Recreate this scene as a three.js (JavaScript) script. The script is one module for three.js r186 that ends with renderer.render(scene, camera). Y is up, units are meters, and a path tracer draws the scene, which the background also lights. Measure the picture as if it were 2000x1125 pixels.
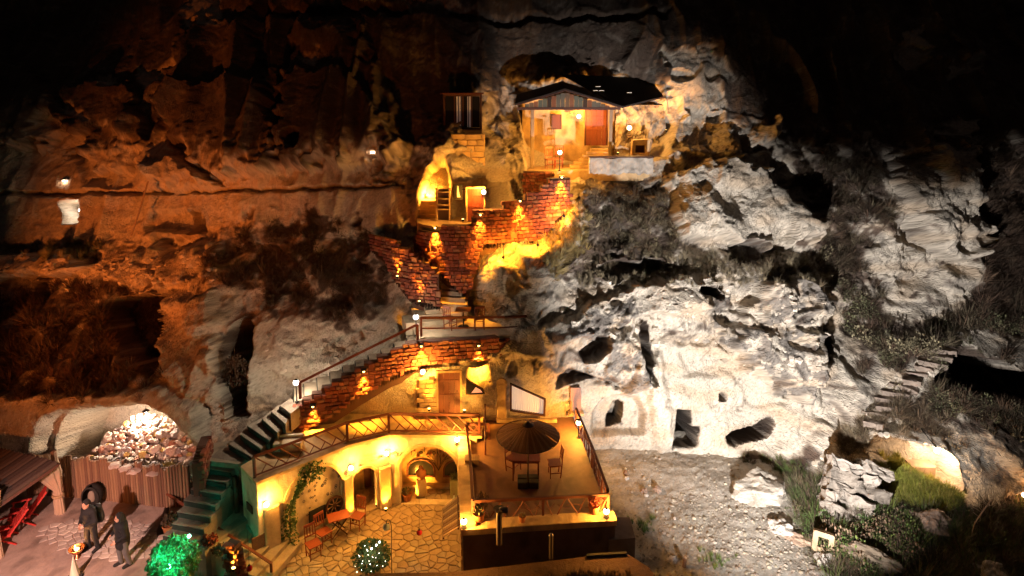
import * as THREE from 'three';
import { createNoise2D, createNoise3D } from 'simplex-noise';
import { mergeGeometries } from 'three/addons/utils/BufferGeometryUtils.js';
import { MarchingCubes } from 'three/addons/objects/MarchingCubes.js';

// ---------- camera ----------
const EYE = 14.6, PITCH = 8 * Math.PI / 180, FL = 1275, CY = 337, SP = Math.sin(PITCH), CP = Math.cos(PITCH);
const scene = new THREE.Scene();
const camera = new THREE.PerspectiveCamera(2 * Math.atan((1125 - CY) / FL) * 180 / Math.PI, 2000 / (2 * (1125 - CY)), 0.5, 400);
camera.position.set(0, EYE, 0);
camera.rotation.set(-PITCH, 0, 0);
camera.setViewOffset(2000, 2 * (1125 - CY), 0, 1125 - 2 * CY, 2000, 1125); // the lens is shifted down so that upright things stay upright
const renderer = new THREE.WebGLRenderer({ antialias: true });
renderer.toneMapping = THREE.LinearToneMapping;
renderer.toneMappingExposure = 1.0;
renderer.shadowMap.enabled = true;

// ---------- night sky and moon ----------
{
  const W = 64, H = 32, data = new Float32Array(W * H * 4);
  for (let j = 0; j < H; j++) for (let i = 0; i < W; i++) {
    const e = (j + 0.5) / H * 2 - 1, k = (j * W + i) * 4, g = 1 - 0.5 * Math.max(0, e);
    data[k] = 0.0085 * g; data[k + 1] = 0.0052 * g; data[k + 2] = 0.0042 * g; data[k + 3] = 1;
  }
  const t = new THREE.DataTexture(data, W, H, THREE.RGBAFormat, THREE.FloatType);
  t.mapping = THREE.EquirectangularReflectionMapping; t.magFilter = THREE.LinearFilter; t.needsUpdate = true;
  scene.background = t; scene.environment = t;
  const moon = new THREE.DirectionalLight(new THREE.Color(1, 0.88, 0.8), 0.012);
  moon.position.set(14, 40, 22); moon.name = 'moon_light'; moon.castShadow = true; moon.shadow.radius = 4;
  scene.add(moon);
}
const col = (r, g, b) => new THREE.Color().setRGB(r, g, b);
function spot(name, p, to, color, I, angle, pen = 0.5, radius = 3) {
  const l = new THREE.SpotLight(color, I, 0, angle, pen, 2);
  l.name = name; l.position.set(...p); l.target.position.set(...to); l.target.updateMatrixWorld(true);
  l.castShadow = true; l.shadow.radius = radius; scene.add(l); return l;
}
const WHITE = col(1, 0.95, 0.92), AMBER = col(1, 0.37, 0.028), WARM = col(1, 0.42, 0.055), ORANGE = col(1, 0.21, 0.03);

// ---------- large floodlights ----------
const FLOOD = [5.7, 2.8, -11.6];
spot('yard_floodlight', FLOOD, [9.4, 6.0, -25], WHITE, 1600, 0.74, 0.5, 2.5);
spot('village_street_floodlight', [-19, 3, -11], [-15.5, 9.0, -28.5], ORANGE, 1000, 0.36, 0.9, 10);
spot('village_lane_floodlight', [-6, 4, -8], [-7.5, 8.8, -28.5], ORANGE, 270, 0.4, 0.9, 10);
spot('added_overhang_fill', [-14.5, 5, -11.5], [-14.6, 3.3, -22.5], ORANGE, 150, 0.5, 0.9, 8);  // unseen spot added to turn the cave overhang and fence orange
spot('added_court_fill', [-12.5, 5.5, -10.5], [-13.8, 0, -18.0], col(1, 0.56, 0.45), 720, 0.42, 0.9, 8);  // unseen spot added to brighten the left court from the front

// ---------- helpers ----------
let seed = 7;
const rnd = () => { seed = (seed + 0x6d2b79f5) | 0; let t = Math.imul(seed ^ (seed >>> 15), 1 | seed); t = (t + Math.imul(t ^ (t >>> 7), 61 | t)) ^ t; return ((t ^ (t >>> 14)) >>> 0) / 4294967296; };
const rr = (a, b) => a + (b - a) * rnd();
const pick = (a) => a[Math.floor(rnd() * a.length)];
const n2 = createNoise2D(rnd), n2b = createNoise2D(rnd), n3 = createNoise3D(rnd);
const clamp = (x, a = 0, b = 1) => Math.min(b, Math.max(a, x)), lerp = (a, b, t) => a + (b - a) * t;
const sstep = (a, b, x) => { const t = clamp((x - a) / (b - a)); return t * t * (3 - 2 * t); };
const V = (x, y, z) => new THREE.Vector3(x, y, z);
// the survey: a point of the picture and a depth, a level or a distance give a place in the world
const at = (px, py, z) => { const X = (px - 1000) / FL * z, Y = (py - CY) / FL * z; return V(X, EYE - z * SP - Y * CP, -(z * CP - Y * SP)); };
const onY = (px, py, y) => at(px, py, (EYE - y) / (SP + (py - CY) / FL * CP));
const onD = (px, py, d) => at(px, py, d / (CP - (py - CY) / FL * SP));
const depthD = (py, d) => d / (CP - (py - CY) / FL * SP), depthY = (py, y) => (EYE - y) / (SP + (py - CY) / FL * CP);

const used = {};
const numbered = (n) => { const k = used[n] = (used[n] ?? -1) + 1; return k ? n + '_' + String(k).padStart(3, '0') : n; };
function tag(o, label, category, group) { Object.assign(o.userData, { label, category }); if (group) o.userData.group = group; return o; }
function thing(name, label, category, pos = [0, 0, 0], turn = 0, group) {
  const o = new THREE.Group(); o.name = numbered(name); scene.add(o);
  if (pos.isVector3) o.position.copy(pos); else o.position.set(...pos);
  o.rotation.y = turn; return tag(o, label, category, group);
}
function part(name, geo, mat, parent, pos, rot, scale) {
  const m = new THREE.Mesh(geo, mat); m.name = parent ? name : numbered(name); m.castShadow = m.receiveShadow = true;
  if (pos) pos.isVector3 ? m.position.copy(pos) : m.position.set(...pos);
  if (rot) m.rotation.set(...rot); if (scale) m.scale.set(...scale);
  (parent ?? scene).add(m); return m;
}
function struct(name, geo, mat) { const m = part(name, geo, mat); m.userData.kind = 'structure'; return m; }
const stuffPart = (m) => { m.userData.kind = 'stuff'; return m; };
function copy(o, pos, turn, label) {
  const c = o.clone(); c.name = numbered(o.name.replace(/_\d{3}$/, '')); scene.add(c); c.userData = { ...o.userData };
  if (pos.isVector3) c.position.copy(pos); else c.position.set(...pos);
  c.rotation.y = turn; if (label) c.userData.label = label; return c;
}
// geometry pieces
const clean = (g) => { g = g.index ? g.toNonIndexed() : g; for (const k of Object.keys(g.attributes)) if (!['position', 'normal', 'uv'].includes(k)) g.deleteAttribute(k); if (!g.attributes.normal) g.computeVertexNormals(); if (!g.attributes.uv) g.setAttribute('uv', new THREE.BufferAttribute(new Float32Array(g.attributes.position.count * 2), 2)); return g; };
const merge = (list) => mergeGeometries(list.map(clean), false);
const box = (w, h, d, x = 0, y = 0, z = 0, ry = 0) => { const g = new THREE.BoxGeometry(w, h, d); metreUV(g); if (ry) g.rotateY(ry); g.translate(x, y, z); return g; };
function metreUV(g, s = 1) { // uv in metres from the dominant axis of each normal
  const p = g.attributes.position, n = g.attributes.normal, uv = new Float32Array(p.count * 2);
  for (let i = 0; i < p.count; i++) {
    const ax = Math.abs(n.getX(i)), ay = Math.abs(n.getY(i)), az = Math.abs(n.getZ(i));
    const a = ax > ay && ax > az ? [p.getZ(i), p.getY(i)] : ay > az ? [p.getX(i), p.getZ(i)] : [p.getX(i), p.getY(i)];
    uv[2 * i] = a[0] * s; uv[2 * i + 1] = a[1] * s;
  }
  g.setAttribute('uv', new THREE.BufferAttribute(uv, 2)); return g;
}
function rodGeo(a, b, r0, r1 = r0, seg = 7) {
  const d = b.clone().sub(a), L = d.length(), g = new THREE.CylinderGeometry(r1, r0, L, seg, 1);
  g.translate(0, L / 2, 0); g.applyQuaternion(new THREE.Quaternion().setFromUnitVectors(V(0, 1, 0), d.normalize())); g.translate(a.x, a.y, a.z); return g;
}
function barGeo(a, b, w, h) { // square timber
  const d = b.clone().sub(a), L = d.length(), g = new THREE.BoxGeometry(w, L, h); metreUV(g);
  g.translate(0, L / 2, 0); g.applyQuaternion(new THREE.Quaternion().setFromUnitVectors(V(0, 1, 0), d.normalize())); g.translate(a.x, a.y, a.z); return g;
}
function chamfer(w, h, d, c) { // box with cut edges, centred
  const s = new THREE.Shape(); const x = w / 2 - c, y = h / 2 - c; s.moveTo(-x, -y); s.lineTo(x, -y); s.lineTo(x, y); s.lineTo(-x, y); s.closePath();
  const g = new THREE.ExtrudeGeometry(s, { depth: d - 2 * c, bevelEnabled: true, bevelThickness: c, bevelSize: c, bevelSegments: 1 }); g.translate(0, 0, -d / 2 + c); return metreUV(g);
}
function stoneGeo(r, k, sd = 0, squash = 0.7) { // an uneven stone
  const g = new THREE.IcosahedronGeometry(1, k); const p = g.attributes.position;
  for (let i = 0; i < p.count; i++) {
    const x = p.getX(i), y = p.getY(i), z = p.getZ(i), m = 1 + 0.32 * n3(x * 0.9 + sd * 9.1, y * 0.9, z * 0.9) + 0.1 * n3(x * 2.6, y * 2.6 + sd * 5, z * 2.6);
    p.setXYZ(i, x * m * r, y * m * r * squash, z * m * r);
  }
  g.computeVertexNormals(); return metreUV(g);
}
function prismGeo(pts, y0, y1) { // pts are [x, distance]
  const s = new THREE.Shape(pts.map(([x, d]) => new THREE.Vector2(x, d))), g = new THREE.ExtrudeGeometry(s, { depth: y1 - y0, bevelEnabled: false });
  g.rotateX(-Math.PI / 2); g.translate(0, y0, 0); g.computeVertexNormals(); return metreUV(g);
}
const tube = (pts, r, seg = 24, rs = 6) => new THREE.TubeGeometry(new THREE.CatmullRomCurve3(pts), seg, r, rs, false);
const lathe = (pts, seg = 16) => new THREE.LatheGeometry(pts.map(([x, y]) => new THREE.Vector2(x, y)), seg);

// ---------- textures and materials ----------
function dataTex(n, f, srgb) {
  const d = new Uint8Array(n * n * 4);
  for (let j = 0; j < n; j++) for (let i = 0; i < n; i++) { const c = f(i / n, j / n), k = (j * n + i) * 4; d[k] = c[0] * 255; d[k + 1] = c[1] * 255; d[k + 2] = c[2] * 255; d[k + 3] = 255; }
  const t = new THREE.DataTexture(d, n, n); t.wrapS = t.wrapT = THREE.RepeatWrapping; t.magFilter = THREE.LinearFilter; t.needsUpdate = true; if (srgb) t.colorSpace = THREE.SRGBColorSpace; return t;
}
// noise that tiles: sampled on two circles
const tn = (u, v, f, o = 0) => { const a = u * 2 * Math.PI, b = v * 2 * Math.PI, r = f / (2 * Math.PI); return 0.5 * (n3(Math.cos(a) * r + o, Math.sin(a) * r, Math.cos(b) * r + 3.1 * o) + n3(Math.sin(b) * r + 7 + o, Math.cos(a) * r + 2, Math.sin(a) * r + Math.cos(b) * r)); };
const grainTex = dataTex(512, (u, v) => { let s = 0, a = 0.5; for (const f of [6, 13, 29, 61, 120]) { s += a * tn(u, v, f, f); a *= 0.62; } const k = clamp(0.5 + 0.55 * s); return [k, k, k]; });
const mottleTex = dataTex(512, (u, v) => { let s = 0, a = 0.5; for (const f of [4, 9, 21, 47]) { s += a * tn(u, v, f, f + 0.7); a *= 0.6; } const st = Math.max(0, tn(u, v, 3, 5.5) - 0.12) * 0.7, k = clamp(0.86 + 0.36 * s - st); return [k, k * (0.975 + 0.03 * s), k * (0.95 + 0.05 * s)]; });
const woodTex = dataTex(256, (u, v) => { const g = tn(u, v * 0.999, 5) * 0.5, k = clamp(0.78 + 0.2 * Math.sin((u * 14 + g * 3) * 2 * Math.PI) * 0.6 + 0.15 * tn(u * 1, v, 40, 2)); return [k, k, k]; });
const crustTex = dataTex(512, (u, v) => { const a = tn(u, v, 7, 1.3), b = tn(u, v, 22, 4.1), c = tn(u, v, 55, 2.2), pit = sstep(0.16, 0.3, b + 0.35 * c), line = 1 - sstep(0.0, 0.035, Math.abs(a + 0.15 * b)), line2 = 1 - sstep(0, 0.03, Math.abs(tn(u, v, 15, 8.8) + 0.2 * c)); const k = clamp(0.62 + 0.25 * b + 0.22 * c - 0.4 * pit - 0.3 * line - 0.2 * line2); return [k, k, k]; });
const rep = (t, s) => { const c = t.clone(); c.repeat.set(s, s); c.needsUpdate = true; return c; };
const mottle05 = rep(mottleTex, 0.45), grain1 = rep(grainTex, 0.8), grain03 = rep(grainTex, 0.35), wood2 = rep(woodTex, 1.6);
function mat(r, g, b, o = {}) {
  const m = new THREE.MeshStandardMaterial({ color: col(r, g, b), roughness: o.rough ?? 0.85, metalness: o.metal ?? 0 });
  if (o.map) m.map = o.map; if (o.bump) { m.bumpMap = o.bump; m.bumpScale = o.bs ?? 0.01; } if (o.side) m.side = o.side; if (o.vc) m.vertexColors = true; if (o.flat) m.flatShading = true; return m;
}
const glow = (c, k) => new THREE.MeshStandardMaterial({ color: col(0.9, 0.9, 0.9), emissive: c, emissiveIntensity: k, roughness: 0.5 });
const MT = {
  plaster: mat(0.62, 0.44, 0.24, { map: mottle05, bump: grain1, bs: 0.022, rough: 0.95 }),
  plasterPale: mat(0.66, 0.55, 0.4, { map: mottle05, bump: grain1, bs: 0.018, rough: 0.95 }),
  concrete: mat(0.34, 0.26, 0.19, { map: mottle05, bump: grain1, bs: 0.01 }),
  deck: mat(0.25, 0.13, 0.07, { map: mottle05, bump: grain03, bs: 0.008, rough: 0.7 }),
  stone: mat(0.4, 0.33, 0.25, { map: mottle05, bump: grain1, bs: 0.02 }),
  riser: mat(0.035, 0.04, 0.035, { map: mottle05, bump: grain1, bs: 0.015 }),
  mortar: mat(0.1, 0.05, 0.035, { bump: grain1, bs: 0.01 }),
  rail: mat(0.2, 0.05, 0.02, { map: wood2, rough: 0.65 }),
  redwood: mat(0.3, 0.06, 0.02, { map: wood2, rough: 0.5 }),
  door: mat(0.2, 0.05, 0.022, { map: wood2, rough: 0.55 }),
  doorDark: mat(0.13, 0.03, 0.015, { map: wood2, rough: 0.5 }),
  frame: mat(0.09, 0.028, 0.014, { map: wood2, rough: 0.6 }),
  timber: mat(0.2, 0.1, 0.05, { map: wood2, rough: 0.75 }),
  paleTimber: mat(0.42, 0.27, 0.15, { map: wood2, rough: 0.7 }),
  dark: mat(0.012, 0.011, 0.011, { rough: 0.9 }), iron: mat(0.02, 0.018, 0.017, { rough: 0.5, metal: 0.6 }),
  glass: mat(0.02, 0.02, 0.025, { rough: 0.12 }), white: mat(0.75, 0.74, 0.72, { rough: 0.9 }),
  thatch: mat(0.2, 0.11, 0.055, { map: wood2, bump: grain1, bs: 0.02, rough: 0.95 }),
  thatchD: mat(0.32, 0.17, 0.09, { map: wood2, rough: 0.95, side: THREE.DoubleSide }), thatchL: mat(0.46, 0.27, 0.15, { map: wood2, rough: 0.95, side: THREE.DoubleSide }),
  terracotta: mat(0.4, 0.14, 0.05, { map: mottle05, rough: 0.8 }),
  copper: mat(0.75, 0.33, 0.16, { rough: 0.32, metal: 1 }),
  red: mat(0.42, 0.025, 0.02, { rough: 0.6 }), leaf: mat(0.05, 0.085, 0.022, { rough: 0.7, side: THREE.DoubleSide }), twig: mat(0.09, 0.055, 0.03, { rough: 0.9, side: THREE.DoubleSide }),
};
// ---------- the cliff: a survey of distances, then relief ----------
const CLIFF = (() => {
  const SA = Math.sin(0.314), CA = Math.cos(0.314), deep = (p) => (EYE - p.y) * SA - p.z * CA, pts = []; // [px, py, depth square to the leaning face]
  const D = (px, s) => s.split(' ').forEach((q) => { const [py, d] = q.split(':').map(Number); pts.push([px, py, deep(onD(px, py, d))]); });
  const Y = (px, s) => s.split(' ').forEach((q) => { const [py, y] = q.split(':').map(Number); pts.push([px, py, deep(onY(px, py, y))]); });
  D(-500, '-300:42 100:35 300:31 480:29 620:27.5 800:23.5 950:22 1200:22 1450:22');
  D(0, '-300:41 0:36 150:33 300:29.8 400:28.4 470:27.9 520:26.9 600:25.6 760:22.9 800:22.6 900:22.4 1125:22.4 1400:22.4');
  D(250, '0:35 200:31.6 370:28.7 450:28.2 520:27 600:26 760:23.2 800:22.7 900:22.4 1125:22.4');
  D(400, '0:34.4 200:31.2 370:28.7 450:28.2 560:26.6 650:25 790:23.2 880:22.6 1000:22.6 1400:23');
  D(560, '0:34.2 200:31.2 370:28.8 450:28.5 520:27.4 600:26.5 700:25.2 780:24.3 860:23.8 1000:24.2');
  D(700, '-300:41 0:34 200:31.2 340:29.1 450:28.6 540:27.4 620:26.4 690:25.4 740:23.9 800:23.7 870:24.6 1000:24.6 1400:24.6');
  D(850, '0:34.2 200:31.2 290:29.2 360:28.4 470:28.2 570:28.2 640:26.6 720:23.7 800:23.6 870:24.6 1000:24.6');
  D(1000, '0:34.6 150:33.2 250:32 340:29.6 440:28.4 500:26.9 560:26.2 640:25.3 700:24.0 760:23.8 820:23.8 900:24.6 1125:24.6 1400:24.6');
  D(1150, '0:35 150:33.8 270:33 345:30.4 400:28.5 470:27 560:25.5 660:24.7 750:24.3 860:24.3 1000:24.6');
  D(1350, '-300:41 0:34.5 150:32 230:31.6 290:30.2 400:28.2 480:27.5 560:25.8 680:24.9 800:24.4 870:24.2 1000:24.6 1400:24.6');
  D(1530, '0:35 150:32.6 280:30 400:28.3 480:27.5 600:25.7 750:24.6 860:23.9'); Y(1530, '930:-0.05 1010:-0.08 1125:-0.12 1300:-0.2');
  D(1700, '-300:42 0:35.5 150:33 300:30.2 400:29 520:27.6 650:26 760:23.8 850:22.4'); Y(1700, '930:0.75 1020:0.3 1125:0.08 1300:0');
  D(1850, '0:35.8 250:30.8 330:28.6 480:27.6 560:26.8 680:24.6 780:22.8 850:21.6'); Y(1850, '950:0.9 1040:0.4 1125:0.15 1300:0');
  D(2000, '-300:42 0:36 250:31.6 400:29.6 550:27.6 700:24 850:21.4'); Y(2000, '950:1.1 1050:0.6 1125:0.3 1300:0.1');
  D(2500, '0:36 300:31 550:27 750:23 900:20.5'); Y(2500, '1050:1.2 1200:0.7 1400:0.4');
  // thin plate through the survey points
  const N = pts.length, M = N + 3, A = [], U = (r2) => r2 > 0 ? r2 * Math.log(r2) : 0, S = 500;
  for (let i = 0; i < M; i++) A.push(new Float64Array(M + 1));
  pts.forEach(([x, y, z], i) => {
    pts.forEach(([u, v], j) => { A[i][j] = U(((x - u) ** 2 + (y - v) ** 2) / S / S) + (i === j ? 0.004 : 0); });
    A[i][N] = A[N][i] = 1; A[i][N + 1] = A[N + 1][i] = x / S; A[i][N + 2] = A[N + 2][i] = y / S; A[i][M] = z;
  });
  for (let k = 0; k < M; k++) {
    let b = k; for (let i = k + 1; i < M; i++) if (Math.abs(A[i][k]) > Math.abs(A[b][k])) b = i;
    [A[k], A[b]] = [A[b], A[k]];
    for (let i = k + 1; i < M; i++) { const f = A[i][k] / A[k][k]; if (f) for (let j = k; j <= M; j++) A[i][j] -= f * A[k][j]; }
  }
  const w = new Float64Array(M); for (let k = M - 1; k >= 0; k--) { let s = A[k][M]; for (let j = k + 1; j < M; j++) s -= A[k][j] * w[j]; w[k] = s / A[k][k]; }
  const X0 = -640, Y0 = -420, ST = 10, GW = 340, GH = 200, G = new Float32Array(GW * GH);
  for (let j = 0; j < GH; j++) for (let i = 0; i < GW; i++) {
    const x = X0 + i * ST, y = Y0 + j * ST; let s = w[N] + w[N + 1] * x / S + w[N + 2] * y / S;
    for (let k = 0; k < N; k++) s += w[k] * U(((x - pts[k][0]) ** 2 + (y - pts[k][1]) ** 2) / S / S);
    G[j * GW + i] = s;
  }
  const zb = (px, py) => {
    const a = clamp((px - X0) / ST, 0, GW - 1.001), b = clamp((py - Y0) / ST, 0, GH - 1.001), i = a | 0, j = b | 0, u = a - i, v = b - j, k = j * GW + i;
    return (G[k] * (1 - u) + G[k + 1] * u) * (1 - v) + (G[k + GW] * (1 - u) + G[k + GW + 1] * u) * v;
  };
  // features: outline, d = metres towards (+) or into (-) the rock, w = softness of its edge, and what the surface there is like
  const F = [];
  const f = (p, o) => { const q = p.split(' ').map((s) => s.split(',').map(Number)); let a = 1e9, b = 1e9, c = -1e9, d = -1e9; for (const [x, y] of q) { a = Math.min(a, x); b = Math.min(b, y); c = Math.max(c, x); d = Math.max(d, y); } const m = (o.w ?? 3) * 2 + 8; F.push({ q, lo: [a - m, b - m], hi: [c + m, d + m], w: 3, n: 4, ...o }); };
  const oval = (x, y, rx, ry, o) => f(Array.from({ length: 14 }, (_, i) => (x + rx * Math.cos(i / 7 * Math.PI)).toFixed(1) + ',' + (y + ry * Math.sin(i / 7 * Math.PI)).toFixed(1)).join(' '), o);
  // -- what the surface is like: R roughness, K dark growth and painted shade of openings, P pale bare tuff
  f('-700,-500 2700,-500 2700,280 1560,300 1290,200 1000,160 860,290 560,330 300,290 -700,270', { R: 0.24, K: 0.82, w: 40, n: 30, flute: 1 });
  f('-700,280 100,290 240,310 300,285 420,350 560,330 600,330 690,320 800,380 800,470 640,480 520,430 420,440 300,470 200,470 -700,470', { R: 0.25, P: 0.75, K: 0, w: 10, n: 14, flute: 0.35 });
  f('-700,470 70,480 200,490 430,470 440,520 330,560 230,560 -700,560', { R: 0.5, P: 0.35, w: 12, n: 12 });
  f('-700,580 230,560 330,580 322,700 300,765 180,775 -700,770', { K: 0.85, R: 0.5, w: 12, n: 22 });
  f('430,500 470,450 540,425 620,415 700,440 745,490 765,545 740,600 700,640 600,600 520,590 440,560 400,540', { K: 0.72, P: 0.4, R: 0.6, w: 26, n: 40 });
  f('320,590 430,575 440,640 425,720 430,830 395,840 330,760 312,690', { P: 0.8, R: 0.75, w: 8, n: 8 });
  f('500,600 600,625 700,650 770,560 800,590 800,640 690,720 600,790 560,800 500,760', { P: 1, R: 0.36, w: 12, n: 10 });
  f('-700,770 160,770 330,760 400,800 410,960 -700,960', { P: 0.6, R: 0.22, w: 12, n: 8 });
  f('640,790 700,755 770,728 830,712 1005,700 1060,740 1105,790 1110,1400 560,1400 590,830', { P: 1, R: 0.1, w: 8, n: 4 });
  
  f('1120,360 1300,350 1320,470 1310,520 1200,540 1110,540 1100,470', { K: 1, R: 0.7, w: 12, n: 16 });
  f('918,478 1065,462 1085,422 1112,396 1140,410 1140,450 1085,545 1000,562 930,610 912,575', { P: 1, K: 0, R: 0.75, w: 6, n: 8, d: 0.35 });
  f('1300,340 1400,310 1490,350 1570,420 1578,470 1480,505 1400,470 1310,470', { P: 1, R: 0.6, K: 0, w: 8, n: 10 });
  f('1050,590 1200,555 1330,530 1410,545 1420,620 1300,640 1280,700 1200,690 1060,650', { P: 0.85, R: 0.5, w: 8, n: 8 });
  f('1420,560 1560,540 1650,560 1650,680 1600,760 1470,740 1420,640', { P: 0.45, R: 0.8, w: 10, n: 10 });
  f('1280,670 1400,670 1480,720 1560,770 1590,800 1560,900 1280,900 1265,760', { P: 1, R: 0.3, w: 6, n: 6 });
  f('1110,760 1200,740 1270,770 1290,890 1100,900', { P: 1, R: 0.16, w: 8, n: 6 });
  f('1590,260 1700,300 1740,420 1690,480 1760,640 1700,700 1800,640 2000,600 2600,560 2600,900 1900,860 1760,780 1690,700 1640,560 1560,500 1600,420 1540,360', { K: 0.8, R: 0.6, w: 20, n: 26 });
  f('1900,300 2700,260 2700,640 1900,660', { K: 1, R: 0.5, w: 20, n: 20 });
  f('1745,300 1800,285 1890,300 1910,380 1915,500 1830,500 1790,440 1750,380', { P: 0.8, R: 0.7, w: 6, n: 10 });
  f('1690,480 1760,470 1810,495 1800,545 1730,545', { P: 0.7, R: 0.9, w: 6, n: 8, d: 0.4 });
  f('1810,245 1890,238 1898,262 1860,270 1812,265', { P: 0.9, R: 0.6, w: 4, n: 4, d: 0.5 });
  f('1285,120 1330,105 1400,120 1408,200 1370,215 1340,230 1300,180', { P: 0.7, K: 0, R: 0.4, w: 9, n: 20, d: 0.5 });
  f('1300,180 1400,200 1420,280 1290,300', { P: 0.7, R: 0.3, K: 0, w: 10, n: 8 });
  f('1385,265 1420,255 1480,262 1520,225 1510,280 1440,305 1390,300', { P: 0.8, K: 0, R: 0.8, w: 5, n: 8, d: 0.4 });
  f('1310,300 1380,275 1390,300 1330,325', { P: 0.8, R: 0.7, K: 0, w: 5, n: 6, d: 0.3 });
  f('1400,905 1560,885 1720,900 1900,960 2600,900 2600,1500 1400,1500 1440,1000', { K: 0.8, P: 0, R: 0.35, w: 14, n: 14 });
  f('1560,950 1640,840 1700,780 1780,700 1880,640 1900,655 1830,730 1790,790 1700,860 1650,900', { P: 0.5, R: 0.3, K: 0, w: 10, n: 10 });
  f('1690,850 1745,838 1900,880 1980,1000 1880,990 1700,910', { P: 0.9, R: 0.3, K: 0, w: 8, n: 6 });
  f('1900,640 2000,660 2100,690 2100,720 1960,705 1890,665', { P: 0.6, R: 0.3, K: 0, w: 8, n: 6 });
  for (const o of ['275,155 300,138 345,130 372,140 342,165 300,182', '322,195 338,185 346,240 350,262 336,262 326,235', '195,165 240,160 252,178 200,178', '155,222 180,220 200,245 170,240', '85,262 105,240 140,232 160,258 160,285 120,300 92,292', '330,265 345,270 350,300 320,300', '600,120 635,110 625,140 605,145', '370,0 430,-10 440,60 375,66', '1735,90 1790,60 1800,110 1770,140 1740,120', '1830,130 1905,110 1900,140 1840,160']) f(o, { P: 0.8, K: 0.05, R: 0.4, w: 6, n: 7, d: 0.35 });
  for (const [o, d] of [['1410,640 1460,650 1520,640 1592,660 1592,760 1540,776 1490,742 1440,705', 0.5], ['1185,670 1240,650 1262,690 1268,762 1200,768 1180,720', 0.3], ['1100,612 1240,588 1258,640 1190,662 1115,662', 0.1], ['1380,590 1420,575 1450,620 1430,680 1400,650', 0.2], ['1480,560 1560,545 1600,600 1540,640 1490,620', 0.3]]) f(o, { P: 0, K: 0.2, R: 1, w: 5, n: 12, d });
  // -- blocks and lips that stand out of the face
  f('1300,345 1400,312 1490,345 1565,415 1575,460 1480,500 1400,468 1320,470', { d: 1.3, w: 7, n: 14 });
  f('1490,555 1560,545 1600,600 1590,700 1585,760 1530,770 1470,735 1430,690 1460,600', { d: 0.9, w: 8, n: 12 });
  f('1060,640 1180,590 1290,545 1400,545 1410,600 1280,610 1180,640 1080,690', { d: 0.7, w: 6, n: 10 });
  f('1150,650 1240,640 1265,700 1270,760 1190,750 1140,720', { d: 0.5, w: 10, n: 8 });
  f('1745,300 1800,285 1890,300 1905,380 1910,500 1830,500 1790,440 1750,380', { d: 0.9, w: 6, n: 12 });
  f('-700,760 140,765 330,755 400,795 405,860 385,845 330,802 270,786 150,794 112,815 90,880 -700,900', { d: 0.75, w: 8, n: 6 });
  f('0,505 120,495 190,510 180,535 60,540 0,545', { d: 0.5, w: 6, n: 10 });
  f('310,480 430,490 440,520 330,555 240,560 230,530', { d: 0.45, w: 8, n: 14 });
  f('320,590 430,575 440,640 425,720 420,800 340,760 312,690', { d: 0.5, w: 9, n: 8 });
  f('1010,640 1060,640 1080,680 1070,700 1000,690', { d: 0.5, w: 6, n: 5, P: 0.6, R: 0.15 });
  f('340,190 350,260 400,330 420,345 520,355 560,330 540,200 500,60 400,40', { d: 0.8, w: 14, n: 12 });
  f('580,60 700,60 770,200 790,320 700,330 560,320 560,200', { d: 0.8, w: 16, n: 14 });
  for (const o of ['-200,40 100,150 165,235 100,288 0,292 -200,300', '160,180 280,170 300,280 250,332 205,338 165,292', '350,190 420,170 540,180 565,312 520,345 440,343 402,328 352,262', '565,150 700,160 795,300 700,338 640,320 600,328 568,322', '0,505 120,500 200,512 150,540 0,548', '300,330 350,318 420,352 300,360']) f(o, { d: 0.75, w: 5, n: 10 });
  f('140,290 210,250 290,280 250,370 170,360', { d: -0.5, w: 14, n: 8 });
  f('280,290 330,300 420,350 440,372 270,372', { d: 0.5, w: 10, n: 8 });
  f('-700,384 260,372 520,368 790,360 790,368 520,376 260,380 -700,394', { d: -0.35, w: 2, n: 3 });
  f('500,22 820,20 1000,34 1300,30 1300,44 1000,50 820,36 500,40', { d: -0.6, w: 4, n: 6 });
  f('800,0 890,-10 900,20 810,32', { P: 0.9, K: 0, R: 0.6, w: 4, n: 6 });
  // -- openings cut into the rock; a high K paints their shade dark
  const H = (p, d, o = {}) => f(p, { d: -d, w: 2.2, n: 3, hole: 1, ...o });
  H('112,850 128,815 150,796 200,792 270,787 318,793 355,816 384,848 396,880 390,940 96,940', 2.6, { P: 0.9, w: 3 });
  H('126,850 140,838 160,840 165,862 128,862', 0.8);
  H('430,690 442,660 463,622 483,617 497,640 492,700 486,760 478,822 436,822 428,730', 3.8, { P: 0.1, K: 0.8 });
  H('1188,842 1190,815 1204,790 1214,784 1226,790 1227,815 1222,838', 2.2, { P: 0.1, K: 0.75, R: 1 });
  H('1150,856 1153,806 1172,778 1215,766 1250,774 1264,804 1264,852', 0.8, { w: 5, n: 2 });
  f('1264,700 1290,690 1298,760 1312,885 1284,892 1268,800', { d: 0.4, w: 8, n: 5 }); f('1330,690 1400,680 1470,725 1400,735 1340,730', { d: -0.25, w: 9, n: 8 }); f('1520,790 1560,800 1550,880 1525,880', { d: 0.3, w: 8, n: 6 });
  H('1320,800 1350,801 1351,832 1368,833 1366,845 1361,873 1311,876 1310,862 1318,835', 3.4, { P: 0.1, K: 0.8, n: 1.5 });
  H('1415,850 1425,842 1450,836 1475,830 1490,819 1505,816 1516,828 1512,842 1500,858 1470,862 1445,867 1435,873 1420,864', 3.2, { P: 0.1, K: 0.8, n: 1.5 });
  H('1406,768 1421,768 1421,786 1406,786', 1.1, { P: 0.1, K: 0.75, n: 0.6, w: 1.2 });
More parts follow.
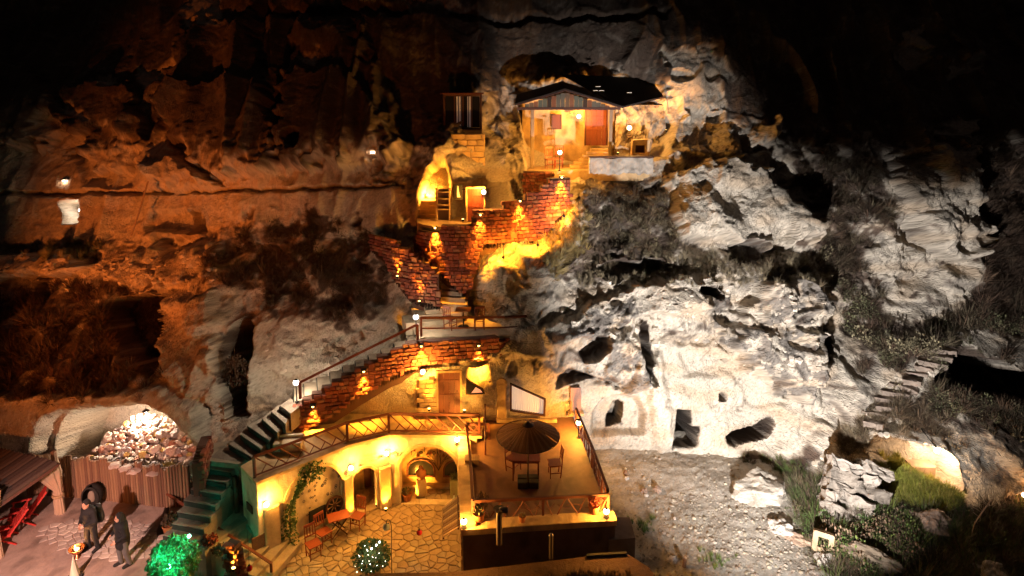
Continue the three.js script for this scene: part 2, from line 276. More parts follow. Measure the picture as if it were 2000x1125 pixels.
  H('1247,640 1254,625 1265,627 1269,650 1273,690 1271,722 1266,770 1257,720 1248,680', 1.8, { P: 0.1, K: 0.75 });
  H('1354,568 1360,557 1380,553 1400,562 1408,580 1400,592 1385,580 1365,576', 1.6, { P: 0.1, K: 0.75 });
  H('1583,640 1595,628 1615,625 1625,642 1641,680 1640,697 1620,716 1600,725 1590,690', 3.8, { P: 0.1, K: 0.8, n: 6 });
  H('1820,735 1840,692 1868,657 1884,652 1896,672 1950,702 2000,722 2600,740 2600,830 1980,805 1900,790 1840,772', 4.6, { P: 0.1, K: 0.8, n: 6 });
  oval(1978, 702, 6, 6, { d: -0.5, w: 1.5, n: 1 }); oval(1745, 832, 11, 12, { d: -0.9, w: 2, n: 1.5 });
  H('1698,866 1715,852 1746,848 1800,864 1858,882 1876,900 1884,948 1884,972 1860,962 1800,934 1740,906 1706,892', 1.2, { R: 0.2 });
  H('1985,960 2060,940 2060,1050 1990,1040 1978,1000', 0.8);
  oval(595, 286, 16, 18, { d: -1.2, w: 2, n: 2 });
  H('282,442 300,410 360,405 366,412 372,406 392,406 401,422 406,458 290,456', 0.6, { w: 5 });
  H('365,410 390,407 400,424 404,456 368,456', 1.0);
  H('115,392 154,388 155,405 161,436 120,437 124,420 115,405', 1.1, { n: 2, w: 1.2, P: 1, K: 0, R: 0.3 });
  H('125,352 137,352 137,358 125,358', 0.3, { n: 0.3, w: 1 });
  H('725,305 745,304 743,309 727,310', 0.25, { n: 0.3, w: 1 });
  H('52,560 60,548 90,548 103,575 96,592 54,590', 1.2);
  H('205,600 235,580 265,572 331,572 321,600 318,680 305,730 230,700', 1.8, { n: 8 });
  H('812,455 814,362 830,326 855,305 872,308 884,352 880,384 880,455', 1.3, { w: 4, P: 1, R: 0.15, K: 0 });
  H('882,360 995,352 1010,400 1010,470 882,470', 0.45, { w: 3, P: 1, R: 0.15, K: 0 });
  f('868,300 955,300 1000,345 1000,356 880,358', { d: 0.2, w: 6, n: 5, P: 0.9, K: 0, R: 0.3 });
  H('1010,200 1290,200 1320,240 1300,310 1030,345', 0.8, { w: 5, P: 1, K: 0, R: 0.15 });
  oval(1323, 155, 24, 9, { d: -0.5, w: 4, n: 3 }); oval(1383, 155, 15, 9, { d: -0.4, w: 4, n: 3 });
  H('1378,219 1410,216 1410,240 1378,240', 0.6);
  H('1418,478 1452,468 1490,472 1490,512 1450,520 1420,505', 1.1, { w: 4, K: 0.7, P: 0.1 });
  H('1165,512 1210,505 1270,500 1330,520 1300,540 1200,552 1175,540', 1.2, { w: 4, n: 8, K: 0.75, P: 0.1 });
  H('1130,690 1160,655 1190,655 1192,680 1170,705 1140,712', 1.1, { w: 3, K: 0.75, P: 0.1 });
  H('1085,735 1110,720 1150,727 1168,738 1120,752 1085,760', 1.0, { w: 3, K: 0.7, P: 0.1 });
  oval(1078, 679, 6, 8, { d: 0.15, w: 3, n: 1 }); oval(1000, 720, 10, 13, { d: -0.3, w: 2, n: 3 });
  H('1770,420 1800,450 1825,470 1810,495 1775,480 1750,450', 0.5, { w: 6 });
  // cut steps up the path on the right
  for (let i = 0; i < 9; i++) { const u = i / 8, x = lerp(1712, 1835, u), y = lerp(806, 690, u); f(`${x - 18},${y + 3} ${x + 14},${y - 9} ${x + 20},${y - 4} ${x - 12},${y + 9}`, { d: -0.3, w: 2, n: 2 }); }
  // small wedges cut in the pale slope above the parapet
  for (const [x, y] of [[655, 672], [690, 664], [708, 656], [668, 678], [640, 683]]) f(`${x - 9},${y + 7} ${x - 2},${y - 9} ${x + 8},${y + 4} ${x + 4},${y + 9}`, { d: -0.35, w: 2, n: 2 });
  f('560,640 620,655 720,640 690,700 600,700', { d: -0.15, w: 8, n: 6 });
  const sdf = (q, x, y) => {
    let d = 1e18, s = 1;
    for (let i = 0, j = q.length - 1; i < q.length; j = i++) {
      const ax = q[i][0], ay = q[i][1], ex = q[j][0] - ax, ey = q[j][1] - ay, wx = x - ax, wy = y - ay, t = clamp((wx * ex + wy * ey) / (ex * ex + ey * ey)), bx = wx - ex * t, by = wy - ey * t;
      d = Math.min(d, bx * bx + by * by);
      const c1 = y >= ay, c2 = y < q[j][1], c3 = ex * wy > ey * wx; if ((c1 && c2 && c3) || (!c1 && !c2 && !c3)) s = -s;
    }
    return s * Math.sqrt(d);
  };
  const hash = (i, j, k) => { let h = Math.imul(i, 374761393) + Math.imul(j, 668265263) + Math.imul(k, 2147483647 ^ 0x5bd1e995) | 0; h = Math.imul(h ^ (h >>> 13), 1274126177); return ((h ^ (h >>> 16)) >>> 0) / 4294967296; };
  const cell = (x, y, k) => { // broken rock: [offset of the block, distance to its joint]
    const i = Math.floor(x), j = Math.floor(y); let a = 9, b = 9, v = 0;
    for (let u = -1; u < 2; u++) for (let t = -1; t < 2; t++) {
      const cx = i + u + hash(i + u, j + t, k), cy = j + t + hash(i + u, j + t, k + 7), d = (cx - x) ** 2 + (cy - y) ** 2;
      if (d < a) { b = a; a = d; const g = hash(i + u, j + t, k + 13), h = hash(i + u, j + t, k + 17); v = g + (x - cx) * (h - 0.5) * 1.6 + (y - cy) * (g - 0.5) * 1.6; } else if (d < b) b = d;
    }
    return [v, Math.sqrt(b) - Math.sqrt(a)];
  };
  const axis = (lo, hi, a, b, fine, coarse) => { const o = []; let x = lo; while (x < hi) { o.push(x); const out = x < a ? a - x : x > b ? x - b : 0; x += fine + Math.min(coarse, out * 0.06); } o.push(hi); return o; };
  const xs = axis(-36, 36, -23.5, 23.5, 0.056, 0.6), ts = axis(-14.5, 21, -9.6, 13, 0.056, 0.6), nx = xs.length, nt = ts.length;
  const P = new Float32Array(nx * nt * 3), C = new Float32Array(nx * nt * 3), UV = new Float32Array(nx * nt * 2), GR = new Float32Array(nx * nt);
  for (let j = 0; j < nt; j++) for (let i = 0; i < nx; i++) {
    const x = xs[i], t = ts[j]; let z = 28, px, py;
    for (let k = 0; k < 6; k++) { const dr = z * SA - t * CA, di = z * CA + t * SA, zc = dr * SP + di * CP; px = 1000 + FL * x / zc; py = CY + FL * (dr * CP - di * SP) / zc; z = zb(px, py); }
    const jx = n2(x * 0.7, t * 0.7) + 0.5 * n2(x * 2.1, t * 2.1), jy = n2b(x * 0.7, t * 0.7) + 0.5 * n2b(x * 2.1, t * 2.1);
    let R = 0.6, K = 0.25, Pl = 0.45, fl = 0, d = 0, hole = 0;
    for (const q of F) {
      if (px < q.lo[0] - 30 || py < q.lo[1] - 30 || px > q.hi[0] + 30 || py > q.hi[1] + 30) continue;
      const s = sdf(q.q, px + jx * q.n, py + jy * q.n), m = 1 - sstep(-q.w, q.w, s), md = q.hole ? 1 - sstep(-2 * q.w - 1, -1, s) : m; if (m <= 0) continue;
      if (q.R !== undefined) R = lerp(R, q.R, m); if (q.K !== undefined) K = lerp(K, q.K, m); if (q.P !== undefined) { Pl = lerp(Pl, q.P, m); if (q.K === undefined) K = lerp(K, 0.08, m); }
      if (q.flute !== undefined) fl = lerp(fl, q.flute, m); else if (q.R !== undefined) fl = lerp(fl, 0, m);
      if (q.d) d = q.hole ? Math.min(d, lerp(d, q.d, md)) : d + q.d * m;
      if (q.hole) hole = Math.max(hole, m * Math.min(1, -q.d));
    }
    // relief
    const wx = x + 0.28 * n2(x * 0.6 + 9, t * 0.6), wt = t + 0.28 * n2b(x * 0.6, t * 0.6 + 4), pitch = 0.12 * x;
    const big = 1 - Math.abs(n2(wx * 0.33, wt * 0.3)), [c1, e1] = cell(wx * 0.6, (wt + pitch) * 0.56, 1), [c2, e2] = cell(x * 1.6 + 5 + 0.3 * n2(x * 2, t * 2), t * 1.35 + 0.3 * n2b(x * 2, t * 2), 2), [c3, e3] = cell(x * 4.4 + 2, t * 3.7, 3);
    const rg = R * (1 - 0.8 * hole), lay = n2(x * 0.16, t * 2.1 + pitch) * (1 - fl), lay2 = n2(x * 0.5, t * 6.5) * (1 - fl);
    const mass = Math.min(1, Math.max(0, rg - 0.18) * 1.8), hol = n2(wx * 0.17 + 40, wt * 0.2), m2 = n2(wx * 0.46 + 11, wt * 0.34);
    let dd = mass * (0.8 * hol + 0.45 * m2 - 0.5 * sstep(0.45, 0.75, n2(wx * 0.38 + 60, wt * 0.5))) + rg * (0.3 * (big - 0.6) + 0.4 * (c1 - 0.5) * sstep(0, 0.18, e1) + 0.16 * (c2 - 0.5) * sstep(0, 0.14, e2) + 0.06 * (c3 - 0.5) - 0.1 * (1 - sstep(0, 0.08, e1)) + 0.04 * sstep(-0.2, 0.5, lay) + 0.02 * lay2);
    let fb = 0, pit = 0, amp = 0.1, fr = 1.4; for (let k = 0; k < 5; k++) { const v = n2(x * fr + k * 7, t * fr * 0.9 + k * 3); fb += amp * (k < 2 ? 0.55 * v : 0.35 - Math.abs(v)); if (k > 1) pit += amp * Math.max(0, v - 0.35); amp *= 0.6; fr *= 2.05; }
    dd += fb * (0.12 + 0.95 * rg) - pit * (0.4 + 1.8 * rg);
    if (fl) dd += fl * (1.5 * (1 - Math.abs(n2(x * 0.22 + 0.3 * n2(x * 0.2, t * 0.1), t * 0.05 + 3))) + 0.3 * (1 - Math.abs(n2(x * 0.7, t * 0.11))) - 0.6);
    if (K > 0.5) dd += (K - 0.5) * (0.25 - 0.17 * fl) * (n2(x * 3.1, t * 3.1) * 0.5 + n2(x * 7, t * 7) * 0.35);
    const zz = z - d - dd, k = j * nx + i;
    P[3 * k] = x; P[3 * k + 1] = EYE - zz * SA + t * CA; P[3 * k + 2] = -(zz * CA + t * SA);
    UV[2 * k] = x + 0.3 * zz; UV[2 * k + 1] = t; GR[k] = K;
    // colour: pale tuff, grey crust, ochre runs, dark growth, painted shade in openings
    const crust = sstep(0.05, 0.45, n2(wx * 0.9 + 3, wt * 1.1) * 0.6 + n2(wx * 3.3, wt * 3) * 0.4 + (0.5 - Pl) * 0.7), och = sstep(0, 0.7, n2(x * 0.35 + 20, t * 0.9)), run = sstep(0.25, 0.7, n2(x * 2.6, t * 0.28)) * 0.35 * fl;
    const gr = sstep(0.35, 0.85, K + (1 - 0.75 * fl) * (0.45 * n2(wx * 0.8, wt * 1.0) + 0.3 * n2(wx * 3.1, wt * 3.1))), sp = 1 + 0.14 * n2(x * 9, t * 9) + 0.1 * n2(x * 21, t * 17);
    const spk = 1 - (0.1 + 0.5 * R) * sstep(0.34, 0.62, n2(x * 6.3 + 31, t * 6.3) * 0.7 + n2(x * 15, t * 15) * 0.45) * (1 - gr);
    const pale = [0.52, 0.455, 0.37], ochre = [0.47, 0.34, 0.22], grey = [0.2, 0.175, 0.15], soilShade = [0.07, 0.043, 0.029];
    for (let c = 0; c < 3; c++) { let v = lerp(pale[c], ochre[c], och * 0.55); v = lerp(v, grey[c], crust * 0.8 * (0.35 + 0.65 * (1 - Pl) + 0.25 * R)); v *= 1 - run; v = lerp(v, soilShade[c] * (0.8 + 0.5 * c1), gr * 0.93); C[3 * k + c] = clamp(v * sp * spk, 0.01, 0.8); }
  }
  const idx = new Uint32Array((nx - 1) * (nt - 1) * 6); let o = 0;
  for (let j = 0; j < nt - 1; j++) for (let i = 0; i < nx - 1; i++) { const a = j * nx + i, b = a + 1, c = a + nx, e = c + 1; idx[o++] = a; idx[o++] = b; idx[o++] = e; idx[o++] = a; idx[o++] = e; idx[o++] = c; }
  const g = new THREE.BufferGeometry();
  g.setAttribute('position', new THREE.BufferAttribute(P, 3)); g.setAttribute('color', new THREE.BufferAttribute(C, 3)); g.setAttribute('uv', new THREE.BufferAttribute(UV, 2)); g.setIndex(new THREE.BufferAttribute(idx, 1)); g.computeVertexNormals();
  const find = (arr, v) => { let a = 0, b = arr.length - 1; while (b - a > 1) { const m = (a + b) >> 1; if (arr[m] <= v) a = m; else b = m; } return a; };
  const NO = g.attributes.normal;
  // where the survey's line of sight meets the finished rock
  const on = (px, py, lift = 0) => { const q = at(px, py, 1), s = zb(px, py) / deep(q), X = q.x * s, T = ((q.y - EYE) * CA - q.z * SA) * s, i = find(xs, X), j = find(ts, T), k = j * nx + i; const n = V(NO.getX(k), NO.getY(k), NO.getZ(k)); return { p: V(P[3 * k], P[3 * k + 1], P[3 * k + 2]).addScaledVector(n, lift), n, K: GR[k] }; };
  return { g, on };
})();
{
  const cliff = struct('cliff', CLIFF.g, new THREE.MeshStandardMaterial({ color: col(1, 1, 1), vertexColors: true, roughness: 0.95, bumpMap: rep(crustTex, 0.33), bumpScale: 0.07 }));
}
// ---------- frames and small builders used by the buildings ----------
const base = (th, g) => g.translate(-th.position.x, -th.position.y, -th.position.z);
const partW = (name, geo, m, th) => part(name, base(th, geo), m, th);           // geometry given in world places
const frame = (a, b, y) => { // a, b are [x, distance]; u along, v up, w out towards the valley
  const dx = b[0] - a[0], dd = b[1] - a[1], len = Math.hypot(dx, dd), th = Math.atan2(dd, dx);
  const m = new THREE.Matrix4().makeRotationY(th).setPosition(a[0], y, -a[1]);
  return { len, th, m, p: (u, v, w) => V(u, v, w).applyMatrix4(m), put: (g) => g.applyMatrix4(m) };
};
function voronoi(x0, x1, y0, y1, sx, sy, inside, gap, jit = 0.8) { // crazy paving: list of outlines
  const P = [], out = []; let r = 0;
  for (let y = y0 - sy; y < y1 + sy; y += sy, r++) for (let x = x0 - sx; x < x1 + sx; x += sx) P.push([x + (r % 2) * sx / 2 + rr(-0.5, 0.5) * sx * jit, y + rr(-0.5, 0.5) * sy * jit]);
  for (const a of P) {
    if (!inside(a[0], a[1])) continue;
    let q = [[a[0] - sx, a[1] - sy], [a[0] + sx, a[1] - sy], [a[0] + sx, a[1] + sy], [a[0] - sx, a[1] + sy]];
    for (const b of P) {
      const dx = b[0] - a[0], dy = b[1] - a[1], L = Math.hypot(dx, dy); if (!L || Math.abs(dx) > 2 * sx || Math.abs(dy) > 2 * sy) continue;
      const k = (L / 2 - gap), n = []; // keep points with projection below k
      for (let i = 0; i < q.length; i++) { const c = q[i], e = q[(i + 1) % q.length], s = ((c[0] - a[0]) * dx + (c[1] - a[1]) * dy) / L - k, t = ((e[0] - a[0]) * dx + (e[1] - a[1]) * dy) / L - k; if (s <= 0) n.push(c); if ((s < 0) !== (t < 0) && s !== t) { const f = s / (s - t); n.push([c[0] + (e[0] - c[0]) * f, c[1] + (e[1] - c[1]) * f]); } }
      q = n; if (q.length < 3) break;
    }
    if (q.length >= 3) out.push([a, q]);
  }
  return out;
}
function slabGeo(q, h, c = 0.012) { // a flat stone: outline [x, distance], bevelled upper edge, thickness h, top at 0
  const n = q.length, cx = q.reduce((s, p) => s + p[0], 0) / n, cy = q.reduce((s, p) => s + p[1], 0) / n, pos = [];
  const lo = q.map(([x, y]) => [x, -h, -y]), mid = q.map(([x, y]) => [x, -c, -y]), hi = q.map(([x, y]) => { const L = Math.hypot(x - cx, y - cy) || 1; return [x - (x - cx) / L * c * 1.5, 0, -(y - (y - cy) / L * c * 1.5)]; });
  for (let i = 0; i < n; i++) { const j = (i + 1) % n; for (const [A, B] of [[lo, mid], [mid, hi]]) pos.push(A[i], A[j], B[j], A[i], B[j], B[i]); pos.push(hi[i], hi[j], [cx, 0.004, -cy]); }
  const g = new THREE.BufferGeometry(); g.setAttribute('position', new THREE.BufferAttribute(new Float32Array(pos.flat()), 3)); g.computeVertexNormals(); return metreUV(g);
}
const poly = (q) => (x, y) => { let s = false; for (let i = 0, j = q.length - 1; i < q.length; j = i++) if ((q[i][1] > y) !== (q[j][1] > y) && x < (q[j][0] - q[i][0]) * (y - q[i][1]) / (q[j][1] - q[i][1]) + q[i][0]) s = !s; return s; };
const xd = (v) => [v.x, -v.z];

// ---------- ground ----------
{
  const g = new THREE.PlaneGeometry(700, 700, 1, 1); g.rotateX(-Math.PI / 2); g.translate(0, -1.35, -40); metreUV(g);
  struct('ground', g, mat(0.12, 0.08, 0.055, { bump: grain03, bs: 0.05 }));
}
// the dusty yard below the white caves
const yardY = (x, d) => { const e = 0.03 * n2(x * 0.5, d * 0.5) + 0.02 * n2(x * 1.9, d * 1.9) + 0.012 * n2(x * 5, d * 5) + 0.008 * n2(x * 13, d * 13) - 0.05 * sstep(11, 9, x) * 0; return e - 0.1 * sstep(23, 24.6, d) + 0.05 * n2(x * 0.2, d * 0.2) - 0.35 * sstep(10.0, 11.4, x + 0.5 * n2(d * 0.8, 3)) * sstep(24.5, 22, d) - 1.0 * sstep(3.4, 2.8, x) * sstep(19, 18.3, d); };
{
  const nx = 170, nz = 230, g = new THREE.PlaneGeometry(10.5, 14.5, nx, nz); g.rotateX(-Math.PI / 2); g.translate(7.6, 0, -18.6);
  const p = g.attributes.position, c = new Float32Array(p.count * 3);
  for (let i = 0; i < p.count; i++) {
    const x = p.getX(i), d = -p.getZ(i); p.setY(i, yardY(x, d));
    const k = 0.5 + 0.5 * n2(x * 0.5 + 4, d * 0.5), q = 1 + 0.16 * n2(x * 6, d * 6) + 0.12 * n2(x * 15, d * 15), s = sstep(-0.1, 0.5, n2(x * 0.9, d * 1.1) + 0.35 * n2(x * 4, d * 4));
    c[3 * i] = lerp(0.43, 0.28, s * 0.7) * q * lerp(1, 0.85, k); c[3 * i + 1] = lerp(0.385, 0.245, s * 0.7) * q * lerp(1, 0.83, k); c[3 * i + 2] = lerp(0.325, 0.2, s * 0.7) * q * lerp(1, 0.8, k);
  }
  g.setAttribute('color', new THREE.BufferAttribute(c, 3)); g.computeVertexNormals(); metreUV(g);
  struct('yard_ground', g, mat(1, 1, 1, { vc: true, bump: rep(grainTex, 1.5), bs: 0.025 }));
  // pebbles and chips of tuff
  const pg = stoneGeo(1, 1, 3, 0.6), n = 3600, im = new THREE.InstancedMesh(pg, mat(0.44, 0.38, 0.31, { bump: grain1, bs: 0.01 }), n), M = new THREE.Matrix4(), Q = new THREE.Quaternion(), cc = new THREE.Color();
  for (let i = 0; i < n; i++) {
    let x, d; do { x = rr(3.0, 11.3); d = rr(16, 24.6); } while (rnd() > 0.15 + 0.85 * sstep(23, 18.5, d + 0.8 * n2(x * 0.6, d * 0.6)) || (x < 3.5 && d < 18.9));
    const r = 0.012 + 0.05 * Math.pow(rnd(), 3.2); Q.setFromEuler(new THREE.Euler(rr(-0.4, 0.4), rr(0, 6.3), rr(-0.4, 0.4)));
    im.setMatrixAt(i, M.compose(V(x, yardY(x, d) + r * 0.25, -d), Q, V(r, r * rr(0.7, 1.2), r * rr(0.8, 1.4)))); const k = rr(0.55, 1.15); im.setColorAt(i, cc.setRGB(k, k * rr(0.94, 1), k * rr(0.86, 0.98)));
  }
  im.name = 'gravel'; im.userData.kind = 'stuff'; im.userData.label = 'loose pebbles and tuff chips strewn over the floodlit yard'; im.userData.category = 'gravel'; scene.add(im);
}
// left court with its patch of pale paving
const COURT = [[-24, 9], [-8.6, 9], [-9.98, 17.32], [-11.49, 19.01], [-12.02, 20.8], [-12.07, 23.83], [-24, 24.5]];
{
  const s = struct('court_floor', prismGeo(COURT, -1.3, 0), mat(0.36, 0.27, 0.23, { map: mottle05, bump: rep(grainTex, 0.5), bs: 0.02 }));
  const q = [[70, 1030], [120, 1018], [200, 1012], [285, 1022], [322, 1045], [300, 1085], [230, 1100], [150, 1088], [95, 1062]].map(([a, b]) => xd(onY(a, b, 0))), ins = poly(q);
  const mm = [mat(0.46, 0.4, 0.36, { map: mottle05, bump: grain1, bs: 0.012 }), mat(0.38, 0.32, 0.29, { map: mottle05, bump: grain1, bs: 0.012 }), mat(0.52, 0.46, 0.41, { map: mottle05, bump: grain1, bs: 0.012 })];
  let k = 0;
  for (const [a, o] of voronoi(-16, -10, 16.8, 21, 0.27, 0.2, ins, 0.011)) { if (k++ > 285) break; const g = slabGeo(o.map(([x, d]) => [x - a[0], d - a[1]]), 0.05); part('cobble', g, pick(mm), s, [a[0], 0.012 + rr(0, 0.018), -a[1]]); }
}
// lower court: crazy paving round the arcade
const LC = -1;
{
  const s = struct('lower_court_floor', prismGeo([[-9.81, 13.2], [-1.28, 13.2], [-1.29, 24.03], [-8.16, 24.03], [-8.81, 19.88], [-9.88, 18.29]], -1.34, LC - 0.035), mat(0.3, 0.21, 0.13, { map: mottle05, bump: grain1, bs: 0.03 }));
  const ins = poly([[-8.47, 16.24], [-1.43, 16.24], [-1.44, 23.75], [-4.38, 23.75], [-6.57, 23.65], [-6.26, 22.14], [-8.51, 19.88]]);
  const mm = [[0.44, 0.35, 0.24], [0.38, 0.29, 0.2], [0.5, 0.41, 0.29], [0.4, 0.34, 0.26], [0.46, 0.35, 0.22]].map((c) => mat(...c, { map: mottle05, bump: grain1, bs: 0.02 }));
  const rest = []; voronoi(-8.6, -1.2, 15.8, 24.4, 0.31, 0.25, ins, 0.012, 1.1).sort((a, b) => (b[0][1] < 17.2) - (a[0][1] < 17.2) ? (a[0][1] < 17.2) - (b[0][1] < 17.2) : a[0][1] - b[0][1]).forEach(([a, o], k) => { const g = slabGeo(o.map(([x, d]) => [x - a[0], d - a[1]]), 0.05), pos = [a[0], LC + rr(-0.012, 0.012), -a[1]], rt = [rr(-0.02, 0.02), 0, rr(-0.02, 0.02)]; if (k < 298) part('flagstone', g, pick(mm), s, pos, rt); else rest.push(g.translate(...pos)); });
  if (rest.length) stuffPart(part('flagstones', merge(rest), mm[1], s));
}
// ---------- masonry walls: every stone proud of the mortar by its own amount ----------
const BRICK = [[0.27, 0.07, 0.035], [0.2, 0.05, 0.028], [0.33, 0.1, 0.05], [0.16, 0.042, 0.026], [0.3, 0.13, 0.07]].map((c) => mat(...c, { bump: rep(grainTex, 2), bs: 0.012, rough: 0.8 }));
const brickG = [0, 1, 2, 3].map((k) => { const g = chamfer(1, 1, 1, 0.09), p = g.attributes.position; for (let i = 0; i < p.count; i++) { const x = p.getX(i), y = p.getY(i), z = p.getZ(i); p.setXYZ(i, x + 0.07 * n3(x * 2 + k * 5, y * 2, z * 2), y + 0.09 * n3(x * 2, y * 2 + k * 5, z), z + 0.12 * n3(x * 2, y * 2, z * 2 + k * 5)); } g.computeVertexNormals(); return g; });
// path points: [x, distance, bottom, top]; the stones are on the side towards the valley
function masonry(name, label, path, o = {}) {
  const th = thing(name, label, 'stone wall', [path[0][0], path[0][2], -path[0][1]]), rowH = o.row ?? 0.15, bl = o.len ?? 0.24, T = o.thick ?? 0.28;
  const S = [0]; for (let i = 1; i < path.length; i++) S.push(S[i - 1] + Math.hypot(path[i][0] - path[i - 1][0], path[i][1] - path[i - 1][1]));
  const L = S[S.length - 1], ev = (s) => { let i = 0; while (i < path.length - 2 && S[i + 1] < s) i++; const t = clamp((s - S[i]) / (S[i + 1] - S[i])), a = path[i], b = path[i + 1]; return { x: lerp(a[0], b[0], t), d: lerp(a[1], b[1], t), lo: lerp(a[2], b[2], t), hi: lerp(a[3], b[3], t), th: Math.atan2(b[1] - a[1], b[0] - a[0]) }; };
  const stepped = (h) => o.step ? Math.floor(h / o.step) * o.step : h;
  // the core
  const pos = [], put = (a, b, c, d) => pos.push(a, b, c, a, c, d), N = Math.ceil(L / 0.12);
  for (let i = 0; i < N; i++) {
    const a = ev(L * i / N), b = ev(L * (i + 1) / N), h = stepped((a.hi + b.hi) / 2) - 0.02, q = (e, w, y) => V(e.x + Math.sin(e.th) * w, y, -e.d + Math.cos(e.th) * w);
    put(q(a, 0, a.lo - 0.06), q(b, 0, b.lo - 0.06), q(b, 0, h), q(a, 0, h)); put(q(a, 0, h), q(b, 0, h), q(b, -T, h), q(a, -T, h)); put(q(b, -T, b.lo - 0.6), q(a, -T, a.lo - 0.6), q(a, -T, h), q(b, -T, h));
    put(q(a, -T, a.lo - 0.3), q(a, 0, a.lo - 0.3), q(a, 0, h), q(a, -T, h)); put(q(b, 0, b.lo - 0.3), q(b, -T, b.lo - 0.3), q(b, -T, h), q(b, 0, h));
  }
  const g = new THREE.BufferGeometry().setFromPoints(pos); g.computeVertexNormals(); partW('core', metreUV(g), MT.mortar, th);
  const list = []; let ymin = 1e9, ymax = -1e9; for (const p of path) { ymin = Math.min(ymin, p[2]); ymax = Math.max(ymax, p[3]); }
  let row = 0;
  for (let y = ymin - 0.1; y < ymax; y += rowH, row++) {
    let s = (row % 2) * bl * 0.5 * rr(0.6, 1.2) - rr(0, 0.1);
    while (s < L) {
      const w = bl * rr(0.62, 1.3), c = s + w / 2; s += w; if (c > L + 0.02) break;
      const e = ev(clamp(c, 0.02, L)), yc = y + rowH / 2, top = stepped(e.hi); if (yc - rowH * 0.2 < e.lo - 0.1 || yc > top) continue;
      const tall = yc + rowH * 1.1 < top && rnd() < 0.06;
      list.push({ e, y: yc + (tall ? rowH / 2 : rr(-0.008, 0.008)), w: w - 0.022, h: (tall ? 2 : 1) * rowH - 0.024 + rr(-0.012, 0.008), z: 0.06 + rr(0, 0.055) });
    }
  }
  if (o.cap) { for (let s = 0.1; s < L; s += 0.3) { const e = ev(s); list.push({ e, y: stepped(e.hi) + 0.03, w: 0.29, h: 0.07, z: 0.1, cap: 1 }); } }
  list.sort((a, b) => b.w * b.h - a.w * a.h);
  const rest = [];
  list.forEach((b, i) => {
    const out = b.cap ? -T / 2 + 0.02 : 0, P = V(b.e.x + Math.sin(b.e.th) * out, b.y, -b.e.d + Math.cos(b.e.th) * out), sc = [b.w, b.h, b.cap ? T + 0.1 : b.z * 2], rt = [rr(-0.03, 0.03), b.e.th + rr(-0.04, 0.04), rr(-0.03, 0.03)];
    if (i < 298) part('stone', pick(brickG), pick(BRICK), th, P.sub(th.position), rt, sc);
    else rest.push(pick(brickG).clone().applyMatrix4(new THREE.Matrix4().compose(P, new THREE.Quaternion().setFromEuler(new THREE.Euler(...rt)), V(...sc))));
  });
  if (rest.length) { const n = Math.ceil(rest.length / 3); for (let k = 0; k < 3; k++) { const r = rest.slice(k * n, k * n + n); if (r.length) stuffPart(partW('stones', merge(r), BRICK[k * 2 % 5], th)); } }
  return th;
}
const wp = (px, d, lo, hi) => { const a = onD(px, lo, d), b = onD(px, hi, d); return [(a.x + b.x) / 2, d, a.y, b.y]; };
const WALL1 = [wp(571, 22.5, 846, 793), wp(600, 22.6, 836, 777), wp(650, 22.8, 804, 745), wp(700, 23.0, 771, 716), wp(760, 23.3, 735, 686), wp(815, 23.6, 713, 659), wp(870, 23.8, 703, 657), wp(930, 23.95, 700, 657), wp(975, 24.15, 698, 657), wp(998, 24.5, 694, 656), wp(1006, 25.1, 680, 652)];
masonry('stair_parapet_wall', 'long red stone parapet climbing beside the stairs to the round terrace', WALL1, { step: 0.2 });
const WALL2 = [wp(811, 27.4, 500, 450), wp(818, 26.9, 502, 446), wp(840, 26.55, 512, 440), wp(878, 26.4, 545, 438), wp(897, 26.4, 566, 436), wp(914, 26.45, 567, 434), wp(924, 26.5, 535, 433), wp(926, 26.5, 530, 410), wp(946, 26.6, 474, 408), wp(956, 26.65, 474, 402), wp(1000, 26.9, 470, 389), wp(1040, 27.15, 468, 372), wp(1066, 27.35, 466, 358), wp(1083, 27.5, 430, 338), wp(1113, 27.7, 402, 337)];
masonry('retaining_wall', 'tall stepped dark red stone wall below the upper cave house', WALL2, { step: 0.3, row: 0.16 });
const WALL3 = [wp(722, 27.5, 478, 459), wp(754, 26.8, 505, 464), wp(770, 26.5, 540, 468), wp(800, 26.1, 578, 484), wp(825, 25.95, 588, 505), wp(857, 25.85, 594, 530)];
masonry('curved_stair_wall', 'curved red stone wall with two uplights on the steep slope', WALL3, { step: 0.2, row: 0.14 });
masonry('porch_brick_wall', 'small reddish stone wall under the porch chairs', [wp(1022, 29.6, 374, 334), wp(1082, 29.6, 372, 336)], { row: 0.14, len: 0.2 });
const WALL5 = [wp(395, 20.2, 1000, 905), wp(405, 20.9, 955, 868), wp(412, 21.6, 915, 850)];
masonry('stair_foot_wall', 'dark red stone wall between the stone heap and the lower steps', WALL5, { row: 0.16 });
masonry('lamp_pier', 'broken red stone pier with an uplight at the foot of the lower steps', [wp(440, 16.9, 1150, 1062), wp(460, 16.8, 1150, 1066), wp(478, 16.9, 1150, 1085)], { row: 0.13, len: 0.2, step: 0.13 });

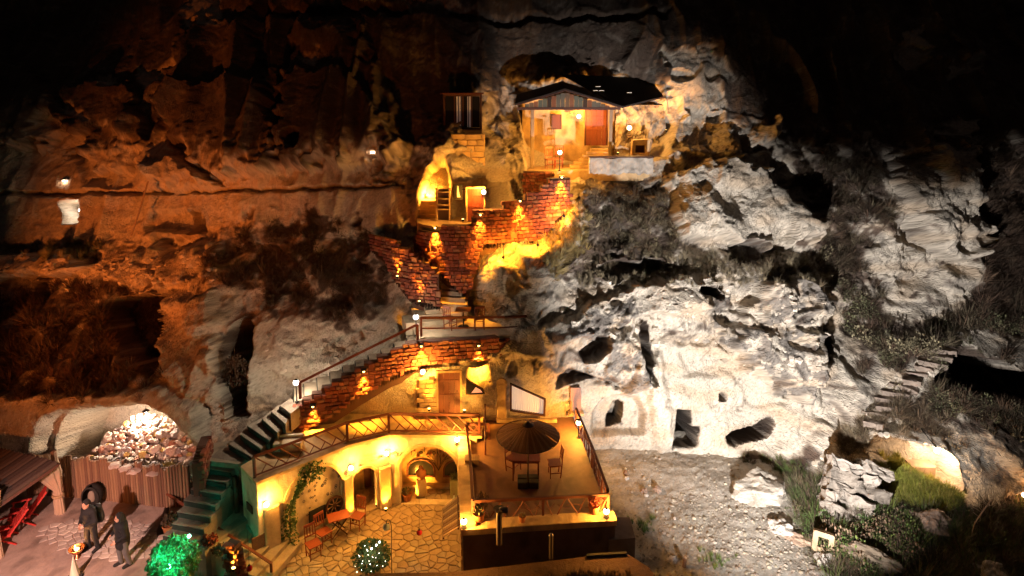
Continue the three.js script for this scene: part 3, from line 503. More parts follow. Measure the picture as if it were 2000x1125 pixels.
// ---------- stairs ----------
function stairs(name, label, list, mTread = MT.stone, mRiser = MT.riser) { // list: {q: outline of the tread, y, drop}, front edge first two points
  const th = thing(name, label, 'stairs', V(list[0].q[0][0], list[0].y, -list[0].q[0][1]));
  for (const s of list) {
    const jq = s.q.map(([x, d]) => [x + rr(-0.025, 0.025), d + rr(-0.02, 0.02)]), g0 = prismGeo(jq, s.y - (s.drop ?? 0.5), s.y), gp = g0.attributes.position; for (let i = 0; i < gp.count; i++) if (gp.getY(i) > s.y - 0.01) gp.setY(i, s.y + 0.012 * n2(gp.getX(i) * 2.3, gp.getZ(i) * 2.3)); g0.computeVertexNormals(); partW('tread', g0, mTread, th);
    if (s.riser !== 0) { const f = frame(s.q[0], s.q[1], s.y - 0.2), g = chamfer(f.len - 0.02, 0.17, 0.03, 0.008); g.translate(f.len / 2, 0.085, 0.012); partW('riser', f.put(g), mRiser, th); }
  }
  return th;
}
{ // straight flight up from the green landing
  const list = [], e0 = onY(436, 897, 1.6), dir = onY(412, 985, 0.4).sub(e0); dir.y = 0; dir.normalize(); const side = V(-dir.z, 0, dir.x); if (side.x < 0) side.negate();
  for (let k = 0; k < 8; k++) {
    const c = e0.clone().addScaledVector(dir, 0.31 * k), w = 0.53 + 0.02 * k, b = c.clone().addScaledVector(dir, -0.5);
    list.push({ y: 1.6 - 0.2 * k, drop: 1.2, q: [xd(c.clone().addScaledVector(side, -w)), xd(c.clone().addScaledVector(side, w)), xd(b.clone().addScaledVector(side, w)), xd(b.clone().addScaledVector(side, -w))] });
  }
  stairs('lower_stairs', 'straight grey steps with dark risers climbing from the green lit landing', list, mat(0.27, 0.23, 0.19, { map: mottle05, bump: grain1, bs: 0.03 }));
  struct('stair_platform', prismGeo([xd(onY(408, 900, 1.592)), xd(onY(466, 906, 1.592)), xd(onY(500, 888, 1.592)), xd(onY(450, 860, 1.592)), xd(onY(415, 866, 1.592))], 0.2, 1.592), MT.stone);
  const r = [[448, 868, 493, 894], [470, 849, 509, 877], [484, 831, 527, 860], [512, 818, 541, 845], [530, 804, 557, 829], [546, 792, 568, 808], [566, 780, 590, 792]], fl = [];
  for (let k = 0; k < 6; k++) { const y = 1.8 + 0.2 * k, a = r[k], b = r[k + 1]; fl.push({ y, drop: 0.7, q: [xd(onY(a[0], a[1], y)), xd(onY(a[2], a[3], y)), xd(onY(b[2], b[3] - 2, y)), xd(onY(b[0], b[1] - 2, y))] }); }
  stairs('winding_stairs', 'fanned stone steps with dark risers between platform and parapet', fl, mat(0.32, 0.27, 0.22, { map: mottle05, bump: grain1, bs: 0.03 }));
}
{ // flight behind the parapet up to the round terrace
  const list = [];
  for (let k = 0; k < 10; k++) {
    const t0 = k / 10, t1 = (k + 1) / 10, p = (t) => { const s = lerp(571, 822, t), i = WALL1.findIndex((w) => w[0] > onD(s, 740, 23).x); const a = WALL1[Math.max(0, i - 1)], b = WALL1[Math.max(1, i)], X = onD(s, 740, 23).x, f = clamp((X - a[0]) / (b[0] - a[0])); return [lerp(a[0], b[0], f), lerp(a[1], b[1], f) + 0.25]; };
    const a = p(t0), b = p(t1 + 0.02), y = 2.85 + 0.185 * k;
    list.push({ y, drop: 0.5, q: [a, [a[0] - 0.35, a[1] + 1.05], [b[0] - 0.35, b[1] + 1.05], b] });
  }
  stairs('parapet_stairs', 'pale steps with dark fronts rising behind the red parapet', list.map((s) => ({ ...s, q: [s.q[1], s.q[0], s.q[3], s.q[2]] })));
}
{ // terrace with the little tables
  const q = [[815, 664], [830, 658], [1000, 655], [1008, 640], [1000, 618], [900, 596], [850, 596], [800, 625]].map(([a, b]) => xd(onY(a, b, 4.72)));
  struct('round_terrace_floor', prismGeo(q, 3.9, 4.72), MT.plasterPale);
  const L = [[792, 632, 905, 622, 4.9], [812, 617, 902, 610, 5.08], [832, 606, 895, 600, 5.26]].map(([a, b, c, d, y]) => { const A = onY(a, b, y), B = onY(c, d, y); return { y, drop: 0.5, riser: 0, q: [xd(A), xd(B), [B.x, -B.z + 0.9], [A.x - 0.3, -A.z + 0.9]] }; });
  stairs('terrace_steps', 'broad pale steps at the back of the round terrace', L, MT.plasterPale);
  const U = []; const s0 = onY(868, 597, 5.3);
  for (let k = 0; k < 8; k++) { const x = -3.1 - 0.02 * k + 0.2 - 0.1 * k, d = -s0.z + 0.26 * k, y = 5.4 + 0.2 * k; U.push({ y, drop: 0.6, riser: 0, q: [[x - 0.2, d], [x + 1.05, d - 0.25], [x + 1.05, d + 0.3], [x - 0.2, d + 0.5]] }); }
  stairs('yellow_steps', 'yellow lit steps rising between the two curved red walls', U, MT.stone);
}
{ // steps down into the lower court
  const list = [], a = onY(408, 1062, 0), b = onY(485, 990, 0), dir = onY(560, 1110, -1).sub(onY(445, 1025, 0)); dir.y = 0; dir.normalize();
  for (let k = 0; k < 7; k++) { const o = dir.clone().multiplyScalar(0.36 * k), o2 = dir.clone().multiplyScalar(0.36 * k - 0.45), y = -0.12 - 0.13 * k + 0.1; list.push({ y, drop: 1.2, q: [xd(a.clone().add(o)), xd(b.clone().add(o)), xd(b.clone().add(o2)), xd(a.clone().add(o2))] }); }
  stairs('court_steps', 'low broad steps running down from the landing into the yellow court', list.map((s) => ({ ...s, riser: 0 })));
  const pl = [[330, 985], [408, 1004], [470, 985], [492, 1000], [492, 1010], [400, 1070], [340, 1068]].map(([x, y]) => xd(onY(x, y, -0.02)));
  struct('landing_floor', prismGeo(pl, -1.3, -0.02), mat(0.3, 0.27, 0.22, { map: mottle05, bump: grain03, bs: 0.03 }));
}

// ---------- arcade with its terrace ----------
const TY = 1.8, A0 = [-9.11, 20.32], A1 = [-8.26, 19.47], A2 = [-5.82, 21.65], A3 = [-4.5, 22.32], A4 = [-1.3, 22.23], AH = TY - LC - 0.1;
{
  const th = thing('arcade', 'cream plastered arcade with painted arches carrying the railed terrace', 'arcade', V(-5, LC, -22));
  const arch = (s, x0, x1, y0, ys, rise) => { const h = new THREE.Path(), m = (x0 + x1) / 2, r = (x1 - x0) / 2; h.moveTo(x0, y0); h.lineTo(x1, y0); h.lineTo(x1, ys); for (let i = 1; i < 24; i++) { const a = i / 24 * Math.PI; h.lineTo(m + r * Math.cos(a), ys + rise * Math.sin(a)); } h.lineTo(x0, ys); h.closePath(); s.holes.push(h); };
  const wall = (f, holes, t) => { const s = new THREE.Shape(); s.moveTo(0, 0); s.lineTo(f.len, 0); s.lineTo(f.len, AH); s.lineTo(0, AH); s.closePath(); holes.forEach((h) => arch(s, ...h)); const g = new THREE.ExtrudeGeometry(s, { depth: t - 0.02, bevelEnabled: true, bevelThickness: 0.01, bevelSize: 0.012, bevelSegments: 1, curveSegments: 4 }); g.translate(0, 0, -t); return metreUV(g); };
  const f0 = frame(A0, A1, LC), f1 = frame(A1, A2, LC), f2 = frame(A2, A3, LC), f3 = frame(A3, A4, LC);
  const rim = (f, x0, x1, ys, rise, w = 0.13) => { const s = new THREE.Shape(), m = (x0 + x1) / 2, r = (x1 - x0) / 2; for (let i = 0; i <= 24; i++) { const a = i / 24 * Math.PI; s[i ? 'lineTo' : 'moveTo'](m + (r + w) * Math.cos(a), ys + (rise + w) * Math.sin(a)); } for (let i = 24; i >= 0; i--) { const a = i / 24 * Math.PI; s.lineTo(m + (r + 0.02) * Math.cos(a), ys + (rise + 0.02) * Math.sin(a)); } const g = new THREE.ExtrudeGeometry(s, { depth: 0.03, bevelEnabled: true, bevelThickness: 0.006, bevelSize: 0.006, bevelSegments: 1 }); g.translate(0, 0, 0.0); return f.put(metreUV(g)); };
  partW('end_wall', f0.put(wall(f0, [], 0.3)), MT.plasterPale, th);
  partW('wall', f1.put(wall(f1, [[0.95, 2.95, 0.02, 1.42, 1.0]], 0.3)), MT.plasterPale, th);
  partW('wall', f2.put(wall(f2, [[0.12, 0.98, 0.015, 1.28, 0.44]], 0.32)), MT.plasterPale, th);
  partW('wall', f3.put(wall(f3, [[0.36, 2.5, 0.015, 1.35, 0.98]], 0.32)), MT.plasterPale, th);
  partW('blind_arch_panel', f1.put(box(2.3, 2.6, 0.1, 1.95, 1.31, -0.19)), MT.plasterPale, th);
  partW('arch_band', rim(f1, 0.95, 2.95, 1.42, 1.0), MT.plaster, th); partW('arch_band', rim(f2, 0.12, 0.98, 1.28, 0.44, 0.1), MT.plaster, th); partW('arch_band', rim(f3, 0.36, 2.5, 1.35, 0.98), MT.plaster, th);
  // rooms behind the open arches
  partW('back_wall', f3.put(box(3.6, AH, 0.15, 1.5, AH / 2, -1.3)), MT.plaster, th);
  partW('side_wall', f3.put(box(0.15, AH, 1.0, -0.05, AH / 2, -0.83)), MT.plaster, th);
  partW('back_wall', f2.put(box(2.6, AH, 0.15, 0.2, AH / 2, -1.5)), MT.plaster, th); partW('side_wall', f2.put(box(0.14, AH, 1.16, -0.35, AH / 2, -0.9)), MT.plaster, th);
  partW('red_panel', f2.put(box(0.5, 1.25, 0.03, 0.05, 1.0, -1.4)), MT.door, th); partW('inner_door', f2.put(box(0.28, 1.6, 0.04, 0.98, 0.85, -1.38)), MT.doorDark, th);
  partW('kerb', f3.put(box(3.0, 0.1, 0.22, 1.6, 0.05, -1.1)), MT.plasterPale, th);
  for (const u of [0.93, 2.35]) { // arched windows in the back wall
    const sh = (r, y0) => { const s = new THREE.Shape(); s.moveTo(-r, y0); s.lineTo(r, y0); for (let i = 0; i <= 16; i++) { const a = i / 16 * Math.PI; s.lineTo(r * Math.cos(a), 0.62 + r * 0.85 * Math.sin(a)); } s.closePath(); return s; };
    const fr = sh(0.56, 0.36); fr.holes.push(new THREE.Path(sh(0.5, 0.42).getPoints()));
    const a = new THREE.ExtrudeGeometry(fr, { depth: 0.05, bevelEnabled: false }); a.translate(u, 0, -1.225); const w = partW('window', f3.put(metreUV(a)), MT.door, th);
    const b = new THREE.ShapeGeometry(sh(0.5, 0.42)); b.translate(u, 0, -1.216); part('pane', base(th, f3.put(b)), MT.glass, w);
  }
  { // things fixed above those windows
    for (let i = 0; i < 16; i++) { const u = 0.45 + i * 0.125, v = 1.42 + rr(-0.1, 0.12), k = i % 4, g = k === 0 ? new THREE.TorusGeometry(0.055, 0.012, 6, 12).translate(u, v, -1.2) : k === 1 ? box(0.02, 0.26, 0.02, u, v, -1.21) : k === 2 ? new THREE.SphereGeometry(0.05, 8, 6).translate(u, v - 0.06, -1.19) : new THREE.ConeGeometry(0.06, 0.12, 8).translate(u, v - 0.1, -1.19); partW(['iron_ring', 'hanging_tool', 'clay_ball', 'clay_bell'][k], f3.put(g), k < 2 ? MT.iron : MT.terracotta, th); }
    for (const [u, v, r] of [[0.95, 1.98, 0.17], [1.42, 2.06, 0.2], [1.85, 2.03, 0.16]]) { const t = new THREE.SphereGeometry(r, 12, 8); t.scale(1, 0.75, 0.5); t.translate(u, v, -1.18); partW('painted_gourd', f3.put(t), MT.terracotta, th); }
    const br = []; for (let i = 0; i < 9; i++) { const a = f3.p(1.62, 0.62, -1.21), b = f3.p(1.62 + rr(-0.5, 0.5), 1.2 + rr(0, 0.35), -1.2), m = a.clone().lerp(b, 0.5).add(V(rr(-0.1, 0.1), rr(0, 0.15), 0.02)); br.push(tube([a, m, b], 0.009, 10, 5)); } partW('painted_branch', merge(br), MT.twig, th);
  }
  { // ceramic rings pressed into the plaster, fanned round the lamps and over the blind arch
    const g = []; const ring = (f, u, v, w) => { const t = new THREE.TorusGeometry(rr(0.02, 0.042), 0.011, 6, 12); t.translate(u, v, w); g.push(f.put(t)); };
    for (let i = 0; i < 26; i++) ring(f1, rr(1.5, 2.85), rr(0.7, 2.0), -0.135);
    for (let i = 0; i < 13; i++) { const a = rr(0.1, 3.0), r = rr(0.2, 0.5); ring(f1, f1.len - 0.12 + Math.min(0, Math.cos(a) * r), 1.75 + Math.sin(a) * r * 0.5 - 0.1, 0.012); ring(f2, Math.max(0.02, Math.cos(a) * r), 1.85 + Math.sin(a) * r * 0.5, 0.012); }
    for (let i = 0; i < 13; i++) { const a = rr(0.1, 3.0), r = rr(0.2, 0.5); ring(f2, f2.len - 0.05 + Math.min(0, Math.cos(a) * r), 1.95 + Math.sin(a) * r * 0.5, 0.012); ring(f3, Math.max(0.02, Math.cos(a) * r), 1.95 + Math.sin(a) * r * 0.5, 0.012); }
    stuffPart(partW('ceramic_rings', merge(g), mat(0.06, 0.05, 0.07, { rough: 0.4 }), th));
    const mk = []; for (let r = 0; r < 3; r++) for (let i = 0; i < 5; i++) mk.push(box(rr(0.04, 0.09), 0.035, 0.006, 0.52 + i * 0.1 + rr(-0.01, 0.01), 2.18 - r * 0.11 + rr(-0.01, 0.01), 0.012)); stuffPart(partW('faded_lettering', f2.put(merge(mk)), mat(0.3, 0.26, 0.24), th));
  }
  // corner pier, fully lit, with its plinth
  partW('pier', f2.put(chamfer(0.42, 1.62, 0.16, 0.03).translate(1.27, 0.81, 0.085)), MT.plaster, th); partW('pier', f1.put(chamfer(0.36, 1.62, 0.14, 0.03).translate(3.16, 0.81, 0.075)), MT.plaster, th); partW('pier', f1.put(chamfer(0.5, 1.75, 0.12, 0.03).translate(0.42, 0.87, 0.065)), MT.plaster, th);
  const q = [A0, [A1[0] + 0.02, A1[1] - 0.06], [A2[0] + 0.04, A2[1] - 0.06], [A3[0] + 0.02, A3[1] - 0.06], [A4[0] + 0.2, A4[1] - 0.05], [-1.1, 24.53], [-6.22, 24.53], [-8.21, 22.94], [-8.29, 21.65]];
  partW('terrace_slab', prismGeo(q, TY - 0.1, TY), MT.plaster, th);
  partW('arched_niche', (() => { const s = new THREE.Shape(); s.moveTo(0, 0); s.lineTo(0.7, 0); s.absarc(0, 0, 0.7, 0, Math.PI / 2); s.lineTo(0, 0); const g = new THREE.ExtrudeGeometry(s, { depth: 0.05, bevelEnabled: false }); g.translate(0.3, 0.15, 0.006); return f0.put(metreUV(g)); })(), mat(0.2, 0.33, 0.27, { map: mottle05 }), th);
  partW('name_board', f0.put(box(0.42, 0.26, 0.03, 0.62, 1.6, 0.03)), MT.doorDark, th);
  const d0 = f1.p(0.42, 0.45, 0.16); partW('small_door', f1.put(box(0.5, 0.9, 0.04, -0.0, 0.45, 0.02)), MT.timber, th);
  window_board: { const b = tag(part('menu_board', f1.put(chamfer(0.62, 0.52, 0.05, 0.01).translate(2.05, 0.6, -0.08)), MT.dark), 'black framed menu board hung in the blind arch', 'board'); }
  { // wagon wheel
    const w = thing('wagon_wheel', 'old wooden wagon wheel hung on the arcade wall beside the black board', 'wheel', f1.p(2.66, 0.72, -0.02), f1.th); const tr = new THREE.TorusGeometry(0.3, 0.045, 8, 28); part('rim', tr, MT.frame, w); const h = new THREE.CylinderGeometry(0.075, 0.075, 0.1, 12); h.rotateX(Math.PI / 2); part('hub', h, MT.frame, w);
    part('wheel_back', new THREE.CircleGeometry(0.29, 24).translate(0, 0, -0.035), MT.dark, w);
    for (let i = 0; i < 8; i++) { const a = i / 8 * 6.283 + 0.2; part('spoke', rodGeo(V(0, 0, 0), V(Math.cos(a) * 0.3, Math.sin(a) * 0.3, 0), 0.02), MT.paleTimber, w); }
  }
}

// ---------- deck building ----------
const DY = 1.5, DK = { nl: [-1.44, 17.57], nr: [3.1, 17.99], fr: [2.45, 24.07], fl: [-1.95, 22.3] };
{
  const th = thing('deck_house', 'flat roofed stone house whose roof is the dining deck', 'house', [0.6, LC, -17.3]);
  partW('wall', prismGeo([DK.nl, DK.nr, DK.fr, [-1.15, 24.36], DK.fl], -1.35, DY - 0.09), mat(0.16, 0.1, 0.075, { map: mottle05, bump: grain03, bs: 0.03 }), th);
  partW('deck_floor', prismGeo([[-1.24, 17.99], [2.93, 18.32], [2.41, 24.17], [-1.1, 24.41], [-1.55, 22.35]], DY - 0.1, DY), MT.deck, th);
  const strip = (a, b, w, y0, y1) => { const f = frame(a, b, 0), g = chamfer(f.len, y1 - y0, w, 0.02); g.translate(f.len / 2, (y0 + y1) / 2, -w / 2 + 0.04); return f.put(g); };
  partW('front_kerb', strip([-1.49, 17.54], [3.15, 17.98], 0.46, DY - 0.15, DY + 0.06), MT.plaster, th);
  { const a = [-1.98, 22.44], b = [-1.49, 17.6], f = frame(b, a, 0), g = chamfer(f.len, 0.24, 0.48, 0.02); g.translate(f.len / 2, DY + 0.02, 0.2); partW('side_kerb', f.put(g), MT.plaster, th); }
  { const q = []; const f = frame([-1.46, 17.71], [-1.95, 22.26], LC); for (let i = 0; i < 9; i++) q.push(1); for (let r = 0; r < 8; r++) { let u = (r % 2) * 0.14; while (u < 0.9) { const w = rr(0.24, 0.42); const g = pick(brickG).clone(); g.scale(w - 0.03, 0.24, 0.12); g.translate(u + w / 2, 0.15 + r * 0.28, 0.0); u += w; part('corner_stone', base(th, f.put(g)), MT.plaster, th); } } }
  partW('annex', prismGeo([[2.92, 17.86], [3.72, 17.96], [3.72, 18.9], [2.93, 18.9]], -1.2, 0.95), mat(0.17, 0.11, 0.08, { map: mottle05, bump: grain03, bs: 0.03 }), th);
  for (const [px, py0, py1, d, r] of [[975, 1003, 1062, 17.2, 0.085], [1076, 1046, 1090, 17.45, 0.06]]) {
    const p = onD(px, py1, d), t = onD(px, py0, d), c = thing('flue_pipe', px < 1000 ? 'bent metal flue pipe rising in front of the deck railing' : 'short dim flue pipe on the dark house front', 'chimney pipe', p);
    part('pipe', new THREE.CylinderGeometry(r, r, t.y - p.y, 14).translate(0, (t.y - p.y) / 2, 0), mat(0.2, 0.15, 0.12, { rough: 0.5, metal: 0.4 }), c);
    if (px < 1000) { const e = tube([V(0, t.y - p.y - 0.02, 0), V(0.06, t.y - p.y + 0.1, 0), V(0.24, t.y - p.y + 0.12, 0.02)], r * 1.05, 10, 10); part('elbow', e, mat(0.25, 0.2, 0.17, { rough: 0.5, metal: 0.4 }), c); part('cowl', new THREE.CylinderGeometry(0.17, 0.12, 0.07, 14).translate(0, t.y - p.y + 0.12, 0), MT.iron, c); }
    else part('cap', new THREE.SphereGeometry(r * 1.2, 12, 6, 0, 6.3, 0, 1.57).translate(0, t.y - p.y, 0), mat(0.3, 0.25, 0.22, { rough: 0.4, metal: 0.5 }), c);
  }
  // slatted lean-to against the deck house
  const s = thing('slatted_awning', 'small lean-to awning of wooden slats against the deck house wall', 'awning', [-2.0, 0.3, -18.2]); const P = [[866, 990], [897, 968], [899, 1028], [867, 1047]];
  const c = [onD(866, 990, 19.2), onD(897, 966, 19.05), onD(899, 1030, 17.8), onD(866, 1049, 17.9)];
  for (let i = 0; i < 13; i++) { const t = (i + 0.5) / 13, a = c[0].clone().lerp(c[3], t), b = c[1].clone().lerp(c[2], t); partW('slat', barGeo(a, b, 0.03, 0.07), i % 3 ? MT.timber : MT.paleTimber, s); }
  partW('beam', barGeo(c[0].clone().add(V(0, -0.05, 0)), c[3].clone().add(V(0, -0.05, 0)), 0.05, 0.05), MT.frame, s); partW('beam', barGeo(c[1].clone().add(V(-0.05, -0.05, 0)), c[2].clone().add(V(-0.05, -0.05, 0)), 0.05, 0.05), MT.frame, s);
}
// roof of the house below the picture's lower edge
{
  const q = [[-4.15, 16.71], [-1.68, 16.76], [-0.2, 16.99], [2.18, 17.37], [3.42, 17.46], [3.91, 16.95], [4.54, 15.36], [4.4, 9], [-4.6, 9]];
  const th = thing('earth_roof', 'dark earth covered flat roof of a house in the foreground', 'roof', [0, -1, -14]);
  partW('roof', prismGeo(q, 0.55, 0.8), mat(0.06, 0.025, 0.015, { bump: grain1, bs: 0.04 }), th); partW('wall', prismGeo(q.map(([x, d]) => [x * 0.97, d - 0.25]), -1.3, 0.55), mat(0.12, 0.08, 0.06, { bump: grain1 }), th); partW('roof_edge', barGeo(V(2.18, 0.82, -17.34), V(3.37, 0.82, -17.44), 0.12, 0.1), MT.dark, th);
}

{ // rough steps cut and laid up the earth path on the right
  const th = thing('rock_steps', 'rough pale steps climbing the earth path on the right slope', 'stairs', CLIFF.on(1705, 815).p), G = [0, 1, 2].map((k) => { const g = new THREE.BoxGeometry(1, 1, 1, 6, 2, 4), p = g.attributes.position; for (let i = 0; i < p.count; i++) { const x = p.getX(i), y = p.getY(i), z = p.getZ(i); p.setXYZ(i, x + 0.08 * n3(x * 3 + k * 7, y * 3, z * 3), y + 0.14 * n3(x * 3, y * 3 + k * 7, z * 3), z + 0.2 * n3(x * 3, y * 3, z * 3 + k * 7)); } g.computeVertexNormals(); return metreUV(g); }), m = mat(0.34, 0.27, 0.22, { map: mottle05, bump: grain1, bs: 0.03 });
  for (let i = 0; i < 12; i++) { const u = i / 11, x = lerp(1700, 1842, u) + rr(-3, 3), y = lerp(822, 684, Math.pow(u, 0.9)), p = CLIFF.on(x, y).p; part('step', pick(G), m, th, p.sub(th.position).add(V(0, 0.05, 0.15)), [rr(-0.05, 0.05), -0.5 + rr(-0.15, 0.15), rr(-0.04, 0.04)], [rr(0.6, 0.95), 0.2, 0.4]); }
}
// ---------- lamps: each is a fitting with a glowing glass and the light it gives ----------
function addLight(th, at_, c, I, o = {}) {
  I *= o.to ? (o.down ? 15 : 6) : c === AMBER || c === WARM ? 4.8 : 1.5;
  const l = o.to ? new THREE.SpotLight(c, I, 0, o.angle ?? 0.5, o.pen ?? 0.7, 2) : new THREE.PointLight(c, I, 0, 2);
  l.position.copy(at_); if (o.to) { l.target.position.copy(o.to); l.target.updateMatrixWorld(true); }
  l.name = 'lamp_light'; l.castShadow = true; l.shadow.radius = o.r ?? 2; th.add(l); return l;
}
const bulbM = (c, k) => glow(c, k);
const G_AMBER = bulbM(col(1, 0.62, 0.16), 9), G_WARM = bulbM(col(1, 0.78, 0.45), 12), G_WHITE = bulbM(col(1, 0.95, 0.86), 16);
const sph = (r) => new THREE.SphereGeometry(r, 14, 10);
function postLamp(p, h, label, c, I, gm) { // p = foot
  const t = thing('post_lamp', label, 'lamp', p, 0);
  part('post', new THREE.CylinderGeometry(0.018, 0.022, h, 8).translate(0, h / 2, 0), MT.iron, t); part('foot', new THREE.CylinderGeometry(0.07, 0.08, 0.03, 12).translate(0, 0.015, 0), MT.iron, t);
  part('globe', sph(0.1).translate(0, h + 0.1, 0), gm, t); part('cap', new THREE.ConeGeometry(0.09, 0.06, 12).translate(0, h + 0.225, 0), MT.iron, t);
  addLight(t, V(0, h + 0.1, 0), c, I, { r: 4 }); return t;
}
function wallLamp(p, th, label, c, I, gm, r = 0.075) { // p on the wall, th = turn of the wall
  const t = thing('wall_lamp', label, 'lamp', p, th);
  part('bracket', merge([box(0.1, 0.14, 0.02, 0, -0.02, 0.012), rodGeo(V(0, -0.02, 0.02), V(0, -0.07, 0.14), 0.012), new THREE.CylinderGeometry(0.05, 0.03, 0.03, 10).translate(0, -0.06, 0.15)]), MT.iron, t);
  part('globe', sph(r).translate(0, 0.02, 0.15), gm, t); addLight(t, V(0, 0.02, 0.15), c, I, { r: 3 }); return t;
}
function upLight(p, label, c, I, gm, dir = [0, 1, 0], angle = 0.55) { // ground spotlight throwing its light up
  const t = thing('uplight', label, 'spotlight', p), d = V(...dir).normalize(), q = new THREE.Quaternion().setFromUnitVectors(V(0, 1, 0), d);
  const b = part('housing', merge([new THREE.CylinderGeometry(0.06, 0.045, 0.09, 12, 1, true), new THREE.CylinderGeometry(0.045, 0.045, 0.01, 12).translate(0, -0.04, 0)]), MT.iron, t); b.quaternion.copy(q);
  const g = part('glass', new THREE.SphereGeometry(0.052, 12, 8).scale(1, 0.5, 1).translate(0, 0.04, 0), gm, t); g.quaternion.copy(q);
  part('spike', new THREE.CylinderGeometry(0.012, 0.006, 0.12, 6).translate(0, -0.09, 0), MT.iron, t);
  addLight(t, d.clone().multiplyScalar(0.045), c, I, { to: p.clone().addScaledVector(d, 3), angle, pen: 0.8 }); return t;
}
function downLight(p, label, I, th = 0, angle = 0.42) { // box on top of a wall throwing its light down the stones
  const t = thing('wall_downlight', label, 'wall light', p, th);
  part('box', merge([box(0.2, 0.03, 0.2, 0, 0.05, 0.02), box(0.03, 0.08, 0.16, -0.085, 0, 0.03), box(0.03, 0.08, 0.16, 0.085, 0, 0.03)]), MT.iron, t);
  part('glass', new THREE.SphereGeometry(0.045, 12, 8).translate(0, 0.005, 0.06), G_AMBER, t);
  t.position.add(V(0.04 * Math.sin(th), 0, 0.04 * Math.cos(th))); const w = t.position.clone().add(V(0.06 * Math.sin(th), 0.005, 0.06 * Math.cos(th)));
  addLight(t, V(0, 0.005, 0.06), AMBER, I, { to: w.clone().add(V(-0.3 * Math.sin(th), -2, -0.3 * Math.cos(th))), angle, pen: 0.9, r: 1.5, down: 1 }); return t;
}
function lantern(p, label, I) { // small lantern on a dark pyramid foot
  const t = thing('kerb_lantern', label, 'lantern', p);
  part('foot', new THREE.CylinderGeometry(0.03, 0.1, 0.13, 4).translate(0, 0.065, 0), MT.iron, t); part('globe', sph(0.09).translate(0, 0.21, 0), G_WARM, t); part('cap', new THREE.ConeGeometry(0.06, 0.05, 4).translate(0, 0.32, 0), MT.iron, t);
  addLight(t, V(0, 0.21, 0), WARM, I, { r: 4 }); return t;
}
// stairs and round terrace
postLamp(onD(580, 785, 22.65), 0.66, 'globe lamp on a thin post at the foot of the stair handrail', col(1, 0.8, 0.58), 9, G_WHITE);
postLamp(onD(813, 656, 24.0), 0.66, 'small white globe lamp at the corner of the round terrace railing', col(1, 0.82, 0.6), 5, G_WHITE);
[[612, 789, 22.62, 'downlight on the lowest end of the stair parapet', 9], [710, 721, 22.98, 'downlight halfway along the climbing stair parapet', 9], [822, 672, 23.58, 'downlight under the corner post of the round terrace', 10], [934, 671, 23.9, 'downlight on the round terrace wall below the small tables', 11]].forEach(([x, y, d, l, I], i) => downLight(onD(x, y, d).add(V(0.02, 0, 0.1)), l, I, [0.18, 0.3, 0.26, 0.12][i]));
[[850, 443, 26.5, 'downlight leftmost on the tall retaining wall'], [938, 418, 26.5, 'downlight on the step of the retaining wall beside the red landing door'], [1015, 391, 26.95, 'downlight in the middle of the stepped retaining wall'], [1096, 345, 27.55, 'downlight on the highest end of the retaining wall under the porch lamp']].forEach(([x, y, d, l], i) => downLight(onD(x, y, d).add(V(0, 0, 0.1)), l, 12, 0.15, 0.45));
upLight(onD(776, 541, 26.2), 'uplight on the left bend of the curved stair wall', AMBER, 9, G_AMBER, [0.02, 1, -0.02], 0.5); upLight(onD(819, 590, 25.75), 'uplight at the foot of the curved stair wall', AMBER, 10, G_AMBER, [0, 1, -0.02], 0.5);
[[1098, 428, 'added spotlight below the highest end of the retaining wall', 7], [1050, 482, 'added spotlight before the middle of the golden rock', 9], [985, 505, 'added spotlight before the golden rock beside the foot of the retaining wall', 9]].forEach(([x, y, l, I]) => { const p = CLIFF.on(x, y, 0).p.add(V(0, 0.35, 1.0)); const t = upLight(p, l, AMBER, I * 0.7, G_AMBER, [-0.1, 0.1, -0.8], 1.4); part('added_arm', tube([V(0, 0, 0.02), V(0, 0.12, -0.3), V(0, 0.1, -1.3)], 0.014, 10, 6), MT.iron, t); });  // spots added on arms in front of the rock to light it golden
upLight(onD(902, 585, 26.9), 'added uplight at the bottom of the yellow steps', AMBER, 6, G_AMBER, [-0.4, 0.5, -0.7], 1.2);  // added only to brighten these treads
// landing
{ const d = 27.3; wallLamp(onD(945, 375, d), 0, 'bright lamp beside the red landing door', WARM, 7, G_WHITE, 0.09); upLight(onD(904, 430, 27.2), 'uplight under the black crescent sign', AMBER, 8, G_AMBER, [0, 1, -0.1], 0.6);
  wallLamp(CLIFF.on(824, 372, 0.05).p, 0.6, 'upper lamp inside the yellow alcove', AMBER, 8, G_AMBER, 0.05); wallLamp(CLIFF.on(824, 398, 0.05).p, 0.6, 'lower lamp inside the yellow alcove', AMBER, 5, G_AMBER, 0.05); }
// porch
postLamp(onD(1093, 334, 29.5), 0.75, 'globe lamp on a post in front of the red porch chairs', WARM, 5, G_WARM);
wallLamp(onD(1130, 228, 31.6), 0, 'lamp on the porch wall left of the red plank door', WARM, 7, G_WARM, 0.1);
wallLamp(onD(1228, 250, 31.4), 0, 'wide bright lamp above the little hut right of the porch', col(1, 0.5, 0.12), 8, G_WARM, 0.11);
upLight(onD(1301, 256, 30.9), 'uplight on the rock right of the porch hut', AMBER, 6, G_AMBER, [0, 0.85, -0.3], 0.9);
upLight(onD(1207, 300, 31.0), 'uplight beside the right porch post', AMBER, 6, G_AMBER, [0, 1, -0.25], 0.7);
// terrace front
wallLamp(onD(826, 724, 23.35), 0.1, 'lamp above the stone panel left of the terrace door', WARM, 6, G_WARM, 0.09);
upLight(onD(838, 800, 23.2), 'uplight left of the terrace door', AMBER, 6, G_AMBER, [0, 1, -0.08], 0.5); upLight(onD(907, 803, 23.2), 'uplight right of the terrace door', AMBER, 4, G_AMBER, [0, 1, -0.08], 0.5);
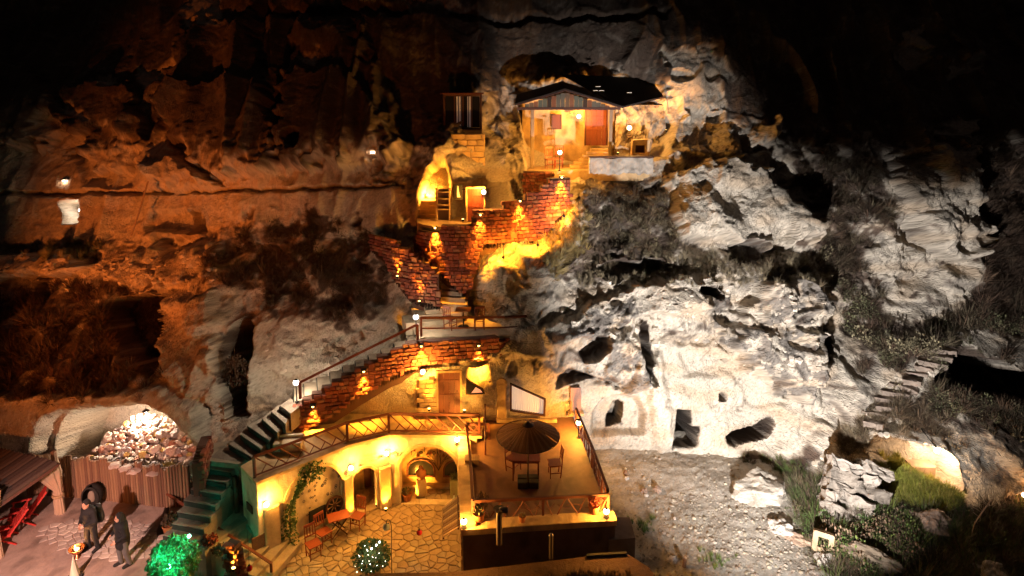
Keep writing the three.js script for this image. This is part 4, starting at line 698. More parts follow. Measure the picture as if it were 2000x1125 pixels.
// arcade
{ const f1 = frame(A1, A2, LC), f2 = frame(A2, A3, LC), f0 = frame(A0, A1, LC);
  wallLamp(f1.p(0.22, 1.95, 0.02), f1.th, 'lamp on the outer corner of the arcade above the small door', WARM, 5, G_WARM, 0.085);
  wallLamp(f2.p(0.0, 1.95, 0.02), (f1.th + f2.th) / 2, 'lamp between the blind arch and the narrow arch', WARM, 4.5, G_WARM, 0.085);
  wallLamp(f2.p(1.36, 2.15, 0.02), f2.th / 2, 'lamp on the arcade pier between narrow and wide arch', WARM, 5, G_WARM, 0.085);
  upLight(f1.p(0.5, 0.08, 0.3), 'uplight at the vine covered left pier of the arcade', AMBER, 8, G_AMBER, [-0.05, 1, -0.1], 0.6); upLight(f1.p(3.2, 0.08, 0.28), 'uplight by the pier beside the wagon wheel', AMBER, 7, G_AMBER, [0, 1, -0.1], 0.6);
  upLight(f2.p(1.2, 0.08, 0.3), 'uplight at the foot of the yellow pier between the open arches', AMBER, 9, G_AMBER, [0, 1, -0.1], 0.7);
  upLight(f2.p(0.98, 0.06, -0.1), 'small uplight inside the narrow arch', AMBER, 4, G_AMBER, [-0.3, 1, -0.5], 0.9); const f3 = frame(A3, A4, LC); upLight(f3.p(0.62, 0.08, -0.42), 'small uplight inside the wide arch', AMBER, 6, G_AMBER, [0.55, 0.75, -0.45], 1.25);
}
// deck
lantern(onY(893, 869, 1.64), 'lantern at the far end of the deck side kerb', 6); lantern(onY(906, 1031, 1.58), 'lantern on the near left corner of the deck kerb', 4); lantern(onY(1184, 1011, 1.58), 'lantern on the near right corner of the deck kerb beside the flower pot', 4);
{ const p = onY(1130, 850, 1.6); postLamp(p.setY(1.5), 0.5, 'lamp at the far end of the right deck railing by the cave house', WARM, 6, G_WARM); }
// lower left
upLight(onD(456, 1112, 16.65), 'uplight on the broken red pier', AMBER, 8, G_AMBER, [0.05, 1, -0.1], 0.55);
{ const p = onD(285, 803, 23.0), t = thing('cave_lamp', 'white lamp hung under the cave roof over the stone heap', 'lamp', p); part('shade', new THREE.ConeGeometry(0.13, 0.1, 14, 1, true).translate(0, 0.06, 0), MT.iron, t); part('bulb', sph(0.06), G_WHITE, t); part('cord', rodGeo(V(0, 0.1, 0), V(0, 0.5, -0.1), 0.008), MT.iron, t); addLight(t, V(0, 0, 0), col(1, 0.78, 0.58), 30, { r: 3 }); }
{ const p = onD(1830, 880, -CLIFF.on(1830, 880, 0).p.z - 1.15), t = thing('cave_lamp', 'white lamp on the wall of the small lit cave on the right', 'lamp', p); part('back_plate', rodGeo(V(0, 0.06, 0), V(0, 0.35, -1.2), 0.015), MT.iron, t); part('bulb', sph(0.085), G_WHITE, t); addLight(t, V(0, 0, 0.02), col(1, 0.64, 0.36), 8, { r: 4 }); }
{ const p = CLIFF.on(146, 400, 0.1).p.add(V(0, 0, 0.55)), t = thing('cave_lamp', 'blinding lamp inside the square cave window on the left', 'lamp', p); part('bulb', sph(0.09), G_WHITE, t); part('back_plate', box(0.2, 0.2, 0.02, 0, 0, -0.14), MT.iron, t); addLight(t, V(0, 0, 0), col(1, 0.86, 0.7), 1.2, { r: 5 }); }
for (const [x, y, l] of [[131, 355, 'tiny white lamp above the square cave window'], [736, 307, 'tiny white lamp high on the cliff left of the alcove']]) { const p = CLIFF.on(x, y, 0.08).p, t = thing('small_lamp', l, 'lamp', p); part('housing', box(0.3, 0.04, 0.12, 0, 0.07, 0), MT.iron, t); part('glass', box(0.24, 0.09, 0.06, 0, 0, 0), glow(col(1, 0.8, 0.6), 1.6), t); addLight(t, V(0, -0.02, 0.05), col(1, 0.6, 0.35), 0.3); }
{ const p = CLIFF.on(2030, 1000, 0.5).p, t = thing('cave_lamp', 'warm lamp in the cave at the right edge', 'lamp', p); part('bulb', sph(0.07), G_WARM, t); part('hook', rodGeo(V(0, 0.06, 0), V(0, 0.4, 0), 0.01), MT.iron, t); addLight(t, V(0, 0, 0), col(1, 0.42, 0.14), 1.2, { r: 3 }); }

// yard floodlight: housing, bright glass, added hood and flap blocking light from the cliff
{
  const t = thing('floodlight', 'floodlight on a short post lighting the white cave rocks, with added hood and flap cutting its beam', 'floodlight', [FLOOD[0], 0, FLOOD[2]]), a = -0.27, h = FLOOD[1];
  part('post', new THREE.CylinderGeometry(0.03, 0.035, h - 0.15, 8).translate(0, (h - 0.15) / 2, 0.12), MT.iron, t);
  part('housing', box(0.5, 0.34, 0.1, 0, h, 0.1), MT.iron, t, [0, 0, 0], [0, a, 0]); part('glass', box(0.42, 0.26, 0.02, 0, h, 0.03), glow(col(1, 0.95, 0.9), 6), t, [0, 0, 0], [0, a, 0]);
  { const s = new THREE.Shape([[-0.3, -0.12], [-0.3, 0.56], [-0.16, 0.6], [0.085, 0.62], [0.32, 0.88], [0.66, 0.95], [1.05, 0.74], [1.05, -0.12]].map(([x, y]) => new THREE.Vector2(x, y))); part('hood', new THREE.ExtrudeGeometry(s, { depth: 0.015, bevelEnabled: false }).rotateX(-Math.PI / 2).translate(0, h + 0.39, 0), MT.iron, t); } part('added_side_flap', box(0.015, 0.7, 0.8, -0.235, h + 0.02, -0.33), MT.iron, t, [0, 0, 0], [0, 0, 0]);
}
// ---------- railings ----------
function railing(name, label, foot, h, o = {}) { // foot: world points along the base
  const t = thing(name, label, 'railing', foot[0]), pr = o.post ?? 0.075, up = V(0, h, 0), tops = foot.map((p) => p.clone().add(up));
  foot.forEach((p, i) => { if (!o.posts || o.posts.includes(i)) partW('post', barGeo(p, tops[i].clone().add(V(0, 0.02, 0)), pr, pr), MT.rail, t); });
  for (let i = 0; i + 1 < foot.length; i++) {
    const a = tops[i], b = tops[i + 1]; partW('top_rail', barGeo(a, b, o.rw ?? 0.085, 0.075), MT.rail, t);
    if (o.mid) partW('lower_rail', barGeo(foot[i].clone().add(V(0, o.mid, 0)), foot[i + 1].clone().add(V(0, o.mid, 0)), 0.05, 0.045), MT.rail, t);
    const A = foot[i].clone().add(V(0, o.mid ?? 0.05, 0)), B = foot[i + 1].clone().add(V(0, o.mid ?? 0.05, 0)), L = A.distanceTo(B), at2 = (u, v) => A.clone().lerp(B, u).add(V(0, v * (h - (o.mid ?? 0.05)), 0));
    if (o.style === 'herringbone') { const n = Math.max(2, Math.round(L / 0.42)); for (let k = 0; k < n; k++) { const u0 = k / n, u1 = (k + 1) / n, um = (k + 0.5) / n; partW('diagonal', barGeo(at2(u0, 1), at2(Math.min(1, u1 + 0.5 / n * (k < n - 1)), 0.06), 0.032, 0.03), MT.rail, t); partW('diagonal', barGeo(at2(um, 0.0), at2(Math.min(1, u1 - 0.04 / n), 0.4), 0.03, 0.028), MT.rail, t); } }
    if (o.style === 'twigs') { const n = Math.max(2, Math.round(L / (o.gap ?? 0.34))); for (let k = 0; k < n; k++) { const u = (k + rr(0.1, 0.4)) / n, w = (o.lean ?? 0.5) * rr(0.5, 1.3) / n; const s = k % 2 ? 1 : -1, c = (x) => clamp(x, 0, 1); const a0 = at2(c(u + (s > 0 ? 0 : w)), 0), b0 = at2(c(u + (s > 0 ? w : 0)), 1), m = a0.clone().lerp(b0, 0.5).add(V(rr(-0.03, 0.03), 0, rr(-0.03, 0.03))); partW('branch', tube([a0, m, b0], rr(0.012, 0.024), 8, 6), MT.rail, t); if (o.cross) partW('branch', tube([at2(c(u), rr(0.5, 0.9)), at2(c(u + w * 0.6), rr(0.3, 0.6)), at2(c(u + w * 1.4), rr(0.2, 0.8))], rr(0.009, 0.016), 8, 5), MT.rail, t); } }
  }
  return t;
}
{ const a = onD(587, 778, 22.62), b = onD(816, 664, 23.75), t = railing('stair_handrail', 'dark red handrail climbing along the stair parapet', [a, b], 0.62, { post: 0.085 }); }
railing('terrace_railing', 'two bar railing round the terrace with the small tables', [onD(823, 657, 23.8), onD(915, 656, 24.0), onD(985, 655, 24.3), onD(1030, 652, 25.2)], 0.74, { mid: 0.32, posts: [0, 3] });
{ const f = (p, dy = 0) => V(p[0], TY + dy, -p[1] - 0.1); railing('herringbone_railing', 'long railing with herringbone bars along the arcade terrace', [f([A1[0] - 0.12, A1[1] + 0.12]), f([A2[0] - 0.07, A2[1] + 0.07]), f([A3[0] - 0.02, A3[1] + 0.03]), f([A4[0] + 0.1, A4[1] + 0.05])], 0.72, { style: 'herringbone', mid: 0.06, post: 0.08 }); }
railing('deck_front_railing', 'railing of crossed branches along the near edge of the deck', [V(-1.14, DY, -18.01), V(0.94, DY, -18.16), V(2.93, DY, -18.32)], 0.62, { style: 'twigs', lean: 0.9, cross: 1, gap: 0.36 });
railing('deck_right_railing', 'railing of dense upright branches along the right side of the deck', [V(2.93, DY, -18.41), V(2.74, DY, -20.73), V(2.45, DY, -23.4)], 0.72, { style: 'twigs', lean: 0.8, gap: 0.17, cross: 1 });
railing('deck_left_railing', 'thin railing along the left side of the deck next to the kerb', [V(-1.19, DY, -18.1), V(-1.41, DY, -20.35), V(-1.66, DY, -22.35)], 0.62, { posts: [0, 2] });
railing('deck_corner_railing', 'short railing with crossed sticks at the back left corner of the deck', [V(-1.66, DY, -22.45), V(-0.85, DY, -22.49)], 0.6, { style: 'twigs', lean: 1.2, gap: 0.3, cross: 1, mid: 0.05 });
{ const p = onY(948, 888, DY), t = thing('deck_pole', 'thin upright pole at the back corner railing of the deck', 'pole', p); part('pole', new THREE.CylinderGeometry(0.03, 0.035, 1.9, 8).translate(0, 0.95, 0), MT.rail, t); part('collar', new THREE.CylinderGeometry(0.045, 0.045, 0.06, 8).translate(0, 0.62, 0), MT.iron, t); }
{ const a = onY(327, 990, 0), b = onY(531, 1128, -1); railing('court_handrail', 'worn handrail slanting down beside the court steps', [a, b], 0.5, { post: 0.07 }); }
// ---------- upper cave house with its porch ----------
function plankDoor(name, label, p, w, h, th = 0, m = MT.door, o = {}) { // p = middle of the foot
  const t = thing(name, label, 'door', p, th), n = o.planks ?? 4;
  for (let i = 0; i < n; i++) part('plank', chamfer(w / n - 0.008, h, 0.04, 0.006), m, t, [-w / 2 + (i + 0.5) * w / n, h / 2, 0]);
  part('frame', merge([box(0.07, h + 0.08, 0.1, -w / 2 - 0.038, h / 2 + 0.04, 0), box(0.07, h + 0.08, 0.1, w / 2 + 0.038, h / 2 + 0.04, 0), box(w + 0.004, 0.08, 0.1, 0, h + 0.042, 0)]), o.frame ?? MT.frame, t);
  part('crossbar', chamfer(w - 0.04, 0.09, 0.025, 0.006), m, t, [0, h * 0.45, 0.032]); part('crossbar', chamfer(w - 0.04, 0.09, 0.025, 0.006), m, t, [0, h * 0.8, 0.032]); part('handle', tube([V(w * 0.36, h * 0.5, 0.03), V(w * 0.36, h * 0.53, 0.07), V(w * 0.36, h * 0.57, 0.03)], 0.011, 8, 6), MT.iron, t);
  if (o.brace) part('brace', barGeo(V(-w * 0.4, h * 0.47, 0.035), V(w * 0.4, h * 0.8, 0.035), 0.06, 0.02), m, t);
  return t;
}
const signBoard = (p, w, h, label, th = 0, mm = MT.doorDark) => { const t = thing('sign_plate', label, 'sign', p, th); part('board', chamfer(w, h, 0.03, 0.006), mm, t); part('face', box(w * 0.84, h * 0.6, 0.004, 0, 0, 0.017), mat(0.2, 0.14, 0.08), t); return t; };
{
  const th = thing('porch_house', 'plastered cave house front under a gabled porch roof', 'house', onD(1110, 330, 31.5));
  const L = (px, py, d) => onD(px, py, d);
  const z0 = 32.45; // plaster front set against the rock
  const fl = L(1100, 330, 30.6).y;
  partW('porch_floor', prismGeo([[xd(L(1030, 330, 30.2))[0], 30.1], [xd(L(1300, 330, 30.2))[0], 30.1], [xd(L(1310, 300, 33))[0], 33], [xd(L(1015, 300, 33))[0], 33]], fl - 0.5, fl), MT.plaster, th);
  { const a = L(1020, 330, z0), b = L(1215, 210, z0), s = new THREE.Shape(), w = b.x - a.x, h = b.y - fl + 0.4; s.moveTo(0, 0); s.lineTo(w, 0); s.lineTo(w, h); s.lineTo(0, h); s.closePath(); const g = new THREE.ExtrudeGeometry(s, { depth: 0.3, bevelEnabled: false, steps: 1 }); g.translate(a.x, fl, -z0 - 0.25); partW('front_wall', metreUV(g), MT.plaster, th); }
  { const a = L(1200, 300, 32.2), b = L(1300, 205, 32.2), g = new THREE.PlaneGeometry(b.x - a.x, b.y - fl, 60, 50), p = g.attributes.position; for (let i = 0; i < p.count; i++) p.setZ(i, 0.14 * n2(p.getX(i) * 1.6, p.getY(i) * 1.6) + 0.05 * n2(p.getX(i) * 6, p.getY(i) * 6) + 0.03 * n2(p.getX(i) * 14, p.getY(i) * 14)); g.computeVertexNormals(); metreUV(g); g.translate((a.x + b.x) / 2, (fl + b.y) / 2, -32.1); partW('rock_wall', g, MT.stone, th); }
  for (const [px, lo] of [[1040, 328], [1193, 304]]) { const a = L(px, lo, 30.7), b = L(px, 213, 30.7); partW('post', chamfer(0.17, b.y - a.y, 0.17, 0.02).translate(b.x, (a.y + b.y) / 2, b.z), MT.concrete, th); }
  const e0 = L(1010, 207, 30.4), e1 = L(1212, 212, 30.4), ap = L(1104, 179, 30.4), yb = Math.min(e0.y, e1.y);
  partW('beam', barGeo(V(e0.x, yb, e0.z), V(e1.x, yb, e1.z), 0.12, 0.12), MT.frame, th);
  const cm = [[0.15, 0.145, 0.12], [0.25, 0.1, 0.055], [0.05, 0.035, 0.03], [0.12, 0.15, 0.13], [0.26, 0.12, 0.07], [0.18, 0.13, 0.09]].map((c) => mat(...c, { map: wood2 }));
  const n = 20; for (let i = 0; i < n; i++) { const x0 = lerp(e0.x + 0.35, e1.x - 0.3, i / n), x1 = lerp(e0.x + 0.35, e1.x - 0.3, (i + 1) / n), xm = (x0 + x1) / 2, top = xm < ap.x ? lerp(e0.y, ap.y, (xm - e0.x) / (ap.x - e0.x)) : lerp(ap.y, e1.y, (xm - ap.x) / (e1.x - ap.x)), h = top - yb - 0.09; if (h > 0.08) partW('gable_board', box(x1 - x0 - 0.008, h, 0.03, xm, yb + 0.05 + h / 2, e0.z + 0.01 + 0.012 * (i % 2)), cm[(i * 5 + (i >> 2)) % 6], th); }
  for (const [a, b] of [[e0, ap], [ap, e1]]) partW('rake_board', barGeo(a.clone().add(V(0, 0.05, 0.06)), b.clone().add(V(0, 0.05, 0.06)), 0.05, 0.14), MT.frame, th);
  const roofM = mat(0.05, 0.035, 0.03, { map: wood2, bump: grain1, bs: 0.02 });
  const slab = (q) => { const g = new THREE.BufferGeometry(), up = V(0, 0.08, 0), p = [], put = (a, b, c, d) => p.push(a, b, c, a, c, d), [a, b, c, d] = q, [A, B, C, Dd] = q.map((v) => v.clone().add(up)); put(A, B, C, Dd); put(d, c, b, a); put(a, b, B, A); put(b, c, C, B); put(c, d, Dd, C); put(d, a, A, Dd); g.setFromPoints(p); g.computeVertexNormals(); return metreUV(g); };
  const bk = (v, dy = 0.55) => v.clone().add(V(0, dy, -2.2));
  partW('roof_slope', slab([e0.clone().add(V(-0.1, 0.03, 0.1)), ap.clone().add(V(0, 0.06, 0.1)), bk(ap, 0.4), bk(e0, 0.4)]), roofM, th); partW('roof_slope', slab([ap.clone().add(V(0, 0.06, 0.1)), e1.clone().add(V(0.1, 0.03, 0.1)), bk(e1, 0.4), bk(ap, 0.4)]), roofM, th);
  const h0 = L(1215, 211, 30.7), h1 = L(1296, 191, 31.2); const hip = [e1.clone().add(V(0.06, 0.02, 0.08)), h1, h1.clone().add(V(-0.35, 0.85, -1.7)), bk(ap, 0.75)];
  partW('side_roof', slab(hip), roofM, th);
  const r = 26; for (let i = 0; i < r; i++) { const a = h0.clone().lerp(h1, (i + 0.5) / r); partW('eave_tile', new THREE.CylinderGeometry(0.045, 0.045, 0.4, 8, 1, true, 0, Math.PI).rotateZ(Math.PI / 2).rotateY(Math.PI / 2).rotateX(0.4).translate(a.x, a.y + 0.1, a.z - 0.12), MT.terracotta, th); }
  for (const [x, y] of [[1163, 177], [1175, 177], [1168, 169], [1229, 181]]) { const p = L(x, y, 30.9); partW('roof_glow_bar', box(0.22, 0.025, 0.08, p.x, p.y, p.z), glow(col(1, 0.55, 0.12), 0.35), th); }  // glowing bars stand for lamplight coming up through roof gaps
  // steps up to the plank door
  for (let k = 0; k < 6; k++) { const y = fl + 0.14 * (k + 1), a = L(1112 + k * 9, 330, 31).x, b = L(1190, 330, 31.2).x; partW('step', chamfer(b - a, 0.14, 0.42 + (6 - k) * 0.02, 0.015).translate((a + b) / 2, y - 0.07, -(30.95 + 0.2 * k)), MT.plaster, th); }
  const dp = L(1164, 284, 32.0); plankDoor('porch_door', 'tall red plank door at the top of the porch steps', dp, 1.0, 1.75, 0, MT.door, { brace: 1 });
  const w = thing('porch_window', 'small dark shuttered window on the porch wall', 'window', L(1087, 238, 32.1)); part('frame', merge([box(0.5, 0.05, 0.08, 0, 0.34, 0), box(0.5, 0.05, 0.08, 0, -0.34, 0), box(0.05, 0.63, 0.08, -0.225, 0, 0), box(0.05, 0.63, 0.08, 0.225, 0, 0)]), MT.frame, w); part('shutter', box(0.4, 0.63, 0.03, 0, 0, 0), MT.doorDark, w);
  signBoard(L(1117, 219, 32.1), 0.26, 0.13, 'tiny dark name plate beside the porch wall lamp'); signBoard(L(1229, 267, 31.9), 0.27, 0.13, 'tiny dark name plate above the hut opening');
  // little hut with a low opening
  const hp = L(1249, 302, 31.6), hut = thing('small_hut', 'low plastered hut with a dark window right of the porch', 'hut', hp); part('front', (() => { const s = new THREE.Shape(); s.moveTo(-0.45, 0); s.lineTo(0.38, 0); s.lineTo(0.44, 0.78); s.lineTo(-0.42, 0.74); s.closePath(); const o = new THREE.Path(); o.moveTo(-0.28, 0.12); o.lineTo(0.2, 0.12); o.lineTo(0.2, 0.5); o.lineTo(-0.28, 0.5); o.closePath(); s.holes.push(o); return metreUV(new THREE.ExtrudeGeometry(s, { depth: 0.4, bevelEnabled: false })); })(), MT.plaster, hut); part('opening', box(0.5, 0.4, 0.02, -0.04, 0.31, 0.05), MT.doorDark, hut); part('plank', barGeo(V(0.34, 0, 0.44), V(0.5, 0.75, 0.44), 0.06, 0.03), MT.paleTimber, hut);
}
{ // white parapet under the porch
  const a = onD(1150, 336, 29.6), b = onD(1276, 336, 29.4), top = onD(1150, 309, 29.6).y, g = new THREE.BoxGeometry(b.x - a.x, top - a.y + 0.05, 0.3, 60, 14, 2), p = g.attributes.position;
  for (let i = 0; i < p.count; i++) { const x = p.getX(i), y = p.getY(i); p.setZ(i, p.getZ(i) + 0.05 * n2(x * 3, y * 3) + 0.02 * n2(x * 9, y * 9)); p.setY(i, y + 0.05 * n2(x * 1.2, 3) - (y < 0 ? 0.12 * Math.abs(n2(x * 2, 7)) : 0)); } g.computeVertexNormals(); metreUV(g);
  const t = thing('porch_parapet', 'whitewashed parapet wall under the right side of the porch', 'wall', [(a.x + b.x) / 2, (a.y + top) / 2, -29.6]); part('wall', g, mat(0.5, 0.44, 0.38, { map: mottle05, bump: grain1, bs: 0.03 }), t); part('coping', chamfer(b.x - a.x + 0.06, 0.06, 0.4, 0.015), MT.frame, t, [0, (top - a.y) / 2 + 0.07, 0]);
}
{ // bay window above the alcove
  const c = onD(904, 218, 30.2), t = thing('bay_window', 'dark wooden box window with white curtains above the yellow alcove', 'window', c), W = 1.75, H = 1.6;
  part('frame', merge([box(0.08, H, 0.5, -W / 2 + 0.04, 0, 0), box(0.08, H, 0.5, W / 2 - 0.04, 0, 0), box(W - 0.17, 0.08, 0.5, 0, H / 2 - 0.04, 0), box(W - 0.17, 0.06, 0.5, 0, -H / 2 + 0.03, 0)]), MT.frame, t);
  part('roof', chamfer(W + 0.2, 0.07, 0.75, 0.01), MT.doorDark, t, [0, H / 2 + 0.038, 0.05]); part('ledge', chamfer(W + 0.05, 0.26, 0.55, 0.02), MT.concrete, t, [0, -H / 2 - 0.135, 0.05]);
  for (const x of [-0.36, 0.02, 0.42]) part('mullion', box(0.06, H - 0.16, 0.05, x, 0, 0.2), MT.frame, t);
  part('pane', box(W - 0.18, H - 0.18, 0.012, 0, 0, 0.16), MT.glass, t);
  const cur = (w) => { const g = new THREE.PlaneGeometry(w, H - 0.2, 24, 1), p = g.attributes.position; for (let i = 0; i < p.count; i++) p.setZ(i, 0.03 * Math.sin(p.getX(i) * 48)); g.computeVertexNormals(); return g; };
  const cm = new THREE.MeshStandardMaterial({ color: col(0.6, 0.58, 0.56), emissive: col(1, 0.85, 0.75), emissiveIntensity: 0.035, roughness: 1, side: THREE.DoubleSide }); part('curtain', cur(0.24), cm, t, [-0.16, 0, 0.186]); part('curtain', cur(0.16), cm, t, [0.3, 0, 0.186]);
  // stone courses under it
  const b = thing('block_wall', 'pale cut stone courses glowing yellow under the box window', 'wall', onD(905, 320, 29.0)); const y1 = onD(905, 268, 29.2).y, y0 = onD(905, 330, 29.0).y; let y = y0, k = 0;
  while (y < y1) { const h = 0.26; let x = onD(872, 300, 29).x + (k % 2) * 0.2; const xe = onD(943, 300, 29).x; while (x < xe) { const w = Math.min(rr(0.4, 0.75), xe - x + 0.1); partW('block', chamfer(w - 0.015, h - 0.015, 0.3, 0.02).translate(x + w / 2, y + h / 2, -29.25 + rr(-0.02, 0.02)), MT.plaster, b); x += w; } y += h; k++; }
}
// landing with the red door
plankDoor('landing_door', 'red panelled door on the landing beside the bright lamp', onD(929, 432, 27.6), 0.68, 1.42, 0, mat(0.3, 0.06, 0.03, { map: wood2, rough: 0.5 }), { frame: MT.plaster, planks: 3 });
{
  const p = onD(895, 375, 27.5), t = thing('crescent_sign', 'black upright sign with a white curved blade beside the landing door', 'sign', p); part('board', chamfer(0.34, 0.66, 0.05, 0.01), MT.dark, t); const s = new THREE.Shape(); s.moveTo(-0.03, 0.26); s.quadraticCurveTo(0.0, 0.3, 0.02, 0.22); s.quadraticCurveTo(0.03, -0.05, 0.09, -0.22); s.lineTo(-0.05, -0.22); s.quadraticCurveTo(-0.06, 0.02, -0.03, 0.26); part('white_blade', new THREE.ExtrudeGeometry(s, { depth: 0.01, bevelEnabled: false }).translate(0, 0, 0.027), mat(0.85, 0.83, 0.8), t); part('bracket', box(0.16, 0.05, 0.04, 0.24, 0.12, 0), MT.iron, t);
  const st = []; const q0 = onD(832, 440, 28.3); for (let k = 0; k < 6; k++) st.push({ y: onD(832, 438 - k * 9, 28.0 + k * 0.18).y, drop: 0.4, riser: 0, q: [[onD(816, 430, 28).x, 28.0 + k * 0.2], [onD(850, 430, 28).x, 28.0 + k * 0.2], [onD(850, 430, 28).x, 28.5 + k * 0.2], [onD(816, 430, 28).x, 28.5 + k * 0.2]] }); stairs('alcove_steps', 'narrow steps inside the yellow lit alcove', st, MT.plaster);
  const sh = thing('alcove_shelves', 'grey purple shelf niche between alcove and landing door', 'shelf', onD(866, 436, 28.0)); part('back', box(0.5, 1.5, 0.04, 0, 0.75, -0.12), mat(0.22, 0.16, 0.18), sh); for (const y of [0.62, 0.82, 1.1, 1.4]) part('shelf', chamfer(0.52, 0.05, 0.24, 0.01), MT.plaster, sh, [0, y, 0]); part('side', box(0.06, 1.55, 0.26, -0.29, 0.775, 0), MT.plaster, sh); part('side', box(0.06, 1.55, 0.26, 0.29, 0.775, 0), MT.plaster, sh);
  struct('landing_slab', prismGeo([[-3.75, 27.1], [-3.2, 26.75], [-1.6, 26.75], [-1.3, 28.6], [-4.3, 28.9], [-4.1, 27.6]], onD(900, 440, 27).y - 0.4, onD(900, 440, 27).y), MT.plaster);
}
// terrace front: door, windows, stone panel
plankDoor('terrace_door', 'dark red door between the two uplights on the arcade terrace', onD(878, 806, 23.42), 0.82, 1.62, 0.05, MT.door, { planks: 4, frame: MT.plaster });
{
  const p = onD(834, 803, 23.45), t = thing('cut_stone_wall', 'arched panel of pale cut stone left of the terrace door', 'wall', p, 0.08); let y = 0, k = 0; while (y < 1.3) { const h = 0.19, w0 = y > 1.0 ? 0.55 : 0.78; let x = -w0 / 2 + (k % 2) * 0.1; while (x < w0 / 2 - 0.05) { const w = Math.min(rr(0.22, 0.4), w0 / 2 - x); part('block', chamfer(w - 0.012, h - 0.012, 0.14, 0.018), MT.plaster, t, [x + w / 2, y + h / 2, rr(-0.015, 0.015)]); x += w; } y += h; k++; } part('core', box(0.74, 1.28, 0.08, 0, 0.64, -0.05), MT.mortar, t);
  signBoard(onD(843, 738, 23.3), 0.24, 0.13, 'small dark plate under the terrace wall lamp', 0.08);
  const tri = thing('triangle_window', 'small slanted window with pink glow right of the terrace door', 'window', onD(927, 757, 23.35)); const s = new THREE.Shape(); s.moveTo(-0.32, -0.24); s.lineTo(0.36, -0.2); s.lineTo(0.3, -0.05); s.lineTo(-0.3, 0.34); s.closePath(); part('frame', new THREE.ExtrudeGeometry(s, { depth: 0.06, bevelEnabled: true, bevelSize: 0.03, bevelThickness: 0.02, bevelSegments: 1 }), MT.frame, tri); part('pane', new THREE.ShapeGeometry(s).translate(0, 0, 0.085), MT.glass, tri); const s2 = new THREE.Shape(); s2.moveTo(-0.12, -0.17); s2.lineTo(0.3, -0.15); s2.lineTo(0.22, -0.04); s2.lineTo(0.05, 0.06); s2.closePath(); part('curtain', new THREE.ShapeGeometry(s2).translate(0, 0, 0.09), new THREE.MeshStandardMaterial({ color: col(0.7, 0.5, 0.5), emissive: col(1, 0.25, 0.3), emissiveIntensity: 0.4, roughness: 1 }), tri);
  const w = thing('curtain_window', 'wide window with a drawn white curtain above the deck', 'window', onD(1030, 779, 23.3)); const C = [[-0.66, -0.44], [0.68, -0.66], [0.7, 0.02], [-0.66, 0.66]]; const sh = (k) => { const q = new THREE.Shape(); C.forEach(([x, y], i) => q[i ? 'lineTo' : 'moveTo'](x * k, y * k)); q.closePath(); return q; };
  const fr = sh(1); fr.holes.push(new THREE.Path(sh(0.89).getPoints())); part('frame', new THREE.ExtrudeGeometry(fr, { depth: 0.12, bevelEnabled: false }), MT.frame, w);
  const cg = new THREE.PlaneGeometry(1.24, 1.2, 60, 1), cp = cg.attributes.position; for (let i = 0; i < cp.count; i++) { let x = cp.getX(i), y = cp.getY(i); const lo = lerp(-0.4, -0.6, (x + 0.62) / 1.24), hi = lerp(0.58, 0.02, (x + 0.62) / 1.24); cp.setXYZ(i, x, y > 0 ? hi : lo, 0.03 + 0.012 * Math.sin(x * 70)); } cg.computeVertexNormals(); part('curtain', cg, new THREE.MeshStandardMaterial({ color: col(0.75, 0.72, 0.68), emissive: col(1, 0.8, 0.65), emissiveIntensity: 0.38, roughness: 1, side: THREE.DoubleSide }), w);
  const pil = thing('carved_pilaster', 'shallow carved column left of the curtain window', 'column', onD(980, 822, 23.35)); part('shaft', chamfer(0.36, 1.5, 0.12, 0.03), MT.plaster, pil, [0, 0.75, 0]); part('arch_head', new THREE.CylinderGeometry(0.2, 0.2, 0.1, 20, 1, false, 0, 6.3).rotateX(Math.PI / 2), MT.plaster, pil, [0, 1.52, 0]); part('skirting', chamfer(2.3, 0.14, 0.16, 0.02), MT.plaster, pil, [0.95, 0.05, 0.06]);
  const bench = thing('white_bench', 'white plastered bench block at the stair end of the terrace', 'bench', onY(566, 874, TY)); part('seat', chamfer(0.95, 0.34, 0.5, 0.02), MT.plasterPale, bench, [0, 0.17, 0.1], [0, 0.1, 0]); part('back', chamfer(0.95, 0.1, 0.12, 0.02), MT.plasterPale, bench, [0, 0.39, -0.1], [0, 0.1, 0]);
  const pc = thing('shuttered_opening', 'pale pink door in the lit wall right of the deck', 'door', onD(1124, 802, 24.0)); part('leaf', chamfer(0.42, 0.95, 0.05, 0.01), mat(0.45, 0.24, 0.17, { map: wood2 }), pc, [0, 0.48, 0]); part('step', chamfer(0.6, 0.12, 0.3, 0.02), MT.plaster, pc, [0, -0.06, 0.1]);
}
// ---------- chairs and tables ----------
function chair(name, label, p, turn, group, m = MT.redwood) {
  const t = thing(name, label, 'chair', p, turn, group);
  part('seat', chamfer(0.44, 0.035, 0.42, 0.01), m, t, [0, 0.45, 0]);
  const leg = new THREE.CylinderGeometry(0.02, 0.016, 0.44, 8), back = rodGeo(V(0, 0, 0), V(0, 1.02, -0.1), 0.021, 0.017, 8);
  for (const x of [-0.18, 0.18]) { part('leg', leg, m, t, [x, 0.22, 0.17]); part('leg', back, m, t, [x, 0, -0.17]); part('stretcher', box(0.018, 0.025, 0.34), m, t, [x, 0.18, 0]); }
  for (const y of [0.98, 0.62]) part('back_rail', chamfer(0.38, y > 0.9 ? 0.1 : 0.05, 0.025, 0.006), m, t, [0, y, -0.17 - 0.1 * y / 1.02]);
  for (const x of [-0.1, 0, 0.1]) part('back_slat', barGeo(V(x, 0.63, -0.232), V(x, 0.95, -0.264), 0.035, 0.012), m, t);
  part('stretcher', box(0.34, 0.025, 0.018), m, t, [0, 0.24, 0.17]); return t;
}
